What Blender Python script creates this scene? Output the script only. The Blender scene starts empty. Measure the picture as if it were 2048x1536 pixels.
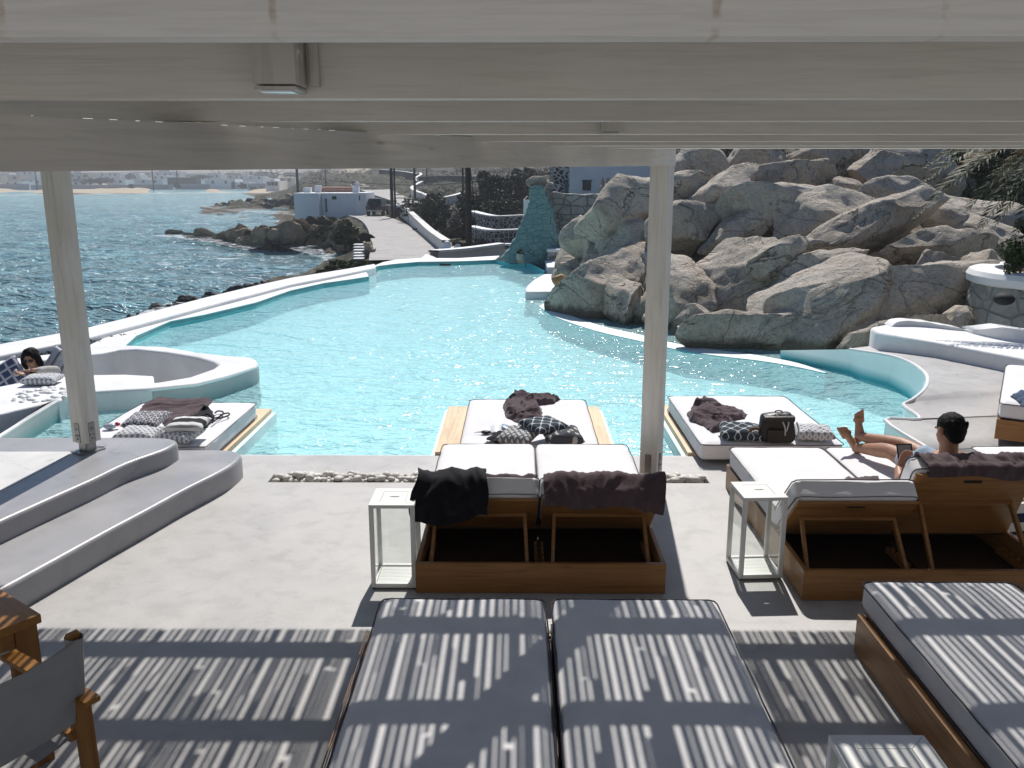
import bpy, bmesh, math, random
import numpy as np
from mathutils import Vector, Matrix, noise
R = math.radians
random.seed(7)
SC = bpy.context.scene
COL = SC.collection
FPX = 1740.0
PITCH = math.atan((768-357)/FPX)
YAW = 12/FPX
CAMZ = 2.5
ROT = Matrix.Rotation(YAW, 3, 'Z') @ Matrix.Rotation(math.pi/2-PITCH, 3, 'X')

def ray(px, py):
    return (ROT @ Vector(((px-1024)/FPX, (768-py)/FPX, -1.0)))
def G(px, py, z=0.0):
    "world point where the line of sight through (px,py) meets height z"
    d = ray(px, py); k = (z-CAMZ)/d.z
    return Vector((d.x*k, d.y*k, z))
def D(px, py, Y):
    d = ray(px, py); k = Y/d.y
    return Vector((d.x*k, Y, CAMZ+d.z*k))

# ---------------------------------------------------------------- objects
WM = {}
def tag(o, label=None, cat=None, group=None, kind=None):
    if label: o['label'] = label
    if cat: o['category'] = cat
    if group: o['group'] = group
    if kind: o['kind'] = kind
    return o
def thing(name, label, cat, loc=(0,0,0), rz=0, group=None):
    o = bpy.data.objects.new(name, None); COL.objects.link(o)
    o.location = loc; o.rotation_euler = (0, 0, rz); o.empty_display_size = .1
    WM[o] = Matrix.Translation(Vector(loc)) @ Matrix.Rotation(rz, 4, 'Z')
    return tag(o, label, cat, group)
def link_mesh(name, me, mat, parent=None, loc=None, smooth=35, origin=True, pre=None):
    for m in (mat if isinstance(mat, (list, tuple)) else [mat]): me.materials.append(m)
    o = bpy.data.objects.new(name, me); COL.objects.link(o)
    if parent is not None:
        W = WM[parent]; me.transform(W.inverted()); o.parent = parent; WM[o] = W
    elif origin and len(me.vertices):
        n = len(me.vertices); a = np.empty(n*3, 'f'); me.vertices.foreach_get('co', a); a = a.reshape(-1, 3)
        c = Vector(((a[:,0].min()+a[:,0].max())/2, (a[:,1].min()+a[:,1].max())/2, float(a[:,2].min()))) if loc is None else Vector(loc)
        me.transform(Matrix.Translation(-c)); o.location = c
        WM[o] = Matrix.Translation(c)
    if smooth:
        me.shade_smooth(); me.set_sharp_from_angle(angle=R(smooth))
    return o
def rawmesh(verts, faces, name='m'):
    me = bpy.data.meshes.new(name); me.from_pydata([tuple(v) for v in verts], [], faces); me.update(); return me
def copy_tree(o, parent=None):
    c = o.copy(); COL.objects.link(c); c.parent = parent
    for ch in [x for x in bpy.data.objects if x.parent == o]: copy_tree(ch, c)
    return c

class MB:
    "collects shapes and links them as one mesh object"
    def __init__(s): s.bm = bmesh.new(); s.mi = 0
    def _fin(s, geom):
        for f in geom: f.material_index = s.mi
    def box(s, c, size, rz=0, bev=0, rot=None, seg=2):
        t = bmesh.new(); bmesh.ops.create_cube(t, size=1.0)
        bmesh.ops.scale(t, vec=Vector(size), verts=t.verts)
        if bev: bmesh.ops.bevel(t, geom=t.edges[:], offset=bev, segments=seg, affect='EDGES', profile=.7)
        M = Matrix.Translation(Vector(c)) @ (rot.to_4x4() if rot is not None else Matrix.Rotation(rz, 4, 'Z'))
        s.add(t, M); return s
    def span(s, p0, p1, bev=0):
        p0 = Vector(p0); p1 = Vector(p1)
        return s.box((p0+p1)/2, [abs(a) for a in (p1-p0)], bev=bev)
    def bar(s, p0, p1, w, h, bev=0, up=(0,0,1)):
        p0 = Vector(p0); p1 = Vector(p1); d = p1-p0; L = d.length; d.normalize()
        u = Vector(up); x = d.cross(u)
        if x.length < 1e-4: x = d.cross(Vector((0,1,0)))
        x.normalize(); z = x.cross(d)
        rot = Matrix((x, d, z)).transposed()
        return s.box((p0+p1)/2, (w, L, h), rot=rot, bev=bev)
    def add(s, t, M=None):
        if M is not None: t.transform(M)
        for f in t.faces: f.material_index = s.mi
        me = bpy.data.meshes.new('t'); t.to_mesh(me); t.free()
        s.bm.from_mesh(me); bpy.data.meshes.remove(me); return s
    def tube(s, pts, rad, seg=8, closed=False, cap=True):
        pts = [Vector(p) for p in pts]; n = len(pts)
        if not isinstance(rad, (list, tuple)): rad = [rad]*n
        rings = []; prev = None
        for i, p in enumerate(pts):
            a = pts[(i-1) % n] if (closed or i) else p
            b = pts[(i+1) % n] if (closed or i < n-1) else p
            d = (b-a); d = d.normalized() if d.length > 1e-9 else Vector((0,0,1))
            if prev is None:
                u = d.cross(Vector((0,0,1)))
                if u.length < .05: u = d.cross(Vector((1,0,0)))
            else: u = prev - d*prev.dot(d)
            u.normalize(); prev = u; w = d.cross(u)
            rings.append([s.bm.verts.new(p + (u*math.cos(2*math.pi*k/seg) + w*math.sin(2*math.pi*k/seg))*rad[i]) for k in range(seg)])
        fs = []
        m = n if closed else n-1
        for i in range(m):
            A = rings[i]; Bq = rings[(i+1) % n]
            for k in range(seg):
                fs.append(s.bm.faces.new((A[k], A[(k+1) % seg], Bq[(k+1) % seg], Bq[k])))
        if cap and not closed:
            fs.append(s.bm.faces.new(rings[0][::-1])); fs.append(s.bm.faces.new(rings[-1]))
        s._fin(fs); return s
    def lathe(s, c, prof, seg=16):
        c = Vector(c); rings = []
        for r, z in prof:
            rings.append([s.bm.verts.new(c+Vector((r*math.cos(2*math.pi*k/seg), r*math.sin(2*math.pi*k/seg), z))) for k in range(seg)])
        fs = []
        for A, Bq in zip(rings, rings[1:]):
            for k in range(seg): fs.append(s.bm.faces.new((A[k], A[(k+1) % seg], Bq[(k+1) % seg], Bq[k])))
        fs.append(s.bm.faces.new(rings[0][::-1])); fs.append(s.bm.faces.new(rings[-1]))
        s._fin(fs); return s
    def ball(s, c, rx, ry=None, rz=None, rot=None, sub=2):
        ry = ry or rx; rz = rz or rx
        t = bmesh.new(); bmesh.ops.create_icosphere(t, subdivisions=sub, radius=1)
        bmesh.ops.scale(t, vec=(rx, ry, rz), verts=t.verts)
        M = Matrix.Translation(Vector(c))
        if rot is not None: M = M @ rot.to_4x4()
        return s.add(t, M)
    def face(s, pts):
        f = s.bm.faces.new([s.bm.verts.new(Vector(p)) for p in pts]); s._fin([f]); return s
    def grid(s, rows):
        V = [[s.bm.verts.new(Vector(p)) for p in r] for r in rows]; fs = []
        for i in range(len(V)-1):
            for j in range(len(V[i])-1):
                fs.append(s.bm.faces.new((V[i][j], V[i][j+1], V[i+1][j+1], V[i+1][j])))
        s._fin(fs); return s
    def disp(s, amp, freq, seed=0):
        for v in s.bm.verts:
            q = v.co*freq + Vector((seed, seed*.7, -seed))
            v.co += Vector((noise.noise(q), noise.noise(q+Vector((7,0,0))), noise.noise(q+Vector((0,9,0)))))*amp
        return s
    def sub(s, n=1):
        bmesh.ops.subdivide_edges(s.bm, edges=s.bm.edges[:], cuts=n, use_grid_fill=True); return s
    def make(s, name, mat, parent=None, smooth=35, recalc=True, **k):
        if recalc: bmesh.ops.recalc_face_normals(s.bm, faces=s.bm.faces)
        me = bpy.data.meshes.new(name); s.bm.to_mesh(me); s.bm.free()
        return link_mesh(name, me, mat, parent, smooth=smooth, **k)

def poly_slab(name, outer, z0, z1, mat, holes=(), bev=0.0, parent=None, seg=3, res=0):
    "flat slab with rounded rims from outlines (2D points), via a filled curve turned to mesh"
    cu = bpy.data.curves.new('c', 'CURVE'); cu.dimensions = '2D'; cu.fill_mode = 'BOTH'
    for ring in [outer]+list(holes):
        sp = cu.splines.new('POLY'); sp.points.add(len(ring)-1)
        for p, q in zip(sp.points, ring): p.co = (q[0], q[1], 0, 1)
        sp.use_cyclic_u = True
    cu.extrude = (z1-z0)/2 - bev
    cu.bevel_depth = bev; cu.bevel_resolution = seg; cu.offset = -bev
    o = bpy.data.objects.new('c', cu); COL.objects.link(o)
    dg = bpy.context.evaluated_depsgraph_get()
    me = bpy.data.meshes.new_from_object(o.evaluated_get(dg))
    bpy.data.objects.remove(o); bpy.data.curves.remove(cu)
    me.transform(Matrix.Translation((0, 0, (z0+z1)/2)))
    me.materials.clear()
    for p in me.polygons: p.material_index = 0
    me.name = name
    return link_mesh(name, me, mat, parent, smooth=50)

def smooth_path(pts, n=4, closed=False):
    "Catmull-Rom through the points"
    out = []; N = len(pts); rng = range(N if closed else N-1)
    P = [Vector(p) for p in pts]
    for i in rng:
        p0 = P[(i-1) % N] if (closed or i) else P[i]; p1 = P[i]; p2 = P[(i+1) % N]
        p3 = P[(i+2) % N] if (closed or i+2 < N) else p2
        for k in range(n):
            t = k/n
            out.append(.5*((2*p1)+(p2-p0)*t+(2*p0-5*p1+4*p2-p3)*t*t+(3*p1-p0-3*p2+p3)*t**3))
    if not closed: out.append(P[-1])
    return out

# ---------------------------------------------------------------- materials
MATS = {}
def rgb(h):
    h = h.lstrip('#'); c = [int(h[i:i+2], 16)/255 for i in (0, 2, 4)]
    return tuple(((x+.055)/1.055)**2.4 if x > .04 else x/12.92 for x in c)
class NB:
    def __init__(s, name):
        s.m = bpy.data.materials.new(name); s.m.use_nodes = True; s.nt = s.m.node_tree; s.n = s.nt.nodes; s.n.clear()
        s.out = s.n.new('ShaderNodeOutputMaterial')
    def l(s, a, b): s.nt.links.new(a, b)
    def node(s, t, **k):
        x = s.n.new(t)
        for a, b in k.items():
            if a.startswith('_'): setattr(x, a[1:], b)
        for a, b in k.items():
            if not a.startswith('_'):
                i = x.inputs[int(a[1:])] if (a[0] == 'i' and a[1:].isdigit()) else x.inputs[a.replace('__', ' ')]
                if isinstance(b, bpy.types.NodeSocket): s.l(b, i)
                else: i.default_value = b
        return x
    def pos(s, scale=(1,1,1), kind='Geometry', rot=(0,0,0)):
        src = s.node('ShaderNodeNewGeometry').outputs['Position'] if kind == 'Geometry' else s.node('ShaderNodeTexCoord').outputs[kind]
        return s.node('ShaderNodeMapping', Vector=src, Scale=scale, Rotation=rot).outputs[0]
    def noise(s, vec, scale, detail=4, rough=.55, dist=0):
        return s.node('ShaderNodeTexNoise', Vector=vec, Scale=scale, Detail=detail, Roughness=rough, Distortion=dist).outputs['Fac']
    def ramp(s, fac, stops, interp='LINEAR'):
        r = s.node('ShaderNodeValToRGB', Fac=fac); cr = r.color_ramp; cr.interpolation = interp
        while len(cr.elements) < len(stops): cr.elements.new(.5)
        for e, (p, c) in zip(cr.elements, stops):
            e.position = p; e.color = (c, c, c, 1) if isinstance(c, (int, float)) else (*c, 1)
        return r.outputs['Color']
    def mix(s, f, a, b, mode='MIX'):
        x = s.node('ShaderNodeMix', _data_type='RGBA', _blend_type=mode)
        for i, v in ((0, f), (6, a), (7, b)):
            if isinstance(v, bpy.types.NodeSocket): s.l(v, x.inputs[i])
            else: x.inputs[i].default_value = v if i == 0 else ((*v, 1) if len(v) == 3 else v)
        return x.outputs[2]
    def math(s, op, a, b=0.0, c=0.0):
        return s.node('ShaderNodeMath', _operation=op, i0=a, i1=b, i2=c).outputs[0]
    def bump(s, h, strength=.3, dist=.01, normal=None):
        k = dict(Height=h, Strength=strength, Distance=dist)
        if normal is not None: k['Normal'] = normal
        return s.node('ShaderNodeBump', **k).outputs[0]
    def pbr(s, col, rough=.7, normal=None, **k):
        if isinstance(col, tuple): col = (*col, 1) if len(col) == 3 else col
        b = s.node('ShaderNodeBsdfPrincipled', Base__Color=col, Roughness=rough, **k)
        if normal is not None: s.l(normal, b.inputs['Normal'])
        s.l(b.outputs[0], s.out.inputs[0]); return s.m

def sc(c, f): return tuple(min(1, x*f) for x in c)
def simple(name, c, rough=.6, var=.12, scale=6, bump=.15, bdist=.004, bscale=60, spec=.4, metal=0, kind='Geometry', stretch=(1,1,1), c2=None):
    b = NB(name); v = b.pos(stretch, kind)
    f = b.noise(v, scale, 5)
    c2 = c2 or sc(c, 1-var*2)
    col = b.ramp(f, [(.3, c2), (.65, c)])
    nz = b.noise(v, bscale, 4)
    return b.pbr(col, rough, b.bump(nz, bump, bdist) if bump else None, Specular__IOR__Level=spec, Metallic=metal)

def cement(name, c, dark, blotch=1.0, rough=.55, pits=True):
    b = NB(name); v = b.pos()
    big = b.noise(v, .9, 5, .6, .8); mid = b.noise(v, 4.5, 6, .65, .4)
    col = b.ramp(big, [(.3, dark), (.55, c), (.75, sc(c, 1.08))])
    sm = b.ramp(mid, [(.32, .72), (.5, 1.0), (.7, 1.08)])
    col = b.mix(.8*blotch, col, sm, 'MULTIPLY')
    # trowel streaks and little scars
    vs = b.pos((1.2, 9, 1)); st = b.ramp(b.noise(vs, 3.2, 7, .7, 1.5), [(.25, .55), (.38, 1.0)])
    col = b.mix(.5*blotch, col, st, 'MULTIPLY')
    hc = b.math('ABSOLUTE', b.math('SUBTRACT', b.noise(b.pos((1,1,1)), .8, 3, .5, .6), .5)); hcr = b.ramp(hc, [(.0, .55), (.0035, 1.0)])
    hm = b.ramp(b.noise(v, .33, 2), [(.50, 0.0), (.60, 1.0)]); col = b.mix(b.math('MULTIPLY', hm, .6), col, hcr, 'MULTIPLY')
    if pits:
        vo = b.node('ShaderNodeTexVoronoi', Vector=v, Scale=9.0, Randomness=1.0)
        pit = b.ramp(vo.outputs['Distance'], [(.02, .25), (.06, 1.0)])
        col = b.mix(.55*blotch, col, pit, 'MULTIPLY')
    h = b.math('ADD', b.math('MULTIPLY', mid, .6), b.math('MULTIPLY', b.noise(v, 45, 4, .6), .25))
    rr = b.node('ShaderNodeMapRange', i0=big, i1=.3, i2=.7, i3=rough-.1, i4=rough+.12).outputs[0]
    return b.pbr(col, rr, b.bump(h, .35, .012), Specular__IOR__Level=.45)

def whitewash(name, c=(.78,.78,.77), stain=.25):
    b = NB(name); v = b.pos()
    big = b.noise(v, .8, 6, .6, .6); fine = b.noise(v, 14, 6, .6)
    col = b.ramp(big, [(.28, sc(c, .86)), (.5, c)])
    st = b.ramp(b.noise(b.pos((1, 1, .35)), 3.1, 8, .75, 1.2), [(.28, (.35,.33,.3)), (.4, (1,1,1))])
    col = b.mix(stain, col, st, 'MULTIPLY')
    h = b.math('ADD', b.math('MULTIPLY', b.noise(v, 3, 4), 1.0), b.math('MULTIPLY', fine, .3))
    return b.pbr(col, .6, b.bump(h, .4, .03), Specular__IOR__Level=.35)

def wood(name, c1, c2, axis='h', rough=.45, kind='Object', scale=1.0, spec=.4):
    b = NB(name)
    st = {'h': (1.6, 1.6, 26), 'x': (1.4, 24, 24), 'y': (24, 1.4, 24), 'z': (24, 24, 1.4)}[axis]
    v = b.pos(tuple(x*scale for x in st), kind)
    g = b.noise(v, 1.0, 7, .62, 1.4); big = b.noise(b.pos((1, 1, 1), kind), 2.2, 3)
    col = b.ramp(g, [(.28, c2), (.48, c1), (.72, sc(c1, 1.2))])
    col = b.mix(.5, col, b.ramp(big, [(.3, .75), (.7, 1.12)]), 'MULTIPLY')
    return b.pbr(col, rough, b.bump(g, .25, .003), Specular__IOR__Level=spec)

def fabric(name, c, c2=None, weave=420, rough=.9, bump=.25, kind='Object', sheen=.1, wr=0.0):
    b = NB(name); v = b.pos((1,1,1), kind)
    n = b.noise(v, 5, 5, .6); col = b.ramp(n, [(.3, c2 or sc(c, .86)), (.65, c)])
    h = b.math('ADD', b.noise(v, weave, 2), b.math('MULTIPLY', b.noise(v, 9, 5, .6, .6), 2.0+wr))
    return b.pbr(col, rough, b.bump(h, bump, .006), Specular__IOR__Level=.2, Sheen__Weight=sheen)
# ---------------------------------------------------------------- camera, light, sky
cam = bpy.data.cameras.new('camera'); co = bpy.data.objects.new('camera', cam); COL.objects.link(co)
co.location = (0, 0, CAMZ); co.rotation_euler = (math.pi/2-PITCH, 0, YAW)
cam.sensor_width = 36; cam.lens = FPX/2048*36; cam.clip_end = 6000; cam.clip_start = .05
SC.camera = co
SUN_EL, SUN_AZ = R(50), R(5)
w = bpy.data.worlds.new("World"); SC.world = w; w.use_nodes = True
nt = w.node_tree; bg = nt.nodes['Background']
sky = nt.nodes.new('ShaderNodeTexSky'); sky.sky_type = 'NISHITA'; sky.sun_disc = False
sky.sun_elevation = SUN_EL; sky.sun_rotation = SUN_AZ; sky.dust_density = .6; sky.ozone_density = 3.0; sky.air_density = 1.0
tn = nt.nodes.new('ShaderNodeMix'); tn.data_type = 'RGBA'; tn.blend_type = 'MULTIPLY'; tn.inputs[0].default_value = 1
nt.links.new(sky.outputs[0], tn.inputs[6]); tn.inputs[7].default_value = (.84, 1.0, 1.14, 1)
nt.links.new(tn.outputs[2], bg.inputs[0]); bg.inputs[1].default_value = .062
sl = bpy.data.lights.new('sun', 'SUN'); so = bpy.data.objects.new('sun', sl); COL.objects.link(so)
sl.energy = 4.75; sl.angle = R(.5); sl.color = (1, .955, .90)
sd = Vector((math.sin(SUN_AZ)*math.cos(SUN_EL), math.cos(SUN_AZ)*math.cos(SUN_EL), math.sin(SUN_EL)))
so.rotation_euler = sd.to_track_quat('Z', 'Y').to_euler(); so.location = (0, 0, 40)
SC.view_settings.view_transform = 'Standard'; SC.view_settings.look = 'None'
SC.view_settings.exposure = .18; SC.view_settings.gamma = 1
SC.cycles.max_bounces = 8; SC.cycles.transparent_max_bounces = 16
SC.cycles.caustics_reflective = True; SC.cycles.caustics_refractive = False
SC.cycles.sample_clamp_indirect = 4
try:
    SC.cycles.use_denoising = True
except Exception: pass

# ---------------------------------------------------------------- common materials
M_floor = cement('grey_cement', (.42,.41,.398), (.36,.35,.34), .7)
M_step = cement('smooth_cement', (.34,.335,.345), (.29,.29,.30), .4, rough=.36)
M_rim = whitewash('whitewash', (.74,.74,.73), .16)
M_wall_white = whitewash('white_wall', (.76,.77,.78), .15)
M_plat = cement('pale_cement', (.66,.655,.645), (.60,.59,.58), .4, rough=.5, pits=False)
M_dirt = simple('dirt', (.10,.085,.07), .95, .3, 3, .6, .03, 20)
M_metal = simple('galvanised_steel', (.33,.33,.32), .4, .15, 20, .1, .001, 200, metal=.8)
M_dark = simple('dark_gap', (.02,.02,.02), .8, .1, 5, 0)
M_black = simple('black_plastic', (.015,.015,.017), .4, .1, 5, 0)
M_lantern = simple('white_lacquer', (.74,.74,.71), .38, .03, 8, .05, .001, 90)

# ---------------------------------------------------------------- pool shell and water
WZ = -.13
near_y = 7.7
hole = []
def H(px, py, z=0.0): p = G(px, py, z); return (p.x, p.y)
hole += [(-3.6, near_y), (3.45, near_y)]
RT = [(1858,896,.06), (1771,839,.15), (1839,837,.16), (1812,814,.2), (1809,806,.22), (1826,797,.25), (1849,778,.28), (1856,759,.3), (1848,742,.3), (1820,723,.3), (1782,710,.28), (1727,701,.25), (1700,697,.22)]
RTW = [G(*q) for q in RT]
hole += [(p.x, p.y) for p in RTW]
ROCKL = [(1560,716), (1430,702), (1330,672), (1280,655), (1180,622), (1125,603)]
hole += [H(px, py, WZ) for px, py in ROCKL]
hole += [H(1095,600,WZ), H(1085,575,WZ), H(1089,549,WZ), H(1060,535,WZ), H(1012,523)]
LEFTL = [(990,519), (917,522), (837,523), (790,527), (758,531), (740,536), (733,542), (738,552), (700,558), (649,565), (581,580), (512,604), (410,628), (341,641), (273,670), (251,690)]
hole += [H(*q) for q in LEFTL]
RIMZ = .11
OUT_L = [(330,693), (393,704), (454,711), (499,714), (513,719), (517,726), (512,732), (454,751), (394,766), (303,776), (188,781), (138,786), (60,833), (0,872), (-60,912)]
outl = [G(px, py, RIMZ) for px, py in OUT_L]
hole += [(p.x, p.y) for p in outl]
hole += [(-6.2, near_y)]
hole = [Vector((p[0], p[1], 0)) for p in hole]
RK0 = 2+len(RT); RK1 = RK0+len(ROCKL)          # where the rocks are the shore
hole_w = [p+Vector((.9, .9, 0)) if RK0 <= i < RK1 else p for i, p in enumerate(hole)]

b = NB('pool_paint'); v = b.pos()
f = b.noise(v, .6, 4)
col = b.ramp(f, [(.3, (.66,.93,.94)), (.7, (.74,.96,.96))])
M_poolfloor = b.pbr(col, .6)
b = NB('pool_wall_paint'); v = b.pos(); z = b.node('ShaderNodeSeparateXYZ', Vector=v).outputs['Z']
col = b.ramp(b.noise(v, 2, 4), [(.3, (.06,.44,.47)), (.7, (.09,.52,.54))])
up = b.node('ShaderNodeMapRange', i0=z, i1=-.10, i2=.03, i3=0.0, i4=1.0).outputs[0]
M_poolwall = b.pbr(b.mix(up, col, (.84,.92,.89)), .5)
b = NB('pool_left_paint'); v = b.pos()
M_poolwall2 = b.pbr(b.ramp(b.noise(v, 2, 4), [(.3, (.06,.44,.47)), (.7, (.09,.52,.54))]), .5)

mb = MB()
n = len(hole)
def zt(i):
    # top of the wall follows whatever edge stands there
    if 2 <= i < 2+len(RT): return RT[i-2][2]-.012
    k0 = n-1-len(outl)
    if k0 <= i < k0+len(outl): return RIMZ-.02
    return -.012
for i in range(n):
    a, c = hole[i], hole[(i+1) % n]; j = (i+1) % n
    if RK0 <= i < RK1: continue
    mb.mi = 0 if (i < 2+len(RT) or i >= n-2-len(outl)) else 1
    mb.face([(a.x, a.y, -1.5), (c.x, c.y, -1.5), (c.x, c.y, zt(j)), (a.x, a.y, zt(i))])
pool = mb.make('pool_wall', [M_poolwall, M_poolwall2], smooth=40)
tag(pool, kind='structure')
fl = poly_slab('pool_floor', [(p.x, p.y) for p in hole_w], -.60, -.46, M_poolfloor); tag(fl, kind='structure')

b = NB('pool_water'); v = b.pos((1, 1.35, 1))
h1 = b.noise(v, 1.2, 2, .5, .8); h2 = b.noise(v, 4.6, 2, .5, 1.2); h3 = b.noise(v, 13, 1, .5, .8)
hh = b.math('ADD', b.math('MULTIPLY', h1, .42), b.math('ADD', b.math('MULTIPLY', h2, .15), b.math('MULTIPLY', h3, .04)))
nrm = b.bump(hh, 1.0, .195)
tr = b.node('ShaderNodeBsdfTransparent', Color=(.84, .99, 1.0, 1))
df = b.node('ShaderNodeBsdfDiffuse', Color=(.57,.90,.92,1), Normal=b.bump(hh, 1.0, .8))
gl = b.node('ShaderNodeBsdfGlossy', Color=(1,1,1,1), Roughness=.13, Normal=nrm)
lw = b.node('ShaderNodeLayerWeight', Blend=.5, Normal=nrm); fr = b.node('ShaderNodeMath', _operation='ADD', i0=b.math('MULTIPLY', b.math('POWER', lw.outputs['Facing'], 5.5), .62), i1=.03)
m1 = b.node('ShaderNodeMixShader', Fac=.46); b.l(tr.outputs[0], m1.inputs[1]); b.l(df.outputs[0], m1.inputs[2])
m2 = b.node('ShaderNodeMixShader', Fac=fr.outputs[0]); b.l(m1.outputs[0], m2.inputs[1]); b.l(gl.outputs[0], m2.inputs[2])
b.l(m2.outputs[0], b.out.inputs[0]); M_water = b.m
cu = bpy.data.curves.new('c', 'CURVE'); cu.dimensions = '2D'; cu.fill_mode = 'BOTH'
sp_ = cu.splines.new('POLY'); sp_.points.add(n-1)
for p_, q_ in zip(sp_.points, hole_w): p_.co = (q_.x, q_.y, 0, 1)
sp_.use_cyclic_u = True
o = bpy.data.objects.new('c', cu); COL.objects.link(o)
me = bpy.data.meshes.new_from_object(o.evaluated_get(bpy.context.evaluated_depsgraph_get()))
bpy.data.objects.remove(o); bpy.data.curves.remove(cu)
me.transform(Matrix.Translation((0, 0, WZ))); me.materials.clear()
o = link_mesh('pool_water', me, M_water, smooth=0); tag(o, kind='structure')
if o.data.polygons[0].normal.z < 0: o.data.flip_normals()

# underwater white ledge along the rocks, seen as a pale band
led = [G(px, py, -.119) for px, py in [(1078,612),(1112,634),(1190,661),(1276,681),(1359,700),(1440,712),(1517,721),(1590,733),(1650,746)]]
led = smooth_path(led, 4)
inn = [G(px, py, -.119) for px, py in [(1095,603),(1125,624),(1198,650),(1280,669),(1362,689),(1443,701),(1520,711),(1596,726),(1652,745)]]
inn = smooth_path(inn, 4)
mb = MB(); mb.mi = 0
mb.grid([[p for p in led], [p for p in inn]])
mb.mi = 1
mb.grid([[Vector((p.x, p.y, -1.5)) for p in led], [p for p in led]]); mb.grid([[Vector((p.x, p.y, -1.5)) for p in inn], [p for p in inn]])
tag(mb.make('pool_ledge', [whitewash('ledge_paint', (.74,.80,.78), .1), M_poolwall2]), kind='structure')

# ---------------------------------------------------------------- terrace
out = [(-9, -5), (9, -5), (9, near_y+.25), (3.45, near_y+.25), (3.45, near_y), (-6.2, near_y), (-9, near_y)]
# a shallow channel in the floor holds the white pebbles
chan1 = [(-2.12, 6.965), (-.60, 6.965), (-.60, 7.165), (-2.12, 7.165)]
chan2 = [(1.16, 6.965), (1.62, 6.965), (1.62, 7.165), (1.16, 7.165)]
tag(poly_slab('terrace_floor', out, -1.6, 0, M_floor, holes=[chan1, chan2], bev=.012), kind='structure')
mb = MB(); mb.span((-2.2, 6.9, -.2), (1.7, 7.2, -.07)); tag(mb.make('channel_bed', M_dirt), kind='structure')

# right hand path that climbs beside the pool
inner = [RTW[0]-Vector((.35, .35, .06))] + RTW
inner[0] = Vector((3.45, near_y+.02, .004))
outer = []
for i, p in enumerate(inner):
    outer.append(Vector((11, 7.7+ (i/(len(inner)-1))*7.5, p.z)))
mid = [(p*.6+q*.4) for p, q in zip(inner, outer)]
for m_, p in zip(mid, inner): m_.z = p.z
mb = MB(); mb.grid([inner, mid, outer]).sub(2)
tag(mb.make('path', M_floor, smooth=60), kind='structure')
# thin white rounded lip on the path's pool edge
mb = MB(); mb.tube(smooth_path([p-Vector((0,0,.012)) for p in RTW], 4), .022, 8)
tag(mb.make('path_kerb', M_rim), kind='structure')
mb = MB(); mb.tube([Vector((-6.2, near_y, -.012)), Vector((3.45, near_y, -.012))], .012, 6)
tag(mb.make('terrace_edge', M_plat), kind='structure')

# white pool surround on the sea side and the far side
SEA_UP = [(-160,728), (0,687), (100,669), (171,655), (307,621), (410,594), (512,570), (581,555), (700,536), (750,527)]
surr = [H(*q) for q in LEFTL]                       # far right to lounge
surr += [H(230,699), H(205,705), H(178,708)]
gap_in = [(176,684), (240,657), (341,632), (444,606), (520,588), (600,568)]
surr += [H(*q) for q in [(176,690), (239,660), (341,633), (444,607), (530,586), (600,568), (660,553), (722,541), (765,524), (790,519), (838,516), (917,516), (1000,511)]]
tag(poly_slab('pool_surround', surr, -.11, 0, M_rim, bev=.03), kind='structure')
seaw = [Vector((*H(px, py, .08), 0)) for px, py in SEA_UP]
seaw_in = [Vector((*H(px, py, .08), 0)) for px, py in [(-160,752), (0,709), (100,690), (176,674), (307,640), (410,612), (512,586), (581,568), (700,545), (752,534)]]
ring = [(p.x, p.y) for p in seaw] + [(p.x, p.y) for p in seaw_in[::-1]]
o = poly_slab('sea_wall', ring, -3.2, .08, M_rim, bev=.05); tag(o, 'long low whitewashed wall between the pool and the sea', 'wall')
# dirt strip between the two
tag(poly_slab('dirt_strip', [(p.x+.1, p.y-.1) for p in seaw] + [(p.x, p.y) for p in [G(*q, 0) for q in [(700,552),(600,572),(520,592),(444,611),(341,638),(239,666),(176,696),(60,722),(-160,760)]]], -2.0, -.12, M_dirt), kind='structure')

# ---------------------------------------------------------------- sunken lounge
rin = [(-160,768), (0,732), (60,723), (125,715), (179,709), (205,706), (222,702), (240,699), (272,698), (333,704), (393,714), (425,723), (436,729), (424,738), (378,754), (318,764), (233,772), (186,777), (150,780)]
rim_out = [(-160,752), (0,721), (60,712), (125,705), (176,695), (205,692), (251,690)] + OUT_L[:10]
rim_poly = [H(px, py, RIMZ) for px, py in rim_out] + [H(px, py, RIMZ) for px, py in [(138,786), (150,780)]] + [H(px, py, RIMZ) for px, py in rin[::-1][1:]]
o = poly_slab('curved_parapet', rim_poly, -1.5, RIMZ, M_rim, bev=.04); tag(o, 'white curved parapet of the sunken lounge jutting into the pool', 'parapet')
# inner wall skin and floor
mb = MB(); q = [G(px, py, RIMZ) for px, py in rin]
fl_ = [(p.x, p.y) for p in q] + [(-7, 7.9), (-9, 7.9), (-12, 9)]
tag(poly_slab('lounge_floor', fl_, -.95, -.85, M_plat), kind='structure'); mb.bm.free()
tab = [H(px, py, RIMZ-.01) for px, py in [(-200,812), (0,773), (42,765), (113,754), (180,750), (250,749), (307,752), (309,765), (233,776), (186,781), (150,786), (124,799), (0,828), (-200,872)]]
o = poly_slab('lounge_table', tab, -.9, RIMZ-.006, M_rim, bev=.03)
tag(o, 'broad white masonry table of the sunken lounge carrying a patterned cushion', 'table')
cb = [G(px, py, RIMZ) for px, py in [(150,780), (138,786), (60,833), (0,872), (-80,925)]]
cbi = [G(px, py, RIMZ) for px, py in [(120,793), (110,799), (40,841), (-20,878), (-120,935)]]
o = poly_slab('channel_kerb', [(p.x, p.y) for p in cb]+[(p.x, p.y) for p in cbi[::-1]], -1.5, RIMZ+.002, M_rim, bev=.025)
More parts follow.
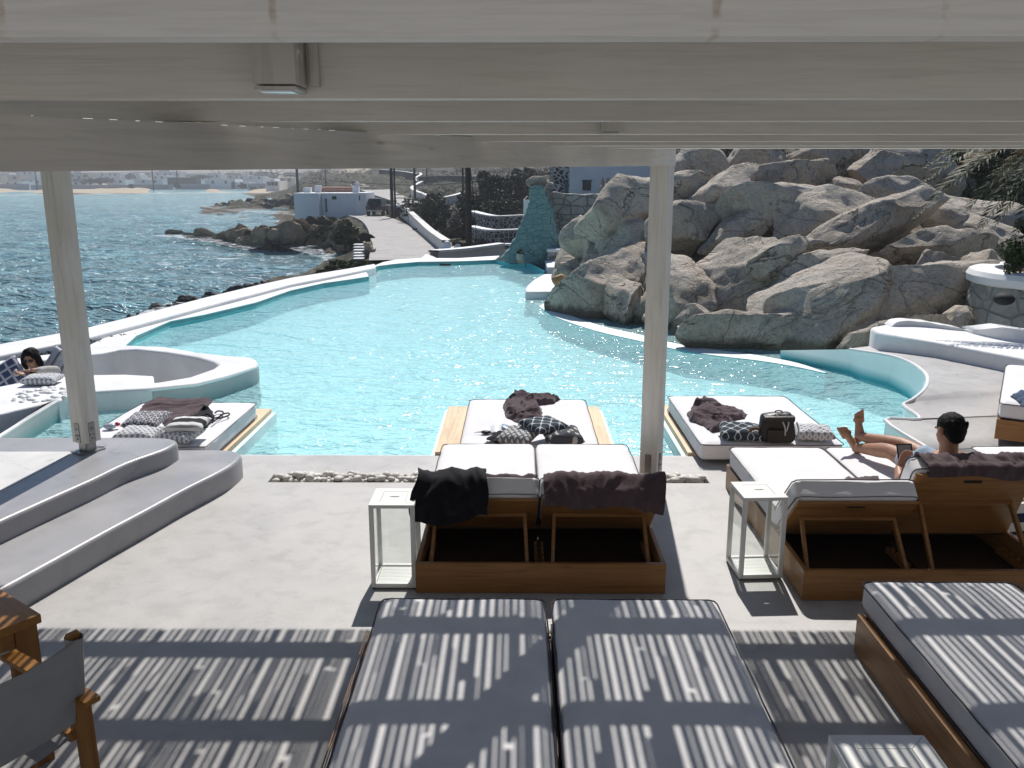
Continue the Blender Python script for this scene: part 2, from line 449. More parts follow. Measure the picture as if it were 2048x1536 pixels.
tag(o, 'narrow white kerb running diagonally beside the pool channel', 'kerb')
# ---------------------------------------------------------------- steps at the left
top = smooth_path([G(px, py, .34) for px, py in [(-300,1177), (-100,1087), (0,1042), (100,997), (190,957), (257,925), (325,901), (349,889), (355,883), (347,878), (325,875), (257,874), (100,874), (-300,876)]], 3)
low = smooth_path([G(px, py, .19) for px, py in [(-300,1345), (-60,1212), (0,1180), (110,1120), (221,1059), (291,1022), (370,979), (432,948), (464,930), (480,916), (483,909), (471,902), (437,899), (300,899), (-300,899)]], 3)
tag(poly_slab('lower_step', [(p.x, p.y) for p in low], -.3, .19, M_step, bev=.03, seg=4), kind='structure')
tag(poly_slab('upper_step', [(p.x, p.y) for p in top], -.3, .34, M_step, bev=.03, seg=4), kind='structure')
wht = [G(px, py, .345) for px, py in [(-200,903), (147,903), (100,930), (0,982), (-200,1085)]]
tag(poly_slab('pale_patch', [(p.x, p.y) for p in wht], .3, .344, M_plat), kind='structure')  # paler slab lying just proud of the upper step

# the sunlit raised terrace behind the viewer
tag(poly_slab('upper_terrace', [(-8,-3),(8,-3),(8,.9),(-8,.9)], 0.001, .90, M_step, bev=.02), kind='structure')
mb = MB(); mb.span((-9,-3.4,0),(9,-3.0,4.6), bev=.03); tag(mb.make('bounce_wall', simple('tan_render', (.34,.31,.27), .9)), kind='structure')  # unseen wall added to bounce sunlight onto the joists
# ---------------------------------------------------------------- pergola
b = NB('painted_timber'); v = b.pos((1.4, 30, 34), 'Object')
g = b.noise(v, 2.2, 7, .62, 1.0); big = b.noise(b.pos((1,1,1)), 1.3, 4)
col = b.ramp(g, [(.25, (.69,.66,.585)), (.5, (.79,.76,.68)), (.75, (.83,.80,.73))])
col = b.mix(.6, col, b.ramp(big, [(.3, .82), (.65, 1.05)]), 'MULTIPLY')
vo = b.node('ShaderNodeTexVoronoi', Vector=b.pos((2.2, 11, 11), 'Object'), Scale=1.0)
col = b.mix(.8, col, b.ramp(vo.outputs['Distance'], [(.018, (.30,.24,.17)), (.05, (1,1,1))]), 'MULTIPLY')
# long hairline cracks along the grain
cr = b.ramp(b.noise(b.pos((.45, 30, 22), 'Object'), 1.0, 2, .5, .3), [(.255, .35), (.275, 1.0)])
col = b.mix(.9, col, cr, 'MULTIPLY')
M_timber = b.pbr(col, .55, b.bump(g, .35, .004), Specular__IOR__Level=.3)
# the same timber with rust running from old nails
b = NB('rust_stained_timber'); v = b.pos((1.4, 30, 34), 'Object')
g = b.noise(v, 2.2, 7, .62, 1.0)
col = b.ramp(g, [(.25, (.69,.66,.585)), (.5, (.79,.76,.68)), (.75, (.83,.80,.73))])
cr = b.ramp(b.noise(b.pos((.45, 30, 30), 'Object'), 1.0, 2, .5, .3), [(.255, .4), (.275, 1.0)])
col = b.mix(.8, col, cr, 'MULTIPLY')
P = b.node('ShaderNodeSeparateXYZ', Vector=b.pos()); wob = b.noise(b.pos((40, 1, 18)), 1.0, 4)
tot = None
for xs, hw in ((-.815, .009), (-.385, .008), (.665, .010), (.31, .009), (.90, .02)):
    dx = b.math('ABSOLUTE', b.math('SUBTRACT', P.outputs['X'], xs))
    dx = b.math('ADD', dx, b.math('MULTIPLY', b.math('SUBTRACT', wob, .5), hw*1.6))
    m = b.node('ShaderNodeMapRange', i0=dx, i1=hw, i2=hw*.4, i3=0., i4=1.).outputs[0]
    tot = m if tot is None else b.math('MAXIMUM', tot, m)
tot = b.math('MULTIPLY', b.math('MULTIPLY', tot, .55), b.ramp(b.noise(b.pos((9,1,24)), 1.6, 5, .7), [(.38, 0.), (.62, 1.)]))
col = b.mix(tot, col, (.38,.25,.10))
M_rust = b.pbr(col, .55, b.bump(g, .4, .004), Specular__IOR__Level=.3)
M_slat = simple('weathered_reed', (.34,.31,.27), .8, .3, 4, .3, .003, 60)

b = NB('bearer_timber'); r1 = b.node('ShaderNodeMapping', Vector=b.node('ShaderNodeNewGeometry').outputs['Position'], Rotation=(0,0,-math.atan2(.88,.475))).outputs[0]
v = b.node('ShaderNodeMapping', Vector=r1, Scale=(.8,12,14)).outputs[0]; g = b.noise(v, 2.2, 7, .62, 1.0)
col = b.ramp(g, [(.25, (.56,.54,.50)), (.5, (.70,.68,.64)), (.75, (.76,.74,.70))])
col = b.mix(.6, col, b.ramp(b.noise(b.pos(), 1.6, 4), [(.3, (.80,.78,.74)), (.65, (1,1,1))]), 'MULTIPLY')
vo = b.node('ShaderNodeTexVoronoi', Vector=b.node('ShaderNodeMapping', Vector=r1, Scale=(2.2,9,9)).outputs[0], Scale=1.0)
col = b.mix(.7, col, b.ramp(vo.outputs['Distance'], [(.03, (.38,.30,.22)), (.10, (1,1,1))]), 'MULTIPLY')
M_bear = b.pbr(col, .55, b.bump(g, .35, .004), Specular__IOR__Level=.3)
DV = Vector((.475, .88, 0)); NV = Vector((.88, -.475, 0))
PG = thing('pergola', 'white painted timber pergola overhead with slatted reed roof', 'pergola', (1.13, 7.03, 0))
JY = [(1.46,.217), (2.19,.187), (2.92,.18), (3.65,.174), (4.38,.175), (5.11,.18), (5.84,.19), (6.57,.212)]
rj = random.Random(5)
for i, (y, z) in enumerate(JY):
    h = .142; zb = CAMZ+z
    mb = MB()
    zt_ = 2.5+.36
    mb.span((-7.2, y, zb), (7.2, y+.058, max(zb+h, zb+.14)), bev=.004)
    j = mb.make('joist', M_rust if i == 0 else M_timber, PG)
# diagonal bearer on the posts
P1 = Vector((1.13, 7.03, 0)) + DV*.075
def beam_pt(y, z): s = (y-7.03)/DV.y; return Vector((1.13+DV.x*s, y, z))
mb = MB()
w_ = .075
rows = []
for y, zt_, zb_ in ((7.11, CAMZ+.240, CAMZ+.098), (2.41, CAMZ+.162, CAMZ+.018), (.9, CAMZ+.133, CAMZ-.008)):
    c = beam_pt(y, 0)
    rows.append([Vector((c.x, c.y, z))+NV*s for s, z in ((-w_, zb_), (w_, zb_), (w_, zt_), (-w_, zt_))])
V = [[mb.bm.verts.new(p) for p in r] for r in rows]
for a, c in zip(V, V[1:]):
    for k in range(4): mb.bm.faces.new((a[k], a[(k+1) % 4], c[(k+1) % 4], c[k]))
mb.bm.faces.new(V[0]); mb.bm.faces.new(V[-1][::-1])
bmesh.ops.bevel(mb.bm, geom=mb.bm.edges[:], offset=.0012, segments=1, affect='EDGES')
mb.make('bearer', M_bear, PG)
# reed roof: broken lengths laid along the slope, gaps between them
rr = random.Random(11)
mb = MB(); x = -7.0
vs, fs = [], []
def addbox(x0, x1, y0, y1, z0a, z0b, t):
    k = len(vs)
    vs.extend([(x0,y0,z0a),(x1,y0,z0a),(x1,y1,z0b),(x0,y1,z0b),(x0,y0,z0a+t),(x1,y0,z0a+t),(x1,y1,z0b+t),(x0,y1,z0b+t)])
    fs.extend([(k,k+3,k+2,k+1),(k+4,k+5,k+6,k+7),(k,k+1,k+5,k+4),(k+1,k+2,k+6,k+5),(k+2,k+3,k+7,k+6),(k+3,k,k+4,k+7)])
ys = [-1.7]+[q[0]+.03 for q in JY]+[6.93]
def roofz(y):
    pts = [(-2, .385), (1.46,.36), (2.19,.331), (2.92,.325), (3.65,.32), (5.11,.325), (5.84,.334), (6.57,.356), (7.2,.37)]
    for (a, za), (c, zc) in zip(pts, pts[1:]):
        if a <= y <= c: return CAMZ+za+(zc-za)*(y-a)/(c-a)
    return CAMZ+.37
while x < 7.0:
    wd = rr.uniform(.020, .032); pitch = wd+rr.uniform(.007, .020)
    y = 1.36
    while y < 6.9:
        L = rr.uniform(.9, 3.2); y1 = min(y+L, 6.90)
        dx = rr.uniform(-.006, .006)
        addbox(x+dx, x+dx+wd, y, y1, roofz(y)+.012, roofz(min(y1, 7.1))+.012, .010)
        # second thinner layer over it, offset, closing some of the gaps
        for _q in range(2 if rr.random() < .6 else 1):
            ox = rr.uniform(.008, .03); a_ = y+rr.uniform(0, L*.5); b_ = a_+rr.uniform(.15, .8)
            if b_ < 6.92: addbox(x+ox, x+ox+rr.uniform(.010, .020), a_, b_, roofz(a_)+.026, roofz(b_)+.026, .008)
        y = y1+(rr.uniform(.0, .05) if rr.random() < .7 else .0); y = y if y < 6.86 else 7.0
    x += pitch
rm = rawmesh(vs, fs); link_mesh('roof_slats', rm, M_slat, PG, smooth=0)
# posts
def post(c, zb, ztop, steel=False):
    mb = MB(); ang = math.atan2(DV.y, DV.x)
    mb.box((c[0], c[1], (zb+ztop)/2), (.15, .15, ztop-zb), rz=ang, bev=.006)
    p = mb.make('post', M_timber_v, PG)
    return p
b = NB('painted_post'); v = b.pos((14, 14, .8))
g = b.noise(v, 2.0, 6, .62, 1.0); big = b.noise(b.pos((1,1,.6)), 2.0, 4)
col = b.ramp(g, [(.25, (.50,.49,.46)), (.5, (.64,.63,.60)), (.75, (.68,.67,.645))])
col = b.mix(.8, col, b.ramp(big, [(.3, (.86,.82,.72)), (.6, (1,1,1))]), 'MULTIPLY')
M_timber_v = b.pbr(col, .5, b.bump(g, .3, .003), Specular__IOR__Level=.35)
post((1.13, 7.03), .07, CAMZ+.10)
LP = G(174, 903, .34); LPx, LPy = LP.x, LP.y+.02
post((LPx, LPy), .34+.085, CAMZ+.21)
ang = math.atan2(DV.y, DV.x)
for cx_, cy_, zb in ((1.13, 7.03, 0.0), (LPx, LPy, .34)):
    mb = MB(); Rm = Matrix.Rotation(ang, 3, 'Z')
    mb.box((cx_, cy_, zb+.006), (.20, .17, .008), rz=ang)
    for s in (-1, 1):
        mb.box(Vector((cx_, cy_, zb+.055))+Rm@Vector((0, s*.045, 0)), (.085, .006, .10), rz=ang)
        mb.box(Vector((cx_, cy_, zb+.055))+Rm@Vector((s*.045, 0, 0)), (.006, .085, .10), rz=ang)
    for s, ax in ((-1, 0), (-1, 1), (1, 0), (1, 1)):
        off = Vector((s*.078, 0, .17)) if ax == 0 else Vector((0, s*.078, .17))
        mb.box(Vector((cx_, cy_, zb))+Rm@off, (.004 if ax == 0 else .055, .055 if ax == 0 else .004, .16), rz=ang, bev=.0)
        for dz, dx in ((.03, 0), (-.02, .015), (-.02, -.015), (-.05, .0)):
            o2 = Vector(((s*.083) if ax == 0 else dx, dx if ax == 0 else s*.083, .17+dz))
            mb.ball(Vector((cx_, cy_, zb))+Rm@o2, .007, sub=1)
    for s in (-1, 1):
        mb.box(Vector((cx_, cy_, zb+.012))+Rm@Vector((s*.085, .0, 0)), (.02, .12, .006), rz=ang+.5*s)
    mb.make('post_bracket', M_metal, PG)
# little blocks fixed to the joists, one of them a downlight
q0, q1 = D(505, 185, 2.0), D(592, 185, 2.0)
LT = thing('downlight', 'square white downlight box fixed on the second pergola joist', 'lamp', (q0.x/2+q1.x/2, 2.10, CAMZ+.16))
xa = D(505, 150, 2.08).x; xb = D(592, 150, 2.08).x
mb = MB(); mb.span((xa, 2.075, D(0,168,2.075).z), (xb, 2.188, CAMZ+.34), bev=.003); mb.make('housing', M_timber_v, LT)
zl = D(0,168,2.075).z
mb = MB(); mb.span((xa+.002, 2.078, zl-.012), (xb-.002, 2.186, zl-.004), bev=.002); mb.make('rim', M_timber_v, LT)
gm = NB('lamp_lens'); gm.pbr((.85,.9,.92), .12, Specular__IOR__Level=.6)
mb = MB(); mb.span((xa+.012, 2.088, zl-.0165), (xb-.012, 2.176, zl-.0125), bev=.001); mb.make('lens', gm.m, LT)
mb = MB(); mb.span((xb+.012, 2.165, zl+.003), (xb+.032, 2.188, CAMZ+.34), bev=.002); mb.make('conduit', M_timber_v, LT)
xa = D(1203, 250, 3.58).x; xb = D(1240, 250, 3.58).x; zl = D(0, 268, 3.58).z
LT2 = thing('downlight', 'small white box light on a farther joist, right of the middle', 'lamp', ((xa+xb)/2, 3.6, zl))
mb = MB(); mb.span((xa, 3.58, zl+.008), (xb, 3.648, CAMZ+.315), bev=.002); mb.make('housing', M_timber_v, LT2)
mb = MB(); mb.span((xa+.002, 3.582, zl), (xb-.002, 3.646, zl+.006), bev=.001); mb.make('rim', M_timber_v, LT2)
# ---------------------------------------------------------------- beds and loungers
M_wood = wood('varnished_pine', (.31,.15,.05), (.19,.085,.026), 'h', .40)
M_wood_in = wood('shaded_inner_wood', (.045,.024,.012), (.03,.015,.008), 'x', .7)  # near-black: the shade inside the boxes is put into the colour
M_deck = wood('pale_deck_board', (.66,.50,.32), (.55,.39,.23), 'y', .6)
M_matt = fabric('mattress_cover', (.76,.75,.755), (.70,.69,.70))
M_matt_g = fabric('grey_mattress_cover', (.66,.65,.65), (.58,.575,.58))  # darker copy of the cover, used on the day beds
M_pipe = fabric('dark_piping', (.07,.07,.085))

def soft_box(mb, x0, x1, y0, y1, z0, z1, r=.03, nx=26, ny=40, crown=.006, seed=0, wr=.004, cx=.0):
    "mattress: rounded box with a slightly crowned, wrinkled skin"
    W, L, Hh = (x1-x0)/2, (y1-y0)/2, (z1-z0)/2
    c = Vector(((x0+x1)/2, (y0+y1)/2, (z0+z1)/2))
    t = bmesh.new(); bmesh.ops.create_cube(t, size=2.0)
    bmesh.ops.subdivide_edges(t, edges=t.edges[:], cuts=15, use_grid_fill=True)
    rc = .05
    for v in t.verts:
        p = Vector((v.co.x*W, v.co.y*L, v.co.z*Hh))
        # round the corners seen from above, then the rims
        ax, ay = W-rc, L-rc
        q = Vector((max(-ax, min(ax, p.x)), max(-ay, min(ay, p.y)), max(-(Hh-r), min(Hh-r, p.z))))
        d = p-q
        if d.length > 1e-6:
            dh = Vector((d.x/rc, d.y/rc, d.z/r)); 
            m = max(abs(dh.x), abs(dh.y), abs(dh.z)); dh = dh/dh.length*m
            p = q+Vector((dh.x*rc, dh.y*rc, dh.z*r))
        u, w = v.co.x, v.co.y
        if v.co.z > .5: p.z += crown*(1-u*u)*(1-w*w)
        n_ = noise.noise(Vector((p.x*3.1+seed, p.y*2.3, p.z*5)))*wr + noise.noise(Vector((p.x*11+seed, p.y*9, p.z*9)))*wr*.5
        p += Vector((n_*.6*u, n_*.6*w, n_*(1 if v.co.z > 0 else 0)))
        v.co = p
    mb.add(t, Matrix.Translation(c))

def ring_pts(x0, x1, y0, y1, z, r=.05, n=5):
    pts = []
    for (cx_, cy_, a0) in ((x1-r, y1-r, 0), (x0+r, y1-r, 90), (x0+r, y0+r, 180), (x1-r, y0+r, 270)):
        for k in range(n+1):
            a = R(a0+90*k/n); pts.append(Vector((cx_+r*math.cos(a), cy_+r*math.sin(a), z)))
    out = []
    for i, p in enumerate(pts):
        q = pts[(i+1) % len(pts)]; L = (q-p).length; m = max(1, int(L/.12))
        out += [p.lerp(q, k/m) for k in range(m)]
    return out

def mattress(parent, x0, x1, y0, y1, z0, z1, seed=0, mat=None, M=None, name='mattress'):
    mb = MB(); soft_box(mb, x0, x1, y0, y1, z0, z1, seed=seed)
    if M is not None: mb.bm.transform(M)
    o = mb.make(name, mat or M_matt, parent)
    mb = MB(); rr_ = random.Random(seed)
    for z, g_ in ((z1-.014, .003), (z0+.016, .003)):
        pts = ring_pts(x0-g_, x1+g_, y0-g_, y1+g_, z)
        pts = [p+Vector((rr_.uniform(-1, 1), rr_.uniform(-1, 1), rr_.uniform(-1, 1)))*.0025 for p in pts]
        mb.tube(pts, .0042, 5, closed=True)
    if M is not None: mb.bm.transform(M)
    mb.make('piping', M_pipe, o)
    return o

def lounger(name, label, x0, y0, group, W=1.54, L=2.0, angs=(41, 41), zb=0.0, hb=.2, rz=0, backs=True, lens=(.52,.52), mat=None):
    "double sun lounger: wooden tray frame, two mattresses, two hinged backrests at the near end"
    t = thing(name, label, 'sun lounger', (x0+W/2, y0, zb), rz, group)
    W2 = W/2; Tm = Matrix.Identity(4)
    def P(x, y, z): return (x-W2, y, z)
    th = .028; hy = .60
    root = WM[t]; WM[t] = Matrix.Identity(4)          # build in the thing's own coordinates
    mb = MB(); mb.span(P(0,0,.004), P(W,th,hb), bev=.003); mb.make('front_board', M_wood, t)
    mb = MB(); mb.span(P(0,L-th,.004), P(W,L,hb), bev=.003); mb.make('end_board', M_wood, t)
    for s in (0, 1):
        mb = MB(); mb.span(P(0 if s == 0 else W-th, th+.001, .004), P(th if s == 0 else W, L-th-.001, hb), bev=.003); mb.make('side_board', M_wood, t)
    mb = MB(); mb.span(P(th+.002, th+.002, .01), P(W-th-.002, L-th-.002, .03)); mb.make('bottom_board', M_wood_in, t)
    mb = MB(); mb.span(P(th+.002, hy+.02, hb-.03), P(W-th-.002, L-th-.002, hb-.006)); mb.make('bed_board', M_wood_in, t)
    if backs:
        # notched racks that hold the props
        for k, xx in enumerate((.05, W2-.03, W2+.005, W-.075)):
            mb = MB(); mb.span(P(xx, .06, .05), P(xx+.025, hy, .085))
            for q in range(6): mb.span(P(xx, .10+q*.08, .0851), P(xx+.025, .135+q*.08, .115), bev=.002)
            mb.make('rack', M_wood, t)
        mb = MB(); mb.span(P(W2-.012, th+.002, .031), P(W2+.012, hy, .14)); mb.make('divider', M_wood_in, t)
    mw = W2-.012
    for k in (0, 1):
        xa = .006 if k == 0 else W2+.006; xb = xa+mw
        ya = hy+.03 if backs else .01
        mt = mattress(t, xa-W2, xb-W2, ya, L-.01, hb, hb+.16, seed=k*3+x0, mat=mat)
        if not backs: continue
        a = R(angs[k]); Lp = lens[k]
        # panel local frame: origin at hinge, u runs up the panel, n its upper normal
        u = Vector((0, -math.cos(a), math.sin(a))); nn = Vector((0, math.sin(a), math.cos(a)))
        hp = Vector((0, hy, hb-.012))
        Mx = Matrix(((1,0,0,0), (0,-u.y,nn.y,hp.y), (0,-u.z,nn.z,hp.z), (0,0,0,1)))   # local y=-u
        mb = MB(); mb.box(((xa+xb)/2-W2, -Lp/2, .009), (mw-.02, Lp, .018), bev=.003)
        # slot handle near the top edge is a dark inset
        mb.bm.transform(Mx); pn = mb.make('back_panel', M_wood, t)
        mb = MB(); mb.box(((xa+xb)/2-W2, -Lp+.055, -.0012), (.115, .022, .0035), bev=.0015); mb.bm.transform(Mx); mb.make('hand_slot', M_dark, pn)
        mb = MB(); mb.box(((xa+xb)/2-W2, -Lp*.55, -.013), (mw-.16, .035, .024), bev=.002); mb.bm.transform(Mx); mb.make('rail', M_wood, pn)
        mattress(t, xa-W2, xb-W2, -Lp-.02, -.02, .02, .165, seed=k+9+x0, mat=mat, M=Mx, name='back_mattress')
        top_ = Mx @ Vector((0, -Lp*.55, -.02))
        for s in (-1, 1):
            xx = (xa+xb)/2-W2+s*(mw/2-.09)
            mb = MB(); mb.bar((xx, top_.y, top_.z), (xx+s*.015, .17, .11), .022, .034, bev=.002); mb.make('prop', M_wood, t)
        mb = MB(); mb.bar(((xa+.06)-W2, .17, .105), ((xb-.06)-W2, .17, .105), .03, .028, bev=.002); mb.make('prop_foot', M_wood, t)
    WM[t] = root
    return t
xl = G(832, 1187, 0).x
lounger('sun_lounger', 'double wooden sun lounger at the middle, black clothes over its left backrest', xl, 4.94, 'double sun loungers on the terrace', angs=(41, 41))
xm = G(1600, 1197, 0).x
lounger('sun_lounger', 'double wooden sun lounger with a man lying on its right half', xm, 4.86, 'double sun loungers on the terrace', angs=(44, 66), W=1.56, lens=(.5, .53))
lounger('sun_lounger', 'sun lounger cut by the right photo edge beside the striped bag', 3.72, 4.9, 'double sun loungers on the terrace', angs=(40, 40))
# far right bed turned away
fr = G(1988, 878, .17)
lounger('sun_lounger', 'sun lounger on the raised path below the stone planter with a blue cloth', fr.x, fr.y, 'double sun loungers on the terrace', zb=.17, rz=-R(30), backs=False, hb=.19)
bpy.data.objects[-1:] if False else None
tt = [o for o in COL.objects if o.get('label', '').startswith('sun lounger on the raised')][0]
tt.location = (fr.x+.77*math.cos(R(-30)), fr.y+.77*math.sin(R(-30)), .17)

# foreground beds in the roof's shade
def day_bed(label, x0, x1, yf, ridged=False, L=2.3, z=.37):
    t = thing('day_bed', label, 'day bed', ((x0+x1)/2, yf-L, 0), group='double day beds under the pergola')
    y0 = yf-L
    th = .03
    mb = MB(); mb.span((x0-.045, y0, .004), (x0-.045+th, yf-.10, .22), bev=.003)
    mb.make('side_board', M_wood, t)
    mb = MB(); mb.span((x1+.045-th, y0, .004), (x1+.045, yf-.10, .22), bev=.003); mb.make('side_board', M_wood, t)
    mb = MB(); mb.span((x0-.044+th, yf-.10-th, .004), (x1+.044-th, yf-.10, .22), bev=.003); mb.make('end_board', M_wood, t)
    mb = MB(); mb.span((x0-.01, y0+.02, .19), (x1+.01, yf-.14, .206)); mb.make('bed_board', M_wood, t)
    if ridged:
        mb = MB()
        for k in range(4): mb.span((x0-.068+k*.011, y0, .2205), (x0-.0635+k*.011, yf-.10, .228), bev=.001)
        mb.make('edge_trim', M_wood, t)
    xm_ = (x0+x1)/2
    for k, (a, c) in enumerate(((x0, xm_-.017), (xm_+.017, x1))):
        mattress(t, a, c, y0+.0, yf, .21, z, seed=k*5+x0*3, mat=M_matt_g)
    return t
a, c = G(764, 1193, .37), G(1428, 1191, .37)
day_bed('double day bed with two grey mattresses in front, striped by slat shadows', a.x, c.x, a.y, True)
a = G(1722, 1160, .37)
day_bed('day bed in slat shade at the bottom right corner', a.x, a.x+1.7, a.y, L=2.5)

# beds standing on platforms in the pool
M_plinth = whitewash('plinth_paint', (.62,.78,.76), .1)
def pool_bed(label, mat_px, deck, z=.2):
    (xa, xb, ya, yb) = mat_px
    t = thing('pool_bed', label, 'pool bed', ((xa+xb)/2, ya, -.1), group='mattress platforms standing in the pool')
    dx0, dx1, dy0, dy1 = deck
    mb = MB(); mb.span((dx0, dy0, -1.45), (dx1, dy1, -.02), bev=.01); mb.make('plinth', M_plinth, t)
    mb = MB(); mb.span((dx0+.045, dy0, -.0195), (dx1-.045, dy1-.03, .03), bev=.004); mb.make('deck', M_deck, t)
    mattress(t, xa, xb, ya, yb, .032, z, seed=xa, name='mattress')
    return t
q = G(1026, 797, .2); a = G(940, 797, .2); c = G(1170, 797, .2)
y0, y1 = 7.35, a.y
l0 = G(897, 811, .03); l1 = G(1196, 808, .03)
pool_bed('middle pool bed with three patterned pillows and a dark towel', (a.x, c.x, y0, y1), (l0.x-.04, l1.x+.04, near_y+.01, l0.y))
a = G(285, 803, .2); c = G(515, 803, .2); l1 = G(549, 816, .03)
pool_bed('left pool bed behind the steps with a big towel and four pillows', (a.x, c.x, 7.35, a.y), (a.x-.1, l1.x+.02, near_y+.01, l1.y))
a = G(1335, 790, .2); c = G(1559, 787, .2); l0 = G(1311, 808, .03)
pool_bed('right pool bed carrying a brown rucksack between two cushions', (a.x, a.x+1.28, 7.44, a.y), (l0.x-.02, a.x+1.34, near_y+.01, l0.y))

# ---------------------------------------------------------------- lanterns
b = NB('lantern_glass')
tr = b.node('ShaderNodeBsdfTransparent', Color=(.97,.98,.975,1)); gl = b.node('ShaderNodeBsdfGlossy', Roughness=.02, Color=(1,1,1,1))
lw = b.node('ShaderNodeLayerWeight', Blend=.5); mx = b.node('ShaderNodeMixShader', Fac=b.math('ADD', b.math('MULTIPLY', b.math('POWER', lw.outputs['Facing'], 5.0), .8), .035))
b.l(tr.outputs[0], mx.inputs[1]); b.l(gl.outputs[0], mx.inputs[2]); b.l(mx.outputs[0], b.out.inputs[0]); M_glass = b.m
def lantern(label, x, y, w=.28, d=.30, h=.56, rz=0, s=1.0):
    t = thing('floor_lantern', label, 'lantern', (x, y, 0), rz, 'white floor lanterns with glass sides')
    keep = WM[t]; WM[t] = Matrix.Identity(4)
    w *= s; d *= s; h *= s; f = .027*s
    mb = MB(); z0 = .012
    for sx in (-1, 1):
        for sy in (-1, 1):
            mb = MB(); mb.span((sx*(w/2), sy*(d/2), z0+f), (sx*(w/2-f), sy*(d/2-f), h-.022), bev=.002); mb.make('corner_post', M_lantern, t)
    mb = MB()
    for sx in (-1, 1):
        mb.span((sx*w/2, -d/2, z0), (sx*(w/2-f), d/2, z0+f), bev=.002)
        mb.span((-w/2+f+.0005, sx*d/2, z0), (w/2-f-.0005, sx*(d/2-f), z0+f), bev=.002)
    mb.make('base_frame', M_lantern, t)
    mb = MB(); n = 5; ww = (w-2*f)/1
    for k in range(n):
        ya = -d/2+f+(d-2*f)*k/n; mb.span((-w/2+f+.001, ya+.0008, z0+.006), (w/2-f-.001, ya+(d-2*f)/n-.0008, z0+.018), bev=.0015)
    mb.make('floor_slats', M_lantern, t)
    # top: mitred frame round a lid with an oval finger hole
    zt_ = h-.022; mb = MB(); m_ = .062*s
    o_ = [(-w/2,-d/2),(w/2,-d/2),(w/2,d/2),(-w/2,d/2)]; i_ = [(-w/2+m_,-d/2+m_),(w/2-m_,-d/2+m_),(w/2-m_,d/2-m_),(-w/2+m_,d/2-m_)]
    for k in range(4):
        g_ = .0008
        a, b2, c2, d2 = [Vector((*p, 0)) for p in (o_[k], o_[(k+1) % 4], i_[(k+1) % 4], i_[k])]
        cc = (a+b2+c2+d2)/4
        pts = [p+(cc-p).normalized()*g_*1.6 for p in (a, b2, c2, d2)]
        lo = [mb.bm.verts.new(p+Vector((0,0,zt_))) for p in pts]; hi = [mb.bm.verts.new(p+Vector((0,0,h))) for p in pts]
        mb.bm.faces.new(lo[::-1]); mb.bm.faces.new(hi)
        for q in range(4): mb.bm.faces.new((lo[q], lo[(q+1) % 4], hi[(q+1) % 4], hi[q]))
    mb.make('top_frame', M_lantern, t)
    hole_ = [(.033*s*math.cos(2*math.pi*k/16), .011*s*math.sin(2*math.pi*k/16)) for k in range(16)]
    lid = [(x_*.985, y_*.985) for x_, y_ in i_]
    poly_slab('lid', lid, zt_+.001, h-.001, M_lantern, holes=[hole_], parent=t)
    for s_, nm in ((-1, 'x'), (1, 'x'), (-1, 'y'), (1, 'y')):
        mb = MB()
        if nm == 'x': mb.span((s_*(w/2-f*.5)-.0015, -d/2+f+.001, z0+f+.001), (s_*(w/2-f*.5)+.0015, d/2-f-.001, zt_-.001))
        else: mb.span((-w/2+f+.001, s_*(d/2-f*.5)-.0015, z0+f+.001), (w/2-f-.001, s_*(d/2-f*.5)+.0015, zt_-.001))
        mb.make('glass_pane', M_glass, t, smooth=0)
    for sx in (-1, 1):
        for sy in (-1, 1):
            mb = MB(); mb.span((sx*(w/2-.006), sy*(d/2-.006), 0), (sx*(w/2-.02), sy*(d/2-.02), z0-.0005)); mb.make('foot', M_black, t)
    WM[t] = keep
a, c = G(745, 1179, 0), G(831, 1179, 0)
lantern('white glass lantern touching the left side of the middle sun lounger', (a.x+c.x)/2, a.y+.15)
a, c = G(1480, 1162, 0), G(1564, 1160, 0)
lantern('white glass lantern standing left of the man\'s sun lounger', (a.x+c.x)/2-.01, a.y+.16, rz=R(3))
a, c = G(1657, 1476, .64), G(1848, 1476, .64)
lantern('white lantern top at the bottom edge between the two day beds', (a.x+c.x)/2, a.y-.17, s=1.16)
lantern('white lantern sliver at the right edge by the striped bag', 3.50, 5.32, w=.2)
# ---------------------------------------------------------------- cloths
def cloth_mat(name, c, c2, weave=300):
    b = NB(name); v = b.pos((1,1,1), 'Object')
    n = b.noise(v, 9, 6, .65, .8); col = b.ramp(n, [(.3, c2), (.7, c)])
    h = b.math('ADD', b.noise(v, weave, 2), b.math('MULTIPLY', b.noise(v, 22, 5, .6, 1.0), 2.5))
    return b.pbr(col, .95, b.bump(h, .45, .006), Specular__IOR__Level=.12, Sheen__Weight=.15)
M_towel = cloth_mat('plum_grey_towelling', (.115,.080,.085), (.07,.048,.055))
M_blackcl = cloth_mat('black_cotton', (.012,.012,.017), (.006,.006,.009))
M_bluecl = cloth_mat('blue_cotton', (.07,.115,.19), (.03,.055,.11))

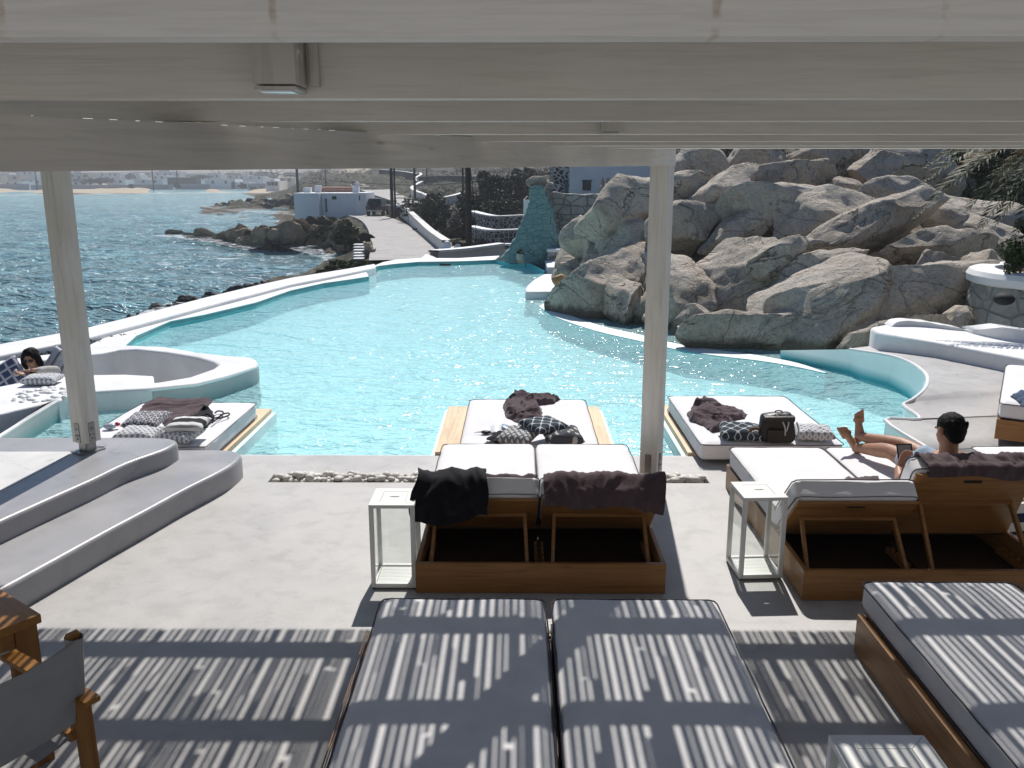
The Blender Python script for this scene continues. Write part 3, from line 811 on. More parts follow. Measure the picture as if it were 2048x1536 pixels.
def point_in(p, poly):
    x, y = p; c = False; n = len(poly); j = n-1
    for i in range(n):
        xi, yi = poly[i]; xj, yj = poly[j]
        if (yi > y) != (yj > y) and x < (xj-xi)*(y-yi)/(yj-yi)+xi: c = not c
        j = i
    return c
def seg_d(p, poly):
    m = 9; px_, py_ = p; n = len(poly)
    for i in range(n):
        ax, ay = poly[i]; bx, by = poly[(i+1) % n]
        dx, dy = bx-ax, by-ay; L = dx*dx+dy*dy or 1e-9
        t = max(0, min(1, ((px_-ax)*dx+(py_-ay)*dy)/L))
        m = min(m, math.hypot(px_-ax-dx*t, py_-ay-dy*t))
    return m
def crumple(name, label, cat, px_poly, z, h, mat, seed=0, fold=(6, 2.2, 0.4), res=.011, group=None, bunch=1.0):
    "rumpled cloth lying on a surface at height z: folds pile up inside its outline"
    poly = [(G(x, y, z).x, G(x, y, z).y) for x, y in px_poly]
    xs = [p[0] for p in poly]; ys = [p[1] for p in poly]
    nx = int((max(xs)-min(xs))/res)+3; ny = int((max(ys)-min(ys))/res)+3
    ca, sa = math.cos(fold[2]), math.sin(fold[2])
    mb = MB(); V = {}
    def hgt(x, y, d):
        u = x*ca+y*sa; w = -x*sa+y*ca
        wx = noise.noise(Vector((x*2.2+seed, y*2.2, 3)))*.30; wy = noise.noise(Vector((x*2.2, y*2.2+seed, 9)))*.30
        a = 1-abs(noise.noise(Vector(((u+wx)*fold[1], (w+wy)*fold[0], seed))))*2.2
        c = 1-abs(noise.noise(Vector(((u+wy)*fold[1]*2.4, (w+wx)*fold[0]*2.1, seed+5))))*2.2
        e = noise.noise(Vector((x*1.9+seed, y*1.9, 1)))*.5+.5
        q = min(1, d/.045); q = q*q*(3-2*q)
        f3 = 1-abs(noise.noise(Vector(((u+wx)*fold[1]*4, (w+wy)*fold[0]*4.5, seed+9))))*2.6
        return .005+q*h*(.12+.75*max(0, a)**1.5*(.35+e)*bunch+.22*max(0, c)**1.3+.05*max(0, f3)+.16*e)
    for i in range(nx):
        for j in range(ny):
            x = min(xs)+(i-1)*res; y = min(ys)+(j-1)*res
            jit = noise.noise(Vector((x*9+seed, y*9, 2)))*.02
            if point_in((x+jit, y-jit), poly):
                d = seg_d((x, y), poly)
                hz = hgt(x, y, d)
                k = Vector((noise.noise(Vector((x*14, y*14, seed))), noise.noise(Vector((x*14, y*14, seed+3))), 0))*.012
                V[i, j] = mb.bm.verts.new(Vector((x, y, z+hz))+k)
    for (i, j), a in V.items():
        if (i+1, j) in V and (i, j+1) in V and (i+1, j+1) in V:
            mb.bm.faces.new((a, V[i+1, j], V[i+1, j+1], V[i, j+1]))
    bmesh.ops.delete(mb.bm, geom=[v for v in mb.bm.verts if not v.link_faces], context='VERTS')
    # turn the rim down to the surface
    ed = [e for e in mb.bm.edges if e.is_boundary]
    ex = bmesh.ops.extrude_edge_only(mb.bm, edges=ed)
    for v in ex['geom']:
        if isinstance(v, bmesh.types.BMVert): v.co.z = z+.001
    o = mb.make(name, mat, recalc=True, smooth=70); return tag(o, label, cat, group)

TW = 'plum grey towels on the beds'
crumple('towel', 'big plum grey towel spread across the far part of the left pool bed', 'towel', [(268,838),(285,812),(318,800),(370,800),(428,800),(415,815),(392,830),(372,848),(345,857),(330,856),(322,844),(280,842)], .205, .045, M_towel, 3, (5, 1.2, 1.0), group=TW)
crumple('towel', 'crumpled dark towel thrown over the far edge of the middle pool bed', 'towel', [(1004,812),(1018,803),(1012,801),(1024,791),(1045,789),(1062,796),(1090,794),(1122,800),(1108,808),(1078,812),(1086,826),(1086,846),(1062,846),(1048,862),(1032,856),(1036,848),(1012,836)], .205, .075, M_towel, 8, (5, 3.5, .5), group=TW)
crumple('towel', 'crumpled dark towel on the left half of the right pool bed', 'towel', [(1374,832),(1384,812),(1405,804),(1430,812),(1455,820),(1472,820),(1496,830),(1490,838),(1470,842),(1446,862),(1425,866),(1405,852),(1378,842)], .205, .07, M_towel, 14, (5, 2.6, -.5), group=TW)
crumple('black_clothes', 'small heap of black clothes right of the towel on the left pool bed', 'clothes', [(372,842),(384,832),(402,822),(424,820),(430,832),(424,846),(414,856),(396,858),(378,852)], .205, .06, M_blackcl, 21, (6, 4, .2))
crumple('black_clothes', 'flat black garment beside the pillows on the middle pool bed', 'clothes', [(964,892),(984,882),(966,878),(986,872),(990,866),(1014,868),(1010,880),(1000,890),(984,896)], .203, .03, M_blackcl, 23, (6, 4, .2), res=.009)
crumple('towel', 'plum towel lying on the mattress beside the reading man', 'towel', [(1688,960),(1700,952),(1706,957),(1755,952),(1764,966),(1700,968)], .365, .02, M_towel, 31, group=TW)
crumple('blue_cloth', 'blue cloth lying on the far right lounger', 'cloth', [(2018,794),(2034,788),(2070,790),(2075,810),(2046,814),(2034,802)], .525, .05, M_bluecl, 33)
# bikini straps beside the black clothes
mb = MB()
for pts in ([(404,832),(416,828),(430,836),(444,830),(446,824),(436,822),(430,826)], [(424,846),(434,838),(448,834),(458,830),(456,826),(440,830)]):
    mb.tube(smooth_path([G(x, y, .235) for x, y in pts], 3), .008, 5)
tag(mb.make('swimwear_straps', M_blackcl), 'black swimwear straps trailing right of the black clothes', 'swimwear')

def drape(name, label, x0, x1, prof, mat, seed=0, amp=.012, group=None, thick=.012, ragged=.03, freq=7):
    "cloth hung over a backrest: profile (y,z) points swept along x, with wrinkles running down it"
    P = smooth_path([Vector((0, y, z)) for y, z in prof], 6)
    L = [0]
    for a, c in zip(P, P[1:]): L.append(L[-1]+(c-a).length)
    nx = int((x1-x0)/.012); rows = []; rows2 = []
    def pt(i, j, off):
        x = x0+(x1-x0)*i/nx; s = L[j]/L[-1]
        p = P[j].copy(); d = (P[min(j+1, len(P)-1)]-P[max(j-1, 0)]).normalized(); nn = Vector((0, -d.z, d.y))
        if nn.z < -.2 or (abs(nn.z) <= .2 and nn.y > 0 and False): pass
        w1 = noise.noise(Vector((x*freq+seed+s*1.4, s*1.2, seed))); w2 = noise.noise(Vector((x*freq*2.8+seed, s*4, 4)))
        w3 = noise.noise(Vector((x*freq*5+seed*2+s*3, s*2.5, 8))); wv = (1-abs(w1)*2.6)*amp+(1-abs(w2)*2.4)*amp*.75+w3*amp*.12
        p += nn*SGN*(max(wv, -amp*.3)+amp*.45+off)
        p.x = x+noise.noise(Vector((s*3, seed, x*2)))*.03*(1 if 0 < i < nx else 1.6)
        e = noise.noise(Vector((x*2.7, seed, 7)))*ragged
        if j > len(P)*.7: p.z += e*(s-.7)/.3*2.0; 
        if j < len(P)*.2: p.y += e*(1-s/.2)*2
        return p
    SGN = 1
    j0 = len(P)//2; d = (P[j0+1]-P[j0-1]).normalized(); nn = Vector((0, -d.z, d.y))
    mid = sum(P, Vector())/len(P)
    if nn.dot(P[j0]-mid) < 0: SGN = -1
    mb = MB()
    A = [[mb.bm.verts.new(pt(i, j, thick)) for i in range(nx+1)] for j in range(len(P))]
    Bq = [[mb.bm.verts.new(pt(i, j, 0.0)) for i in range(nx+1)] for j in range(len(P))]
    f = mb.bm.faces.new
    for j in range(len(P)-1):
        for i in range(nx):
            f((A[j][i], A[j][i+1], A[j+1][i+1], A[j+1][i])); f((Bq[j][i], Bq[j+1][i], Bq[j+1][i+1], Bq[j][i+1]))
        f((A[j][0], A[j+1][0], Bq[j+1][0], Bq[j][0])); f((A[j][nx], Bq[j][nx], Bq[j+1][nx], A[j+1][nx]))
    for i in range(nx):
        f((A[0][i], Bq[0][i], Bq[0][i+1], A[0][i+1])); J = len(P)-1
        f((A[J][i], A[J][i+1], Bq[J][i+1], Bq[J][i]))
    o = mb.make(name, mat, smooth=70); return tag(o, label, 'towel' if 'towel' in name else 'clothes', group)

def back_prof(hy, hb, y0, angd, Lp, inner=.16, drop=.12, g=.006):
    "outline of a raised back mattress near its top end, from its inside face over the top to the outside"
    a = R(angd); u = Vector((-math.cos(a), math.sin(a))); nn = Vector((math.sin(a), math.cos(a)))
    h = Vector((y0+hy, hb-.012)); q = lambda s, t: tuple(h+u*s+nn*t)
    return [q(Lp-inner, .165+g), q(Lp-.06, .168+g), q(Lp+.005, .160+g), q(Lp+.022+g, .13), q(Lp+.022+g, .07), q(Lp+.02+g, .03)]
def tail(p, n):    # the part hanging free under gravity
    y, z = p[-1]; return p+[(y-.012, z-.05), (y-.010, z-n)]
XL = G(832, 1187, 0).x; XM = G(1600, 1197, 0).x
pr = back_prof(.6, .2, 4.94, 41, .52)
drape('towel', 'dark plum towel draped over the right backrest of the middle sun lounger', XL+.80, XL+1.55, tail(pr, .05), M_towel, 4, .012, TW, ragged=.03)
pr2 = back_prof(.6, .2, 4.94, 41, .52, inner=.20)
drape('towel', 'plum towel behind the black clothes on the middle sun lounger', XL+.08, XL+.74, pr2[:2]+[(pr2[1][0]-.02, pr2[1][1]+.004)], M_towel, 9, .010, TW, ragged=.05)
# black garment: heaped and hanging over the corner
prb = [(y, z+.008) for y, z in back_prof(.6, .2, 4.94, 41, .52, inner=.13, g=.012)]
prb = prb[:3]+[(prb[3][0]-.02, prb[3][1]), (prb[4][0]-.03, prb[4][1]-.02), (prb[5][0]-.035, prb[5][1]-.05), (prb[5][0]-.03, prb[5][1]-.12), (prb[5][0]-.02, prb[5][1]-.16)]
drape('black_clothes', 'black jacket hanging over the left backrest of the middle sun lounger', XL-.02, XL+.42, prb, M_blackcl, 12, .017, None, ragged=.07, freq=5)
pr = back_prof(.6, .2, 4.86, 66, .53, inner=.14)
drape('towel', 'dark plum towel draped over the raised backrest behind the man', XM+.86, XM+1.62, tail(pr, .02), M_towel, 17, .012, TW, ragged=.035, freq=9)

# ---------------------------------------------------------------- pillows
def pat_mat(name, base, line, kind, scale=14.0, rough=.9):
    b = NB(name)
    tc = b.node('ShaderNodeTexCoord').outputs['Object']
    sp = b.node('ShaderNodeSeparateXYZ', Vector=tc); X, Y = sp.outputs['X'], sp.outputs['Y']
    m = b.math; S = lambda x: m('SINE', x)
    xs, ys = m('MULTIPLY', X, scale*math.pi), m('MULTIPLY', Y, scale*math.pi)
    if kind == 'lattice':      # ogee trellis
        f = m('ABSOLUTE', m('ADD', S(xs), m('COSINE', ys))); fac = b.ramp(f, [(.16, 1.0), (.30, 0.0)])
    elif kind == 'dots':
        vo = m('MULTIPLY', m('ABSOLUTE', S(xs)), m('ABSOLUTE', S(ys)))
        v2 = m('MULTIPLY', m('ABSOLUTE', m('COSINE', xs)), m('ABSOLUTE', m('COSINE', ys)))
        fac = b.ramp(m('MAXIMUM', vo, m('MULTIPLY', v2, .9)), [(.52, 0.0), (.58, 1.0), (.82, 1.0), (.86, .1)])
    elif kind == 'fret':
        f = m('MAXIMUM', m('ABSOLUTE', S(m('ADD', xs, ys))), m('ABSOLUTE', S(m('SUBTRACT', xs, ys))))
        g_ = m('MULTIPLY', m('ABSOLUTE', S(m('MULTIPLY', xs, 2.0))), m('ABSOLUTE', S(m('MULTIPLY', ys, 2.0))))
        fac = b.ramp(m('SUBTRACT', f, m('MULTIPLY', g_, .45)), [(.62, 0.0), (.70, 1.0)])
    elif kind == 'damask':
        r2 = m('SQRT', m('ADD', m('POWER', X, 2.0), m('POWER', m('MULTIPLY', Y, 1.0), 2.0)))
        an = m('ARCTAN2', Y, X)
        a1 = m('MULTIPLY', S(m('MULTIPLY', an, 8.0)), S(m('MULTIPLY', r2, 62.0)))
        a2 = m('MULTIPLY', S(m('MULTIPLY', xs, 1.6)), S(m('MULTIPLY', ys, 1.6)))
        fac = b.ramp(m('ADD', a1, m('MULTIPLY', a2, .8)), [(.52, 0.0), (.62, 1.0)])
    elif kind == 'stripe':
        f = m('ABSOLUTE', m('ADD', Y, .01)); fac = b.ramp(f, [(.045, 1.0), (.05, 0.0), (.10, 0.0), (.105, .55), (.12, .55), (.125, 0.0)], 'CONSTANT')
    elif kind == 'check':
        fac = b.ramp(m('MAXIMUM', m('ABSOLUTE', S(xs)), m('ABSOLUTE', S(ys))), [(.90, 0.0), (.95, 1.0)])
    else:
        f = m('FRACT', m('MULTIPLY', X, scale)); fac = b.ramp(f, [(.0, 0.0), (.42, 1.0), (.60, .35), (.72, 0.0)], 'CONSTANT')
    col = b.mix(fac, base, line)
    n = b.noise(tc, 300, 2)
    return b.pbr(col, rough, b.bump(b.math('ADD', n, b.math('MULTIPLY', b.noise(tc, 8, 4), 3)), .3, .004), Specular__IOR__Level=.15)
navy, cream, offw = (.035,.045,.062), (.60,.59,.55), (.66,.65,.64)
PM = {'trellis': pat_mat('navy_trellis_cotton', (.04,.052,.068), (.50,.52,.52), 'lattice', 18),
      'fret': pat_mat('cream_fretwork_cotton', (.15,.16,.175), (.56,.55,.52), 'fret', 17),
      'damask': pat_mat('slate_damask_cotton', (.075,.08,.095), (.50,.48,.43), 'damask', 12),
      'stripe': pat_mat('black_white_stripe_cotton', offw, (.03,.03,.033), 'stripe', 1),
      'dots': pat_mat('medallion_cotton', (.50,.49,.51), (.09,.09,.11), 'dots', 14),
      'fine': pat_mat('grey_lattice_cotton', (.62,.62,.63), (.26,.27,.29), 'fret', 19),
      'check': pat_mat('blue_check_cotton', (.07,.09,.16), (.5,.5,.54), 'check', 9),
      'wide': pat_mat('grey_striped_cotton', (.50,.51,.54), (.14,.15,.18), 'bands', 7)}
PG_ = 'patterned cushions on the pool beds and in the lounge'
def pillow(label, mat, c, size=(.44,.44,.14), rot=(0,0,0), seed=0):
    mb = MB(); W, L, T = size[0]/2, size[1]/2, size[2]/2; N = 26
    for s in (1, -1):
        rows = []
        for i in range(N+1):
            row = []
            for j in range(N+1):
                u = -1+2*i/N; w = -1+2*j/N
                px_ = u*(1-.07*(1-w*w)); py_ = w*(1-.07*(1-u*u))
                e = max(0, (1-u**4))*max(0, (1-w**4))
                hz = T*(e**.5)*(.82+.18*noise.noise(Vector((u*2+seed, w*2, s))))+.004
                hz += noise.noise(Vector((u*4+seed, w*4, s*3)))*.006*e
                row.append(Vector((px_*W, py_*L, s*hz if 0 < i < N and 0 < j < N else 0)))
            rows.append(row if s > 0 else row[::-1])
        mb.grid(rows)
    bmesh.ops.remove_doubles(mb.bm, verts=mb.bm.verts, dist=1e-5)
    Rm = Matrix.Rotation(rot[2], 3, 'Z') @ Matrix.Rotation(rot[1], 3, 'Y') @ Matrix.Rotation(rot[0], 3, 'X')
    zz = min((Rm@v.co).z for v in mb.bm.verts)
    bmesh.ops.recalc_face_normals(mb.bm, faces=mb.bm.faces)
    me = bpy.data.meshes.new('pillow'); mb.bm.to_mesh(me); mb.bm.free(); me.materials.append(PM[mat])
    o = bpy.data.objects.new('pillow', me); COL.objects.link(o); me.shade_smooth()
    o.location = (c[0], c[1], c[2]-zz); o.rotation_euler = Rm.to_euler()
    WM[o] = o.matrix_basis.copy()
    return tag(o, label, 'cushion', PG_)
z = .205
p = G(1038, 893, z); pillow('cream and grey fretwork cushion, left of three on the middle pool bed', 'fret', (p.x, p.y+.12, z), (.34,.30,.12), (R(10), R(-4), R(-28)), 1)
p = G(1125, 893, z); pillow('slate cushion with cream ornaments, right of three on the middle pool bed', 'damask', (p.x, p.y+.12, z), (.36,.30,.13), (R(8), R(4), R(10)), 2)
p = G(1089, 893, z); pillow('navy cushion with white trellis lying across the other two', 'trellis', (p.x, p.y+.17, z+.095), (.36,.32,.10), (R(6), R(2), R(38)), 3)
p = G(1485, 884, z); pillow('navy trellis cushion left of the brown rucksack', 'trellis', (p.x, p.y+.12, z), (.38,.30,.12), (R(8), 0, R(-8)), 4)
p = G(1632, 884, z); pillow('small patterned grey cushion right of the brown rucksack', 'fine', (p.x, p.y+.10, z), (.36,.26,.12), (R(6), 0, R(-6)), 5)
p = G(270, 882, z); pillow('pale cushion with white trellis lowest in the left pillow heap', 'fine', (p.x+.02, p.y+.06, z), (.38,.30,.11), (R(4), 0, R(-4)), 6)
p = G(284, 872, z); pillow('medallion patterned cushion on top of the left pillow heap', 'dots', (p.x, p.y+.12, z+.06), (.38,.28,.10), (R(12), R(-3), R(-10)), 7)
p = G(356, 888, z); pillow('pale lattice cushion under the black striped one', 'fine', (p.x, p.y+.10, z), (.32,.28,.12), (R(8), R(3), R(-18)), 8)
p = G(366, 888, z); pillow('white cushion with a black stripe, right end of the left pillow heap', 'stripe', (p.x, p.y+.15, z+.085), (.34,.30,.10), (R(4), 0, R(2)), 9)
zt2 = RIMZ-.004
p = G(80, 770, zt2); pillow('white cushion with grey scallops on the lounge table before the woman', 'fine', (p.x, p.y+.06, zt2), (.42,.30,.12), (R(2), 0, R(5)), 10)
p = D(121, 737, 10.95); pillow('grey striped cushion leaning on the lounge parapet right of the woman', 'wide', (p.x, p.y, p.z-.20), (.40,.40,.12), (R(62), R(25), R(-10)), 11)
p = D(17, 755, 10.55); pillow('dark blue checked cushion leaning left of the woman', 'check', (p.x, p.y, p.z-.22), (.40,.40,.12), (R(58), R(-30), R(25)), 12)

# ---------------------------------------------------------------- bags and small things
M_leather = simple('brown_leather', (.018,.014,.012), .45, .3, 8, .4, .004, 50, kind='Object')
M_tan = simple('tan_leather', (.16,.085,.04), .5, .3, 8, .3, .003, 60, kind='Object')
M_strap = simple('pale_webbing', (.50,.50,.48), .7, .1, 8, .2)
p = G(1556, 888, z); rs = thing('rucksack', 'dark brown rucksack standing on the right pool bed', 'rucksack', (p.x, p.y+.07, z), R(-3))
keep = WM[rs]; WM[rs] = Matrix.Identity(4)
mb = MB(); t = bmesh.new(); bmesh.ops.create_cube(t, size=2); bmesh.ops.subdivide_edges(t, edges=t.edges[:], cuts=9, use_grid_fill=True)
for v in t.verts:
    q = Vector(v.co); m4 = (abs(q.x)**5+abs(q.y)**5+abs(q.z)**5)**.2; q = q/m4
    q = Vector((q.x*.158*(1-.10*q.z), q.y*.075, q.z*.135))
    v.co = q+Vector((0,0,.135))+Vector((noise.noise(q*9), noise.noise(q*9+Vector((4,0,0))), noise.noise(q*11)))*.014
mb.add(t); mb.make('bag_body', M_leather, rs)
mb = MB(); mb.box((0, -.083, .075), (.20, .03, .12), bev=.012); mb.make('front_pocket', M_leather, rs)
mb = MB(); mb.box((.0, -.06, .235), (.27, .09, .05), bev=.02); mb.disp(.008, 12); mb.make('top_flap', M_leather, rs)
mb = MB(); mb.tube(smooth_path([(-.04,-.06,.272),(.01,-.09,.235),(.045,-.105,.16),(.05,-.108,.09)], 4), .006, 6); mb.tube(smooth_path([(.06,-.07,.268),(.075,-.10,.21),(.06,-.108,.13)], 4), .006, 6)
mb.make('strap', M_strap, rs)
mb = MB(); mb.tube(smooth_path([(-.03,0,.262),(-.015,0,.285),(.03,0,.285),(.045,0,.262)], 4), .006, 6); mb.make('handle', M_leather, rs)
mb = MB(); mb.tube(smooth_path([(-.15,-.03,.12),(-.21,-.03,.13),(-.235,-.02,.10),(-.22,-.02,.06)], 4), .014, 6); mb.make('side_strap', M_tan, rs)
mb = MB(); mb.tube(smooth_path([(.165,-.02,.19),(.185,-.03,.12),(.18,-.03,.05),(.165,-.03,.02)], 4), [.008]*13, 6); mb.make('water_tube', M_strap, rs)
WM[rs] = keep
# beach bag
b = NB('navy_white_canvas'); sp = b.node('ShaderNodeSeparateXYZ', Vector=b.pos((1,1,1), 'Object'))
f = b.math('FRACT', b.math('ADD', b.math('MULTIPLY', sp.outputs['Z'], 7.6), .12)); col = b.ramp(f, [(0, (.62,.61,.59)), (.5, (.012,.02,.06))], 'CONSTANT')
lowz = b.ramp(sp.outputs['Z'], [(.085, 1.0), (.087, 0.0)], 'CONSTANT'); col = b.mix(lowz, col, (.42,.29,.16))
M_canvas = b.pbr(col, .9, b.bump(b.noise(b.pos((1,1,1), 'Object'), 60, 3), .3, .004))
bg_ = thing('beach_bag', 'navy and white striped beach bag between two sun loungers', 'bag', (3.46, 5.78, 0), R(12))
keep = WM[bg_]; WM[bg_] = Matrix.Identity(4)
mb = MB(); rows = []
for k in range(12):
    zz = k/11*.30; rr_ = .155+.03*math.sin(k/11*3.0); row = []
    for a in range(33):
        an = 2*math.pi*a/32; sq = 1/max(abs(math.cos(an))**3+abs(math.sin(an))**3, .01)**(1/3)
        w_ = rr_*sq*(1+.05*noise.noise(Vector((math.cos(an)*2, math.sin(an)*2, zz*9))))
        row.append(Vector((w_*1.1*math.cos(an), w_*.62*math.sin(an), zz+.012*math.sin(an*3)*(k/11))))
    rows.append(row)
mb.grid(rows); mb.grid([[Vector((v.x*.96, v.y*.96, v.z)) for v in rows[-1]], [Vector((v.x*.5, v.y*.4, .27)) for v in rows[-1]], [Vector((0, 0, .26)) for v in rows[-1]]])
bmesh.ops.remove_doubles(mb.bm, verts=mb.bm.verts, dist=1e-4)
mb.make('bag_body', M_canvas, bg_)
M_rope = simple('cream_rope', (.55,.48,.38), .9, .2, 40, .5, .004, 120)
for s in (-1, 1):
    mb = MB(); mb.tube(smooth_path([(-.09, s*.075, .29), (-.085, s*.10, .335), (0, s*.115, .345), (.08, s*.10, .33), (.09, s*.078, .285)], 5), .011, 7); mb.make('handle', M_rope, bg_)
mb = MB(); mb.ball((.10, -.085, .30), .02); mb.make('tassel', M_rope, bg_)
WM[bg_] = keep
# papers, sunglasses, tissue
M_paper = simple('glossy_paper', (.72,.74,.76), .4, .1, 9, 0); M_paperb = simple('printed_paper', (.30,.42,.52), .4, .4, 30, 0)
p = G(1002, 864, z)
mb = MB(); rows = [[Vector((p.x-.10+.2*i/8, p.y-.07+.14*j/6, z+.012+.02*math.sin(i*.7)*(1 if j else .6)+.004*j)) for i in range(9)] for j in range(7)]
mb.grid(rows); tag(mb.make('magazine', M_paper), 'white curled magazine left of the pillows on the middle pool bed', 'magazine')
p = G(1012, 862, z)
mb = MB(); rows = [[Vector((p.x-.04+.13*i/6, p.y-.02+.07*j/4, z+.045+.012*math.sin(i*.9+1))) for i in range(7)] for j in range(5)]
mb.grid(rows); tag(mb.make('leaflet', M_paperb), 'pale blue leaflet lying on the curled magazine', 'leaflet')
p = G(972, 868, z)
mb = MB(); mb.ball((p.x, p.y, z+.018), .05, .03, .018); mb.tube([(p.x-.04, p.y, z+.02), (p.x-.11, p.y+.01, z+.012)], [.006, .002], 5)
tag(mb.make('wooden_spoon', M_leather), 'small dark pointed object beside the magazine', 'hairbrush')
p = G(236, 857, z)
mb = MB(); mb.ball((p.x, p.y, z+.04), .028, .02, .022); mb.mi = 1; mb.ball((p.x-.06, p.y-.03, z+.03), .06, .04, .03); mb.disp(.01, 20)
tag(mb.make('bottle_pouch', [simple('red_plastic', (.5,.02,.04), .4), simple('clear_bag', (.45,.5,.55), .2)]), 'small clear pouch with a red cap on the left pool bed', 'pouch')
# cup standing by the rock at the water's edge
p = G(1366, 672, -.10)
mb = MB(); mb.lathe((p.x, p.y, WZ-.02), [(.055,0), (.075,.12), (.075,.19), (.10,.195), (.10,.215), (.085,.215), (.06,.02)], 16)
tag(mb.make('water_outlet', M_rim), 'small white cup shaped water outlet at the foot of the rocks', 'outlet')
# pool skimmer slot on the far wall
a, c = G(881, 525, -.03), G(903, 525, -.03)
mb = MB(); mb.span((a.x, a.y-.35, -.10), (c.x, a.y-.30, -.035)); tag(mb.make('skimmer_slot', M_dark), 'dark skimmer slot in the far pool wall', 'skimmer')

# pebbles
rp = random.Random(3); M_peb = simple('white_pebble', (.66,.63,.58), .6, .14, 3, .2, .004, 40)
mb = MB()
def pebbles(x0, x1, y0, y1, z, n, r=(.018, .042), lay=1):
    for k in range(n):
        r_ = rp.uniform(*r); t = bmesh.new(); bmesh.ops.create_icosphere(t, subdivisions=2, radius=r_)
        sx, sy, sz = rp.uniform(.9, 1.5), rp.uniform(.75, 1.1), rp.uniform(.5, .8)
        for v in t.verts: v.co = Vector((v.co.x*sx, v.co.y*sy, v.co.z*sz))*(1+.18*noise.noise(v.co*30+Vector((k, 0, 0))))
        mb.add(t, Matrix.Translation((rp.uniform(x0+r_, x1-r_), rp.uniform(y0+r_, y1-r_), z+rp.uniform(.5, 1.1)*r_)) @ Matrix.Rotation(rp.uniform(0, 3), 4, 'Z'))
pebbles(-2.10, -.60, 6.972, 7.16, -.06, 175); pebbles(-2.10, -.60, 6.972, 7.16, -.02, 120)
pebbles(1.17, 1.61, 6.972, 7.16, -.06, 55); pebbles(1.17, 1.61, 6.972, 7.16, -.02, 38)
tag(mb.make('pebbles', M_peb, smooth=60), 'white pebbles filling the channel near the pool edge', kind='stuff')
mb = MB(); c = G(88, 788, RIMZ)
for k in range(60):
    an, q = rp.uniform(0, 6.3), rp.random()**.5
    r_ = rp.uniform(.02, .055); t = bmesh.new(); bmesh.ops.create_icosphere(t, subdivisions=2, radius=r_)
    for v in t.verts: v.co = Vector((v.co.x, v.co.y*.8, v.co.z*.5))*(1+.25*noise.noise(v.co*18+Vector((k, 0, 0))))
    mb.add(t, Matrix.Translation((c.x+math.cos(an)*q*.38, c.y+math.sin(an)*q*.36, RIMZ-.004)) @ Matrix.Rotation(rp.uniform(0, 3), 4, 'Z'))
tag(mb.make('white_stones', M_rim, smooth=50), 'whitewashed stones heaped on the lounge table', kind='stuff')

# ---------------------------------------------------------------- table and folding chair at the lower left
M_teak = wood('oiled_teak', (.34,.155,.035), (.20,.08,.018), 'x', .35)
M_teak2 = wood('oiled_teak_upright', (.30,.135,.035), (.18,.07,.018), 'z', .4)
M_canv = fabric('grey_canvas', (.34,.335,.33), (.29,.285,.28), 600)
c0, cA, cB = G(82, 1228, .70), G(0, 1177, .70), G(0, 1258, .70)
ex = (cA-c0).normalized(); ey = Vector((-ex.y, ex.x, 0)); ey = ey if ey.dot(cB-c0) > 0 else -ey
tb = thing('side_table', 'wooden table cut by the left photo edge, striped by sunlight', 'table', tuple(c0+ex*.45+ey*.45-Vector((0,0,.7))), math.atan2(ex.y, ex.x))
S = (1 if (Matrix.Rotation(math.atan2(ex.y, ex.x), 3, 'Z')@Vector((0,1,0))).dot(ey) > 0 else -1)
keep = WM[tb]; WM[tb] = Matrix.Identity(4)
mb = MB(); mb.span((-.45, -.45, .66), (.45, .45, .70), bev=.006); mb.make('tabletop', M_teak, tb)
for sx in (-1, 1):
    for sy in (-1, 1):
        mb = MB(); mb.span((sx*.435, sy*.435, 0), (sx*.345, sy*.345, .6595), bev=.005); mb.make('leg', M_teak2, tb)
for s in (-1, 1):
    mb = MB(); mb.span((-.344, s*.425, .58), (.344, s*.40, .6595), bev=.003); mb.make('apron', M_teak, tb)
    mb = MB(); mb.span((s*.425, -.344, .58), (s*.40, .344, .6595), bev=.003); mb.make('apron', M_teak, tb)
WM[tb] = keep
# chair: local x = to its right side as the sitter faces +y
ra, fa = G(185, 1398, .62), G(18, 1306, .62)
f = (fa-ra); f.z = 0; Lf = .60; f.normalize(); ang_c = math.atan2(f.y, f.x)-math.pi/2
rx = Vector((f.y, -f.x, 0))      # sitter's right, lies away from the photo edge
ch = thing('folding_chair', 'director chair with grey canvas back at the lower left', 'chair', (ra.x+f.x*Lf/2-rx.x*.27, ra.y+f.y*Lf/2-rx.y*.27, 0), ang_c)
keep = WM[ch]; WM[ch] = Matrix.Identity(4)
for s in (-1, 1):
    mb = MB(); t = bmesh.new(); mb.box((s*.27, 0, .608), (.065, Lf, .024), bev=.008); mb.make('armrest', M_teak, ch)
    mb = MB(); mb.bar((s*.268, -.235, 0), (s*.268, -.22, .595), .032, .06, bev=.004, up=(1,0,0)); mb.make('leg', M_teak2, ch)
    mb = MB(); mb.bar((s*.268, .235, 0), (s*.268, .22, .595), .032, .05, bev=.004, up=(1,0,0)); mb.make('leg', M_teak2, ch)
    mb = MB(); mb.bar((s*.262, -.185, .45), (s*.262, -.235, .875), .026, .045, bev=.006, up=(1,0,0)); mb.make('back_post', M_teak2, ch)
    mb = MB(); mb.bar((s*.235, -.20, .44), (s*.235, .22, .44), .028, .03, bev=.003); mb.make('seat_rail', M_teak, ch)
    mb = MB(); mb.bar((s*.25, -.21, .04), (s*.25, .22, .04), .028, .03, bev=.003); mb.make('stretcher', M_teak, ch)
for yy in (-.1, .14):
    mb = MB(); mb.bar((-.235, yy, .07), (.235, yy+.028, .42), .025, .02, bev=.002, up=(0,1,0)); mb.make('cross_brace', M_teak2, ch)
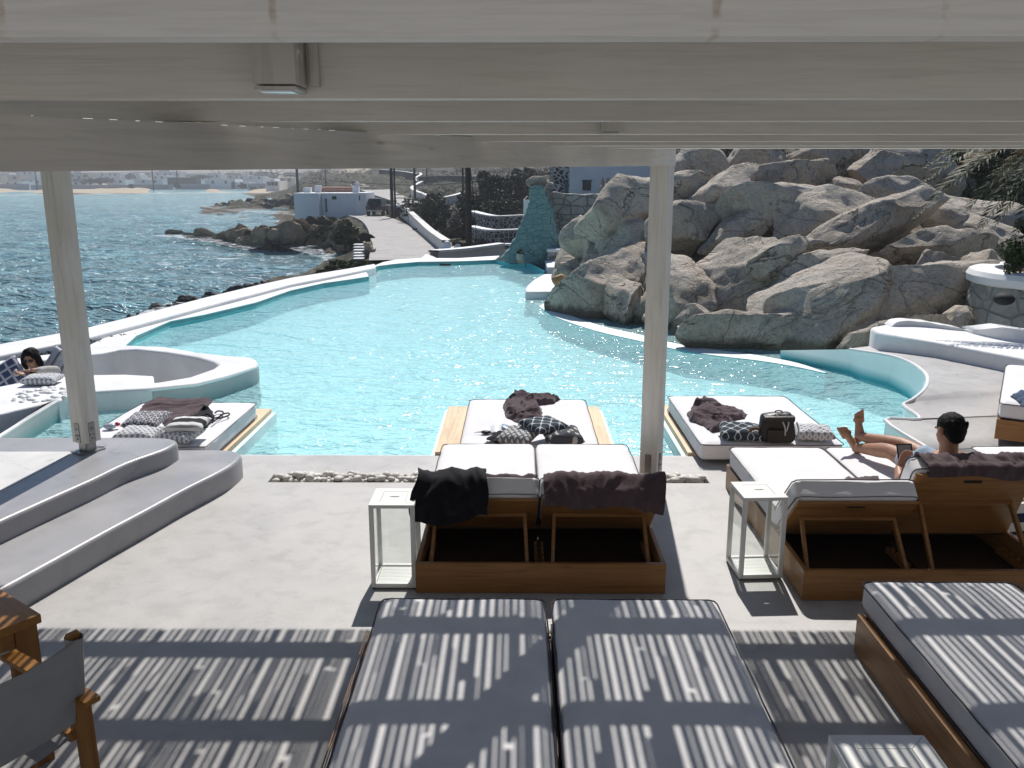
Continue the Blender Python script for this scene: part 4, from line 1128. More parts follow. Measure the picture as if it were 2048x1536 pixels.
# canvas back: wraps both posts as sleeves
rows = []
def cp(u, zz, o): # u in -1..1 across
    x = u*.262; yb = -.205-(zz-.6)*.13-.035*(1-u*u)*1.0; return Vector((x, yb-o+.028, zz))
for zz in [.515+.345*k/8 for k in range(9)]:
    rows.append([cp(-1+2*i/20, zz+(-.02*(1-(-1+2*i/20)**2) if zz > .6 else .0), .055) for i in range(21)])
mb = MB(); mb.grid(rows); mb.grid([[p+Vector((0, .004, 0)) for p in r] for r in rows])
for s in (-1, 1):
    ring = []
    for zz in [.515+.345*k/6 for k in range(7)]:
        cy_ = -.205-(zz-.6)*.13
        ring.append([Vector((s*.262+.030*math.cos(a), cy_+.002+.038*math.sin(a), zz)) for a in [2*math.pi*k/12 for k in range(13)]])
    mb.grid(ring)
mb.disp(.003, 14); mb.make('canvas_back', M_canv, ch)
mb = MB(); mb.grid([[Vector((-.235+.47*i/14, -.2+.42*j/10, .45-.035*(1-((i-7)/7)**2))) for i in range(15)] for j in range(11)]); mb.grid([[Vector((-.235+.47*i/14, -.2+.42*j/10, .446-.035*(1-((i-7)/7)**2))) for i in range(15)] for j in range(11)]); mb.make('canvas_seat', M_canv, ch)
WM[ch] = keep
# ---------------------------------------------------------------- granite outcrop
b = NB('granite'); v = b.pos()
big = b.noise(v, .55, 5, .6, .8); med = b.noise(v, 2.6, 7, .62, .6); fine = b.noise(v, 16, 6, .7); grain = b.noise(v, 75, 3, .7)
col = b.ramp(big, [(.32, (.46,.405,.335)), (.5, (.585,.525,.445)), (.68, (.68,.62,.54))])
col = b.mix(.75, col, b.ramp(med, [(.34, (.72,.70,.66)), (.5, (1,1,1)), (.66, (1.0,.93,.85))]), 'MULTIPLY')
col = b.mix(.8, col, b.ramp(fine, [(.36, .62), (.52, 1.0)]), 'MULTIPLY')
col = b.mix(.6, col, b.ramp(grain, [(.38, .5), (.55, 1.0), (.7, 1.25)]), 'MULTIPLY')
# iron stain in places
st = b.ramp(b.noise(b.pos((1, 1, .6)), .8, 4, .6, 1.2), [(.58, 0.0), (.70, 1.0)])
col = b.mix(b.math('MULTIPLY', st, .30), col, (.34,.20,.10))
# wet, algae-darkened skirt just above the water line
z = b.node('ShaderNodeSeparateXYZ', Vector=v).outputs['Z']
zz = b.math('ADD', z, b.math('MULTIPLY', b.math('SUBTRACT', med, .5), .5))
wet = b.node('ShaderNodeMapRange', i0=zz, i1=.12, i2=.0, i3=0., i4=1.).outputs[0]
col = b.mix(b.math('MULTIPLY', wet, .75), col, (.085,.062,.042))
ck = b.math('ABSOLUTE', b.math('SUBTRACT', b.noise(b.pos((1,1,1.5)), .75, 5, .55, .9), .5))
crk = b.ramp(ck, [(.0, .0), (.012, 1.0)])
msk = b.ramp(b.noise(v, .45, 3), [(.5, 0.0), (.58, 1.0)])
col = b.mix(b.math('MULTIPLY', msk, .7), col, crk, 'MULTIPLY')
h = b.math('ADD', b.math('MULTIPLY', med, 1.0), b.math('ADD', b.math('MULTIPLY', fine, .45), b.math('MULTIPLY', grain, .12)))
h = b.math('ADD', h, b.math('MULTIPLY', crk, .35))
M_rock = b.pbr(col, .85, b.bump(h, 1.0, .10), Specular__IOR__Level=.25)

OC = thing('rock_outcrop', 'huge pale granite outcrop rising from the right side of the pool', 'rock', tuple(G(1500, 700, WZ)))
BV = Vector((0, 0, 0))
def boulder(px, py, Y, a, bb, ang, thick=1.0, seed=0, sub=5, ex=2.6, lean=1.0, mat=None, cut=0.10, parent=OC, name='boulder', rough=1.0):
    c = D(px, py, Y); d = ray(px, py); t = Y/d.y          # metres per unit slope
    A = a*t/FPX*1.22; Bq = bb*t/FPX*1.34; T = max(A, Bq)*.75*thick
    r0 = ROT @ Vector((1,0,0)); u0 = ROT @ Vector((0,1,0)); f0 = ROT @ Vector((0,0,-1))
    an = R(ang); e1 = r0*math.cos(an)+u0*math.sin(an); e2 = -r0*math.sin(an)+u0*math.cos(an)
    # the short axis leans away from the viewer so the top shows as a sunlit slab
    e2l = (e2+f0*lean).normalized(); e3 = e1.cross(e2l).normalized()
    t_ = bmesh.new(); bmesh.ops.create_icosphere(t_, subdivisions=sub, radius=1)
    rs_ = random.Random(seed*31+7)
    planes = [(Vector((rs_.uniform(-1,1), rs_.uniform(-1,1), rs_.uniform(-1,1))).normalized(), rs_.uniform(.60, .88)) for _ in range(int(12*cut*10/1.0) if cut else 0)]
    S = max(A, Bq)
    for v in t_.verts:
        q = v.co.copy(); m = (abs(q.x)**ex+abs(q.y)**ex+abs(q.z)**ex)**(1/ex); q = q/m
        for pn, pd in planes:
            dd = q.dot(pn)-pd
            if dd > 0: q -= pn*dd*.97
        w = Vector((q.x*A, q.y*Bq*1.08, q.z*T))
        sd_ = Vector((seed*3.1, seed*1.7, -seed))
        n1 = noise.noise(w/S*1.5+sd_); n2 = noise.noise(w/S*3.6+sd_)
        rg = 1-abs(noise.noise(w*1.3/max(S,.6)+sd_*2))*2
        nn_ = q.normalized()
        w += Vector((nn_.x*A, nn_.y*Bq, nn_.z*T))*(n1*.085+n2*.05+rg*.045)*rough
        P_ = c+e1*w.x+e2l*w.y+e3*w.z
        g_ = P_*1.9; k = noise.noise(g_)*.05+noise.noise(P_*5.5)*.022+(.5-abs(noise.noise(P_*3.1)))*.035
        P_ += (e1*nn_.x+e2l*nn_.y+e3*nn_.z)*k*min(1, S*1.2)*rough
        v.co = P_
    mb = MB(); mb.add(t_)
    return mb.make(name, mat or M_rock, parent, smooth=60)
BL = [
 # px, py, Y, a, b, angle, thickness
 (1248,418,19.0,86,44,30,1.1), (1380,362,20.2,66,34,30,1.0), (1212,592,17.6,105,62,38,1.0), (1172,478,19.6,34,40,60,1.0),
 (1206,520,18.9,36,62,20,.9), (1262,505,18.4,58,74,15,.9), (1248,602,16.4,44,52,10,.9), (1350,585,16.0,58,88,8,.75),
 (1488,560,15.9,100,98,35,.62), (1365,462,18.2,72,34,25,1.0), (1368,402,19.4,66,26,12,1.0), (1440,395,18.9,84,34,38,.8),
 (1492,347,20.8,84,34,22,.9), (1552,420,18.0,130,44,-3,.6), (1572,372,19.6,84,26,14,.7), (1660,332,21.2,74,30,12,.9),
 (1747,345,20.0,52,30,8,.9), (1826,348,21.0,84,46,-8,.8), (1625,352,20.2,40,14,15,1.), (1795,406,18.4,70,26,-14,.8),
 (1712,413,18.3,56,26,-4,.8), (1640,438,17.4,92,46,14,.6), (1728,468,16.3,146,32,27,.42), (1652,541,15.0,72,20,18,.8),
 (1866,500,15.7,98,26,8,.7), (1890,447,17.0,46,28,-20,.9), (1760,596,14.0,190,50,11,.40), (1600,628,14.0,150,70,32,.42),
 (1692,648,13.7,78,38,5,.5), (1594,650,13.8,84,34,8,.45), (1555,676,13.7,160,24,-4,.32), (1906,555,14.9,62,38,-36,.8),
 (1968,530,14.3,34,38,20,.8), (1992,488,16.4,64,56,-10,.8), (1560,512,15.3,56,22,26,.7), (1620,500,16.0,40,18,10,.9),
 (1700,385,19.3,36,16,0,1.), (1960,440,18.0,90,50,-5,.6), (1830,630,13.6,34,20,10,.9), (1880,612,13.8,36,20,-15,.9),
 (1915,645,13.0,38,20,10,.9), (1772,662,12.9,40,16,25,.9), (1720,690,12.9,40,14,20,.8), (1865,655,12.9,46,14,-5,.9),
 (1128,560,19.2,22,26,40,.9), (1150,540,19.6,30,26,40,.9), (1305,628,16.2,44,26,-20,.8), (1195,612,17.6,60,16,-22,.6), (1420,664,14.9,70,26,-18,.6), (1300,540,17.6,44,60,30,.7),
 (1330,645,15.6,36,20,-20,.8), (1480,460,17.6,70,30,30,.6),
]
for i, q in enumerate(BL):
    big_ = max(q[3], q[4]) > 60
    boulder(*q[:6], thick=q[6], seed=i+1, sub=6 if max(q[3], q[4]) > 95 else 5, ex=2.5 if i % 3 else 3.1, cut=.10 if i not in (7, 6, 0, 5, 4) else .16)
# the mass everything leans on
for i, q in enumerate([(1560,470,21.5,260,120,10,.25), (1830,520,18.5,230,130,-5,.25), (1255,560,19.8,110,130,10,.4), (1440,560,18.8,130,130,0,.35), (1700,640,15.6,220,60,5,.35)]):
    boulder(*q[:6], thick=q[6], seed=60+i, sub=6, ex=2.6, lean=.9, cut=0)
# ochre stone by the white ledge
boulder(1118,560,18.2,10,15,60,thick=.8,seed=90,sub=3,mat=simple('ochre_stone', (.45,.28,.12), .8, .3, 5, .5, .02, 20))

# white ledge where the pool meets the ruin
led_ = [G(px, py, 0.05) for px, py in [(1087,548),(1117,548),(1150,560),(1160,590),(1120,582),(1052,583),(1050,578),(1053,571),(1068,558)]]
o = poly_slab('pool_bench', [(p.x, p.y) for p in led_], -1.4, .05, M_rim, bev=.05); tag(o, 'small white rounded ledge at the pool corner under the rocks', 'ledge')
sb = [G(px, py, -.19) for px, py in [(1052,583),(1120,582),(1150,600),(1125,617),(1085,616),(1058,602)]]
tag(poly_slab('pool_shelf', [(p.x, p.y) for p in sb], -1.4, -.19, M_rim, bev=.03), kind='structure')

# ---------------------------------------------------------------- ruin and masonry
def stonewall(name, c1, c2, mortar, scale=(2.2,2.2,4.2), tint=None, msize=.06, sc_=1.0, rnd=.9, bumpd=.06):
    b = NB(name); v = b.pos(tuple(x*sc_ for x in scale))
    v2 = b.mix(.10, v, b.node('ShaderNodeTexNoise', Vector=v, Scale=1.1, Detail=3).outputs['Color'])
    e = b.node('ShaderNodeTexVoronoi', _feature='DISTANCE_TO_EDGE', Vector=v2, Scale=1.0, Randomness=rnd).outputs['Distance']
    cc = b.node('ShaderNodeTexVoronoi', Vector=v2, Scale=1.0, Randomness=rnd).outputs['Color']
    sx = b.node('ShaderNodeSeparateXYZ', Vector=cc).outputs['X']
    col = b.mix(sx, c1, c2)
    col = b.mix(.6, col, b.ramp(b.noise(b.pos(), 6, 6, .65), [(.3, .6), (.6, 1.1)]), 'MULTIPLY')
    m_ = b.ramp(e, [(msize*.5, 1.0), (msize*1.3, 0.0)])
    col = b.mix(m_, col, mortar)
    if tint: col = b.mix(tint[1], col, tint[0])
    h = b.math('ADD', b.ramp(e, [(0, 0.), (msize*2.5, 1.0)]), b.math('MULTIPLY', b.noise(b.pos(), 9, 5), .5))
    return b.pbr(col, .9, b.bump(h, .9, bumpd), Specular__IOR__Level=.2)
M_ruin = stonewall('teal_rubble', (.17,.25,.25), (.25,.30,.28), (.185,.25,.25), (4.2,4.2,7.5), ((.10,.25,.27), .45), .008)
M_stone = stonewall('grey_rubble', (.33,.33,.30), (.44,.42,.37), (.30,.295,.27), (3.1,3.1,5.2), None, .022)
M_stonew = stonewall('stone_with_white_joints', (.05,.05,.055), (.10,.09,.09), (.60,.60,.58), (4.6,4.6,5.4), None, .10)
# tapering teal buttress, traced as a wall 0.6 m thick at its own distance
YR = 26.6
# dry-stone terrace wall behind (drawn first, farther)
def wall_px(name, label, pts, Y, th, mat, jag=.04, skew=0.0, cat='wall', parent=None, n=6):
    P = []; N = len(pts)
    for i in range(N):
        a = Vector((*pts[i], 0)); c = Vector((*pts[(i+1) % N], 0))
        for k in range(n): P.append(a.lerp(c, k/n))
    rj_ = random.Random(int(Y*10)+len(pts))
    F = [D(p.x, p.y, Y) for p in P]
    F = [(p.x+rj_.uniform(-jag, jag), p.z+rj_.uniform(-jag, jag)) for p in F]
    o = poly_slab(name, F, 0, th, mat, bev=.02, seg=1, parent=None)
    me = o.data; me.transform(Matrix.Translation(o.location)); me.transform(Matrix(((1,0,0,0),(0,0,1,Y),(0,1,0,0),(0,0,0,1)))); me.flip_normals()
    zs = min(v.co.z for v in me.vertices); xs_ = sum(v.co.x for v in me.vertices)/len(me.vertices)
    me.transform(Matrix.Translation((-xs_, -Y, -zs))); o.location = (xs_, Y, zs); me.update()
    if label: tag(o, label, cat)
    return o
wall_px('stone_wall', 'grey rubble retaining wall behind the white ledge below the white house', [(1085,392),(1100,386),(1180,388),(1270,386),(1300,560),(1095,560),(1083,470)], 27.6, .9, M_stone, .05)
wall_px('stone_wall', 'low white topped stone seat wall at the foot of the rubble wall', [(1096,502),(1180,500),(1200,560),(1094,560)], 26.2, .5, M_stone, .02)
mb = MB(); a, c = D(1094, 500, 26.2), D(1190, 494, 26.2); mb.span((a.x, 26.15, a.z-.06), (c.x, 27.5, a.z+.03), bev=.03); tag(mb.make('wall_coping', M_rim), 'white coping slab on the low stone seat wall', 'coping')
mb = MB(); a, c = D(1092, 530, 25.2), D(1180, 530, 25.2); zt_ = D(1092, 527, 25.2).z; mb.span((a.x, 24.2, -1.4), (c.x, 26.2, zt_), bev=.05); tag(mb.make('white_seat', M_rim), 'white masonry block between the pool and the low stone wall', 'bench')
bt = [(1061,373),(1083,371),(1086,392),(1088,420),(1090,470),(1096,530),(1092,545),(1070,536),(1052,534)]
# buttress with the arched niche
bt = [(1060,372),(1084,370),(1094,388),(1106,420),(1116,470),(1116,520),(1104,546),(1068,539),(1049,534),(1048,507),(1042,498),(1036,501),(1032,510),(1033,529),(1012,526),(1002,518),(1018,498),(1034,468),(1047,436),(1056,414),(1060,400)]
wall_px('stone_buttress', 'blue green stone buttress with a curved edge and a small opening', bt, YR, .7, M_ruin, .025)
mb = MB(); a = D(1084, 372, YR); 
boulder(1073,366,YR+.4,17,6,0,thick=1.0,seed=95,sub=3,parent=None,name='capstone',mat=simple('pale_stone', (.42,.36,.30), .9, .3, 3, .5, .03, 12))
tag([o for o in COL.objects if o.name.startswith('capstone')][0], 'pale rough capstones on the top of the blue green buttress', 'stones')
boulder(1095,378,YR+1.0,12,14,0,thick=1.0,seed=96,sub=4,parent=None,name='wall_boulder')
tag([o for o in COL.objects if o.name.startswith('wall_boulder')][0], 'rounded boulder on the wall right of the buttress top', 'boulder')
# white flowerpot and flowers in the niche
pp = thing('flower_pot', 'white pot with small flowers in the opening of the buttress', 'flower pot', tuple(D(1041, 514, YR+1.2)))
c = D(1041, 514, YR+1.2)
mb = MB(); mb.lathe((c.x, c.y, c.z-.1), [(.10,0), (.13,.18), (.14,.2), (.12,.2)], 12); mb.make('pot', M_rim, pp)
M_leaf = simple('leaf_green', (.055,.085,.028), .6, .35, 4, 0)
M_petal = simple('pale_petal', (.55,.38,.30), .6, .3, 9, 0)
mb = MB(); rp = random.Random(8)
for k in range(80):
    p = Vector((rp.gauss(0,.10), rp.gauss(0,.08), .2+abs(rp.gauss(0,.09))))+Vector((c.x, c.y, c.z-.1)); s = .04; d1 = Vector((rp.uniform(-1,1), rp.uniform(-1,1), rp.uniform(-1,1))).normalized()*s; d2 = d1.cross(Vector((rp.uniform(-1,1), rp.uniform(-1,1), rp.uniform(-1,1)))).normalized()*s
    mb.mi = 1 if k % 5 == 0 else 0; mb.face([p-d1, p+d2, p+d1, p-d2])
mb.make('flowers', [M_leaf, M_petal], pp, smooth=0)

# right-hand planter, bench
b0 = [G(px, py, .30) for px, py in [(1755,693),(1875,721),(2047,749),(2250,788)]]
BH = .195
top_ = [G(px, py, .30+BH) for px, py in [(1756,664),(1864,682),(2047,716),(2250,757)]]
topb = [G(px, py, .30+BH) for px, py in [(1756,660),(1796,652),(1878,656),(1938,662),(2048,674),(2250,700)]]
bp = [(p.x, p.y) for p in top_]+[(p.x, p.y+.25) for p in topb[::-1]]
o = poly_slab('bench', smooth_path([Vector((x, y, 0)) for x, y in bp[:4]], 3) and bp, -.2, .30+BH, M_rim, bev=.05); tag(o, 'long white masonry bench along the raised path below the rocks', 'bench')
# low plastered upstand behind the bench, wavy on top
mb = MB(); P = [G(px, py, .30+BH) for px, py in [(1786,655),(1800,654),(1830,654),(1870,657),(1905,661),(1938,664)]]
hts = [.0,.07,.08,.06,.05,.02]
P = smooth_path(P, 4); hs = smooth_path([Vector((h_,0,0)) for h_ in hts], 4)
lo = [p+Vector((0,.02,-.1)) for p in P]; hi = [p+Vector((0,.05,h_.x+noise.noise(p*6)*.02)) for p, h_ in zip(P, hs)]
mb.grid([lo, hi, [p+Vector((0,.25,0)) for p in hi], [p+Vector((0,.25,0)) for p in lo]]); tag(mb.make('upstand', M_rim), 'low wavy white plaster upstand at the back of the bench', 'upstand')
mb = MB(); P = smooth_path([G(px, py, .30+BH) for px, py in [(1950,668),(1985,676),(2048,686),(2200,705)]], 4); n_ = len(P)
hi = [p+Vector((-.02,.05,.03+.12*min(1, i/6)+noise.noise(p*5)*.015)) for i, p in enumerate(P)]
mb.grid([[p+Vector((0,-.02,-.1)) for p in P], hi, [p+Vector((0,.3,0)) for p in hi]]); tag(mb.make('upstand', M_rim), 'white plaster foot of the round stone planter', 'upstand')

pc = Vector((8.15, 12.9, 0)); pr_ = 1.30
PL = thing('stone_planter', 'round rubble stone planter with thick white rim at the right edge', 'planter', tuple(pc))
M_pl = stonewall('planter_stone', (.27,.28,.26), (.38,.38,.34), (.30,.295,.275), (2.9,2.9,5.2), None, .035, bumpd=.035)
mb = MB(); rows = []
for k in range(9):
    z_ = k/8*1.02; rows.append([pc+Vector(((pr_+.10*(1-k/8)+.05*noise.noise(Vector((math.cos(a)*3, math.sin(a)*3, z_*3))))*math.cos(a), (pr_+.10*(1-k/8))*math.sin(a), z_)) for a in [2*math.pi*i/64 for i in range(65)]])
mb.grid(rows); mb.make('stone_drum', M_pl, PL)
mb = MB(); rows = []
for z_, r_ in ((.98, pr_+.03), (1.0, pr_+.07), (1.10, pr_+.085), (1.17, pr_+.04), (1.20, pr_-.06), (1.19, pr_-.30), (1.10, pr_-.36), (1.04, pr_-.36)):
    rows.append([pc+Vector(((r_+.03*noise.noise(Vector((math.cos(a)*4, math.sin(a)*4, 0))))*math.cos(a), (r_)*math.sin(a), z_+.02*noise.noise(Vector((math.cos(a)*5, math.sin(a)*5, 3))))) for a in [2*math.pi*i/64 for i in range(65)]])
mb.grid(rows); mb.make('white_rim', M_rim, PL)
mb = MB(); rows = [[pc+Vector((r_*math.cos(a), r_*math.sin(a), 1.12+.05*noise.noise(Vector((r_*3*math.cos(a), r_*3*math.sin(a), 0))))) for a in [2*math.pi*i/32 for i in range(33)]] for r_ in (pr_-.33, .6, .01)]
mb.grid(rows); mb.make('soil', simple('straw_soil', (.30,.20,.11), .95, .4, 9, .8, .03, 40), PL)
# dark weep hole
q = D(2008, 598, 11.62)
mb = MB(); mb.ball((q.x, q.y, q.z), .13, .14, .085, sub=3); mb.make('weep_hole', M_dark, PL)
# ---------------------------------------------------------------- sea
SEA = -2.5
b = NB('sea_water'); v = b.pos()
# crests stretched across the wind, finer near the shore
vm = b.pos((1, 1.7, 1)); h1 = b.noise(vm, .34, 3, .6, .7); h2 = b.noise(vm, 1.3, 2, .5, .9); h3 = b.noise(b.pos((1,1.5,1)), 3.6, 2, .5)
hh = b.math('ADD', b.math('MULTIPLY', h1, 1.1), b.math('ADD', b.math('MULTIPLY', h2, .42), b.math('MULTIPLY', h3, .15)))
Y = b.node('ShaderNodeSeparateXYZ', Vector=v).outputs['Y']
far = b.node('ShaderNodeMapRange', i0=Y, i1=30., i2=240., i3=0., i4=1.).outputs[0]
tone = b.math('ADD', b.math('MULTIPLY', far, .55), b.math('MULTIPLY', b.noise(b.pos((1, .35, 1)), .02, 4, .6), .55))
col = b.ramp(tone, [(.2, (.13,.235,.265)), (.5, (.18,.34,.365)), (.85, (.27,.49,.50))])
col = b.mix(.75, col, b.ramp(b.math('ADD', b.math('MULTIPLY', h1, .5), b.math('MULTIPLY', h2, .5)), [(.40, .45), (.52, 1.0), (.62, 1.7)]), 'MULTIPLY')  # wave light and shade put into the colour: crests lighter, troughs darker
caps = b.ramp(b.noise(b.pos((.55, 1.5, 1)), .42, 9, .72, .5), [(.60, 0.0), (.66, 1.0)])
caps2 = b.ramp(b.noise(b.pos((.5, 1.4, 1)), 1.6, 7, .75, .5), [(.62, 0.0), (.70, .8)])
foam = b.math('MULTIPLY', b.math('MAXIMUM', caps, caps2), .85)
nrm = b.bump(hh, 1.0, 1.1)
p1 = b.node('ShaderNodeBsdfPrincipled', Base__Color=b.mix(foam, col, (.75,.80,.82)), Roughness=b.math('ADD', b.math('MULTIPLY', foam, .6), .14), Normal=nrm, IOR=1.33, Specular__IOR__Level=.38)
b.l(p1.outputs[0], b.out.inputs[0]); M_sea = b.m
N1, N2 = 260, 460
xs = np.linspace(-1.5, 1.5, N1); ys = np.geomspace(9, 3500, N2)
mb = MB(); rows = []
for y in ys:
    row = []
    for u in xs:
        x = u*y; q = Vector((x, y*1.6, 0))
        a = min(1, 90/y)
        z = SEA+a*(noise.noise(q*.22)*.22+(.5-abs(noise.noise(q*.55+Vector((3,1,0)))))*.30+(.4-abs(noise.noise(q*1.3)))*.13-.12)
        row.append(Vector((x, y, z)))
    rows.append(row)
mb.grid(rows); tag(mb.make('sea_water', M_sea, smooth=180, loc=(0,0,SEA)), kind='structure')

# ---------------------------------------------------------------- land: one height field through surveyed points
CP = []   # (x, y, z)
def cpx(px, py, Y, dz=0): p = D(px, py, Y); CP.append((p.x, p.y, p.z+dz))
def cps(px, py, z): p = G(px, py, z); CP.append((p.x, p.y, p.z))
# land near the pool's far side
for px, py, z in [(760,516,-1.2),(830,512,-1.2),(900,512,-1.25),(980,510,-1.1),(700,545,-1.5),(640,560,-1.8),(575,572,-2.3),(480,594,-2.7),(400,612,-2.9)]: cps(px, py, z)
for py, xa, xb in [(500,748,905),(480,742,860),(460,728,822),(445,708,790),(436,700,775)]:
    for px in (xa, (xa+xb)/2, xb): cps(px, py, -1.0)
for px, py, z in [(735,425,-1.0),(780,425,-.95),(700,428,-.9),(640,436,-1.1),(600,444,-1.4),(620,425,-1.0)]: cps(px, py, z)
# shore of the headland: rocks dropping to the sea
for px, py, z in [(745,520,-2.2),(720,517,-2.45),(700,500,-2.2),(655,478,-2.5),(620,470,-2.4),(560,478,-2.6),(500,490,-3.0),(465,492,-3.2),(420,478,-3.2),(350,470,-3.3),(300,474,-3.6),(440,462,-3.0),(520,450,-2.9),(600,438,-2.3)]: cps(px, py, z)
for px, py, Y in [(690,455,64),(720,470,56),(650,462,66),(600,458,72),(560,460,73),(520,462,75),(490,468,72),(640,440,78),(668,438,76),(735,492,46)]: cpx(px, py, Y)
for px, py, z in [(380,500,-4),(250,520,-5),(100,560,-5),(430,540,-4.5),(300,580,-4),(550,520,-4),(640,500,-3.6),(690,530,-3.1),(560,545,-3.6),(0,620,-5),(-200,500,-7),(200,450,-7),(0,430,-8),(350,440,-6),(450,430,-4),(520,436,-3.6),(600,470,-2.9),(100,400,-8),(300,395,-8),(-300,400,-8),(450,395,-6)]: cps(px, py, z)
for px, py, z in [(585,426,-4.5),(550,426,-5),(500,427,-5),(450,425,-5),(400,420,-5),(560,432,-4),(585,431,-3.5),(520,388,-6),(470,388,-6),(430,400,-7),(400,408,-6),(380,390,-7),(560,385,-4.5),(350,405,-7),
                  (640,510,-4.2),(600,505,-4.2),(600,530,-4.2),(650,525,-3.8),(560,505,-4.5),(500,505,-4.5),(500,530,-4.5),(440,510,-4.5),(620,545,-3.6),(480,560,-3.8),(400,590,-3.6),(500,555,-4),(330,620,-3.6),(200,600,-5),(100,650,-4.5),(0,670,-4),(220,655,-3.6),(-100,690,-4)]: cps(px, py, z)
# second headland with dark rocks
for px, py, z in [(415,412,-3.4),(450,416,-3.2),(500,420,-3.2),(560,420,-2.9)]: cps(px, py, z)
for px, py, Y in [(445,404,160),(480,402,158),(520,394,160),(560,390,160),(600,386,160),(590,400,150)]: cpx(px, py, Y)
# far beach and the low town land behind
for px in (-400,-200,0,150,300,450,560):
    x_ = (px-1036)/FPX*1.02; CP.append((x_*318, 318, -2.62)); CP.append((x_*332, 332, -2.2)); CP.append((x_*380, 380, -1.9)); CP.append((x_*440, 440, -1.5)); cpx(px, 366, 520); cpx(px, 352, 700); cpx(px, 341, 1000); cpx(px, 338, 1500)
# valley and hillside on the right
for px, py, Y in [(760,414,100),(800,412,98),(830,412,95),(716,371,190),(740,374,170),(770,390,135),(800,402,112),(700,360,210),(650,362,230),(620,368,200),(600,372,190),
                  (640,345,300),(700,346,260),(760,352,190),(830,345,210),(830,372,160),(860,392,115),(900,345,200),(900,368,140),(900,385,110),(960,350,170),(1000,352,150),(960,372,115),(1050,345,140),(1100,345,110),
                  (840,430,82),(880,455,68),(920,480,52),(950,500,42),(1000,495,42),(960,440,66),(1000,430,68),(1040,420,68),(990,470,54),(1040,470,50),(1080,400,75),(1100,380,80),(1200,380,62),(1280,385,52),(1000,510,34),(1050,505,36),(1150,395,48),
                  (1200,340,110),(1300,330,100),(1350,318,90),(1450,312,80),(1600,308,75),(1750,306,65),(1900,305,58),(2048,300,50),(2200,300,45),(2400,300,40),
                  (1400,360,45),(1600,330,40),(1800,330,36),(2000,340,30),(2200,350,27),(2300,420,20),(2048,520,19),
                  (1200,250,170),(1500,240,150),(1800,240,120),(2200,240,90),(1000,300,260),(800,310,330),(700,330,500),(640,335,800),(1300,200,260),(1800,190,220),(2300,190,180)]: cpx(px, py, Y)
CPN = np.array(CP); CU = CPN[:,0]/CPN[:,1]; CL = np.log(CPN[:,1])
KX, KY = 1.0, .42
def terrain(x, y):
    u = x/y; l = math.log(y)
    d2 = ((CU-u)*KX)**2*4+((CL-l)*KY)**2+1e-5
    w_ = 1/d2**1.7; return float((w_*CPN[:,2]).sum()/w_.sum())
us = np.linspace(-.95, 1.05, 230); yl = np.geomspace(17, 1700, 250)
U, Yg = np.meshgrid(us, yl); X = U*Yg; Lg = np.log(Yg)
Z = np.zeros_like(X)
for i in range(len(yl)):
    d2 = ((CU[None,:]-us[:,None])*KX)**2*4+((CL[None,:]-Lg[i,0])*KY)**2+1e-5
    w_ = 1/d2**1.7; Z[i] = (w_*CPN[:,2][None,:]).sum(1)/w_.sum(1)
P_road = None
# the roads, as centre lines on the ground (used to keep the ground smooth there)
road_c = [G(px, py, -1.0) for px, py in [(832,524),(826,510),(812,492),(800,480),(782,460),(762,445),(742,436),(722,432)]]
road_w = [2.0,2.0,1.75,1.7,1.6,1.5,1.5,1.5]
def near_road(x, y):
    m = 99
    for a, c in zip(road_c, road_c[1:]):
        dx, dy = c.x-a.x, c.y-a.y; t = max(0, min(1, ((x-a.x)*dx+(y-a.y)*dy)/(dx*dx+dy*dy))); m = min(m, math.hypot(x-a.x-dx*t, y-a.y-dy*t))
    return m
clear_px = [(752,522),(700,540),(581,560),(410,600),(171,660),(0,690),(-300,740)]
CLR = [(G(a,c_,0).x+.5, G(a,c_,0).y+.35) for a, c_ in clear_px]+[(-14, 5), (14, 5), (14, 24), (6, 26), (5.6, 28.3), (1, 28.3), (-2, 28.6)]
mb = MB(); rows = []
for i in range(len(yl)):
    row = []
    for j in range(len(us)):
        x, y, z = X[i,j], Yg[i,j], Z[i,j]
        q = Vector((x, y, 0)); amp = min(1.6, .12+y*.006)
        k = noise.noise(q*.5)*.25+noise.noise(q*.16)*.6+(.5-abs(noise.noise(q*.9)))*.25
        nr = near_road(x, y) if 20 < y < 130 and abs(x+10) < 30 else 99
        f = max(0, min(1, (nr-2.2)/2.5)) 
        if y > 250: f *= .35
        if -2.9 < z < -1.2: k += .25*(1-2*abs(noise.noise(q*.8)))
        if y < 34 and -9 < x < 3: f *= .2
        if y < 30 and point_in((x, y), CLR): row.append(Vector((x, y, -4.2))); continue
        row.append(Vector((x, y, z+amp*k*f)))
    rows.append(row)
mb.grid(rows)
b = NB('hillside'); v = b.pos(); sp = b.node('ShaderNodeSeparateXYZ', Vector=v); z = sp.outputs['Z']
n1 = b.noise(v, .12, 6, .65, .5); n2 = b.noise(v, 1.1, 7, .7, .6); n3 = b.noise(v, 5, 5, .7)
dry = b.ramp(n1, [(.35, (.11,.095,.075)), (.5, (.24,.205,.16)), (.65, (.31,.27,.21))])
scrub = b.ramp(n2, [(.38, 0.0), (.49, 1.0)])
col = b.mix(scrub, dry, (.045,.048,.030))
col = b.mix(.6, col, b.ramp(n3, [(.35, .45), (.6, 1.15)]), 'MULTIPLY')
low = b.node('ShaderNodeMapRange', i0=b.math('ADD', z, b.math('MULTIPLY', n2, .6)), i1=-1.75, i2=-2.1, i3=0., i4=1.).outputs[0]
rk = b.ramp(b.noise(b.pos((1,1,3)), .9, 8, .7, .6), [(.36, (.035,.03,.028)), (.52, (.13,.105,.085)), (.66, (.27,.215,.16))])
col = b.mix(low, col, rk)
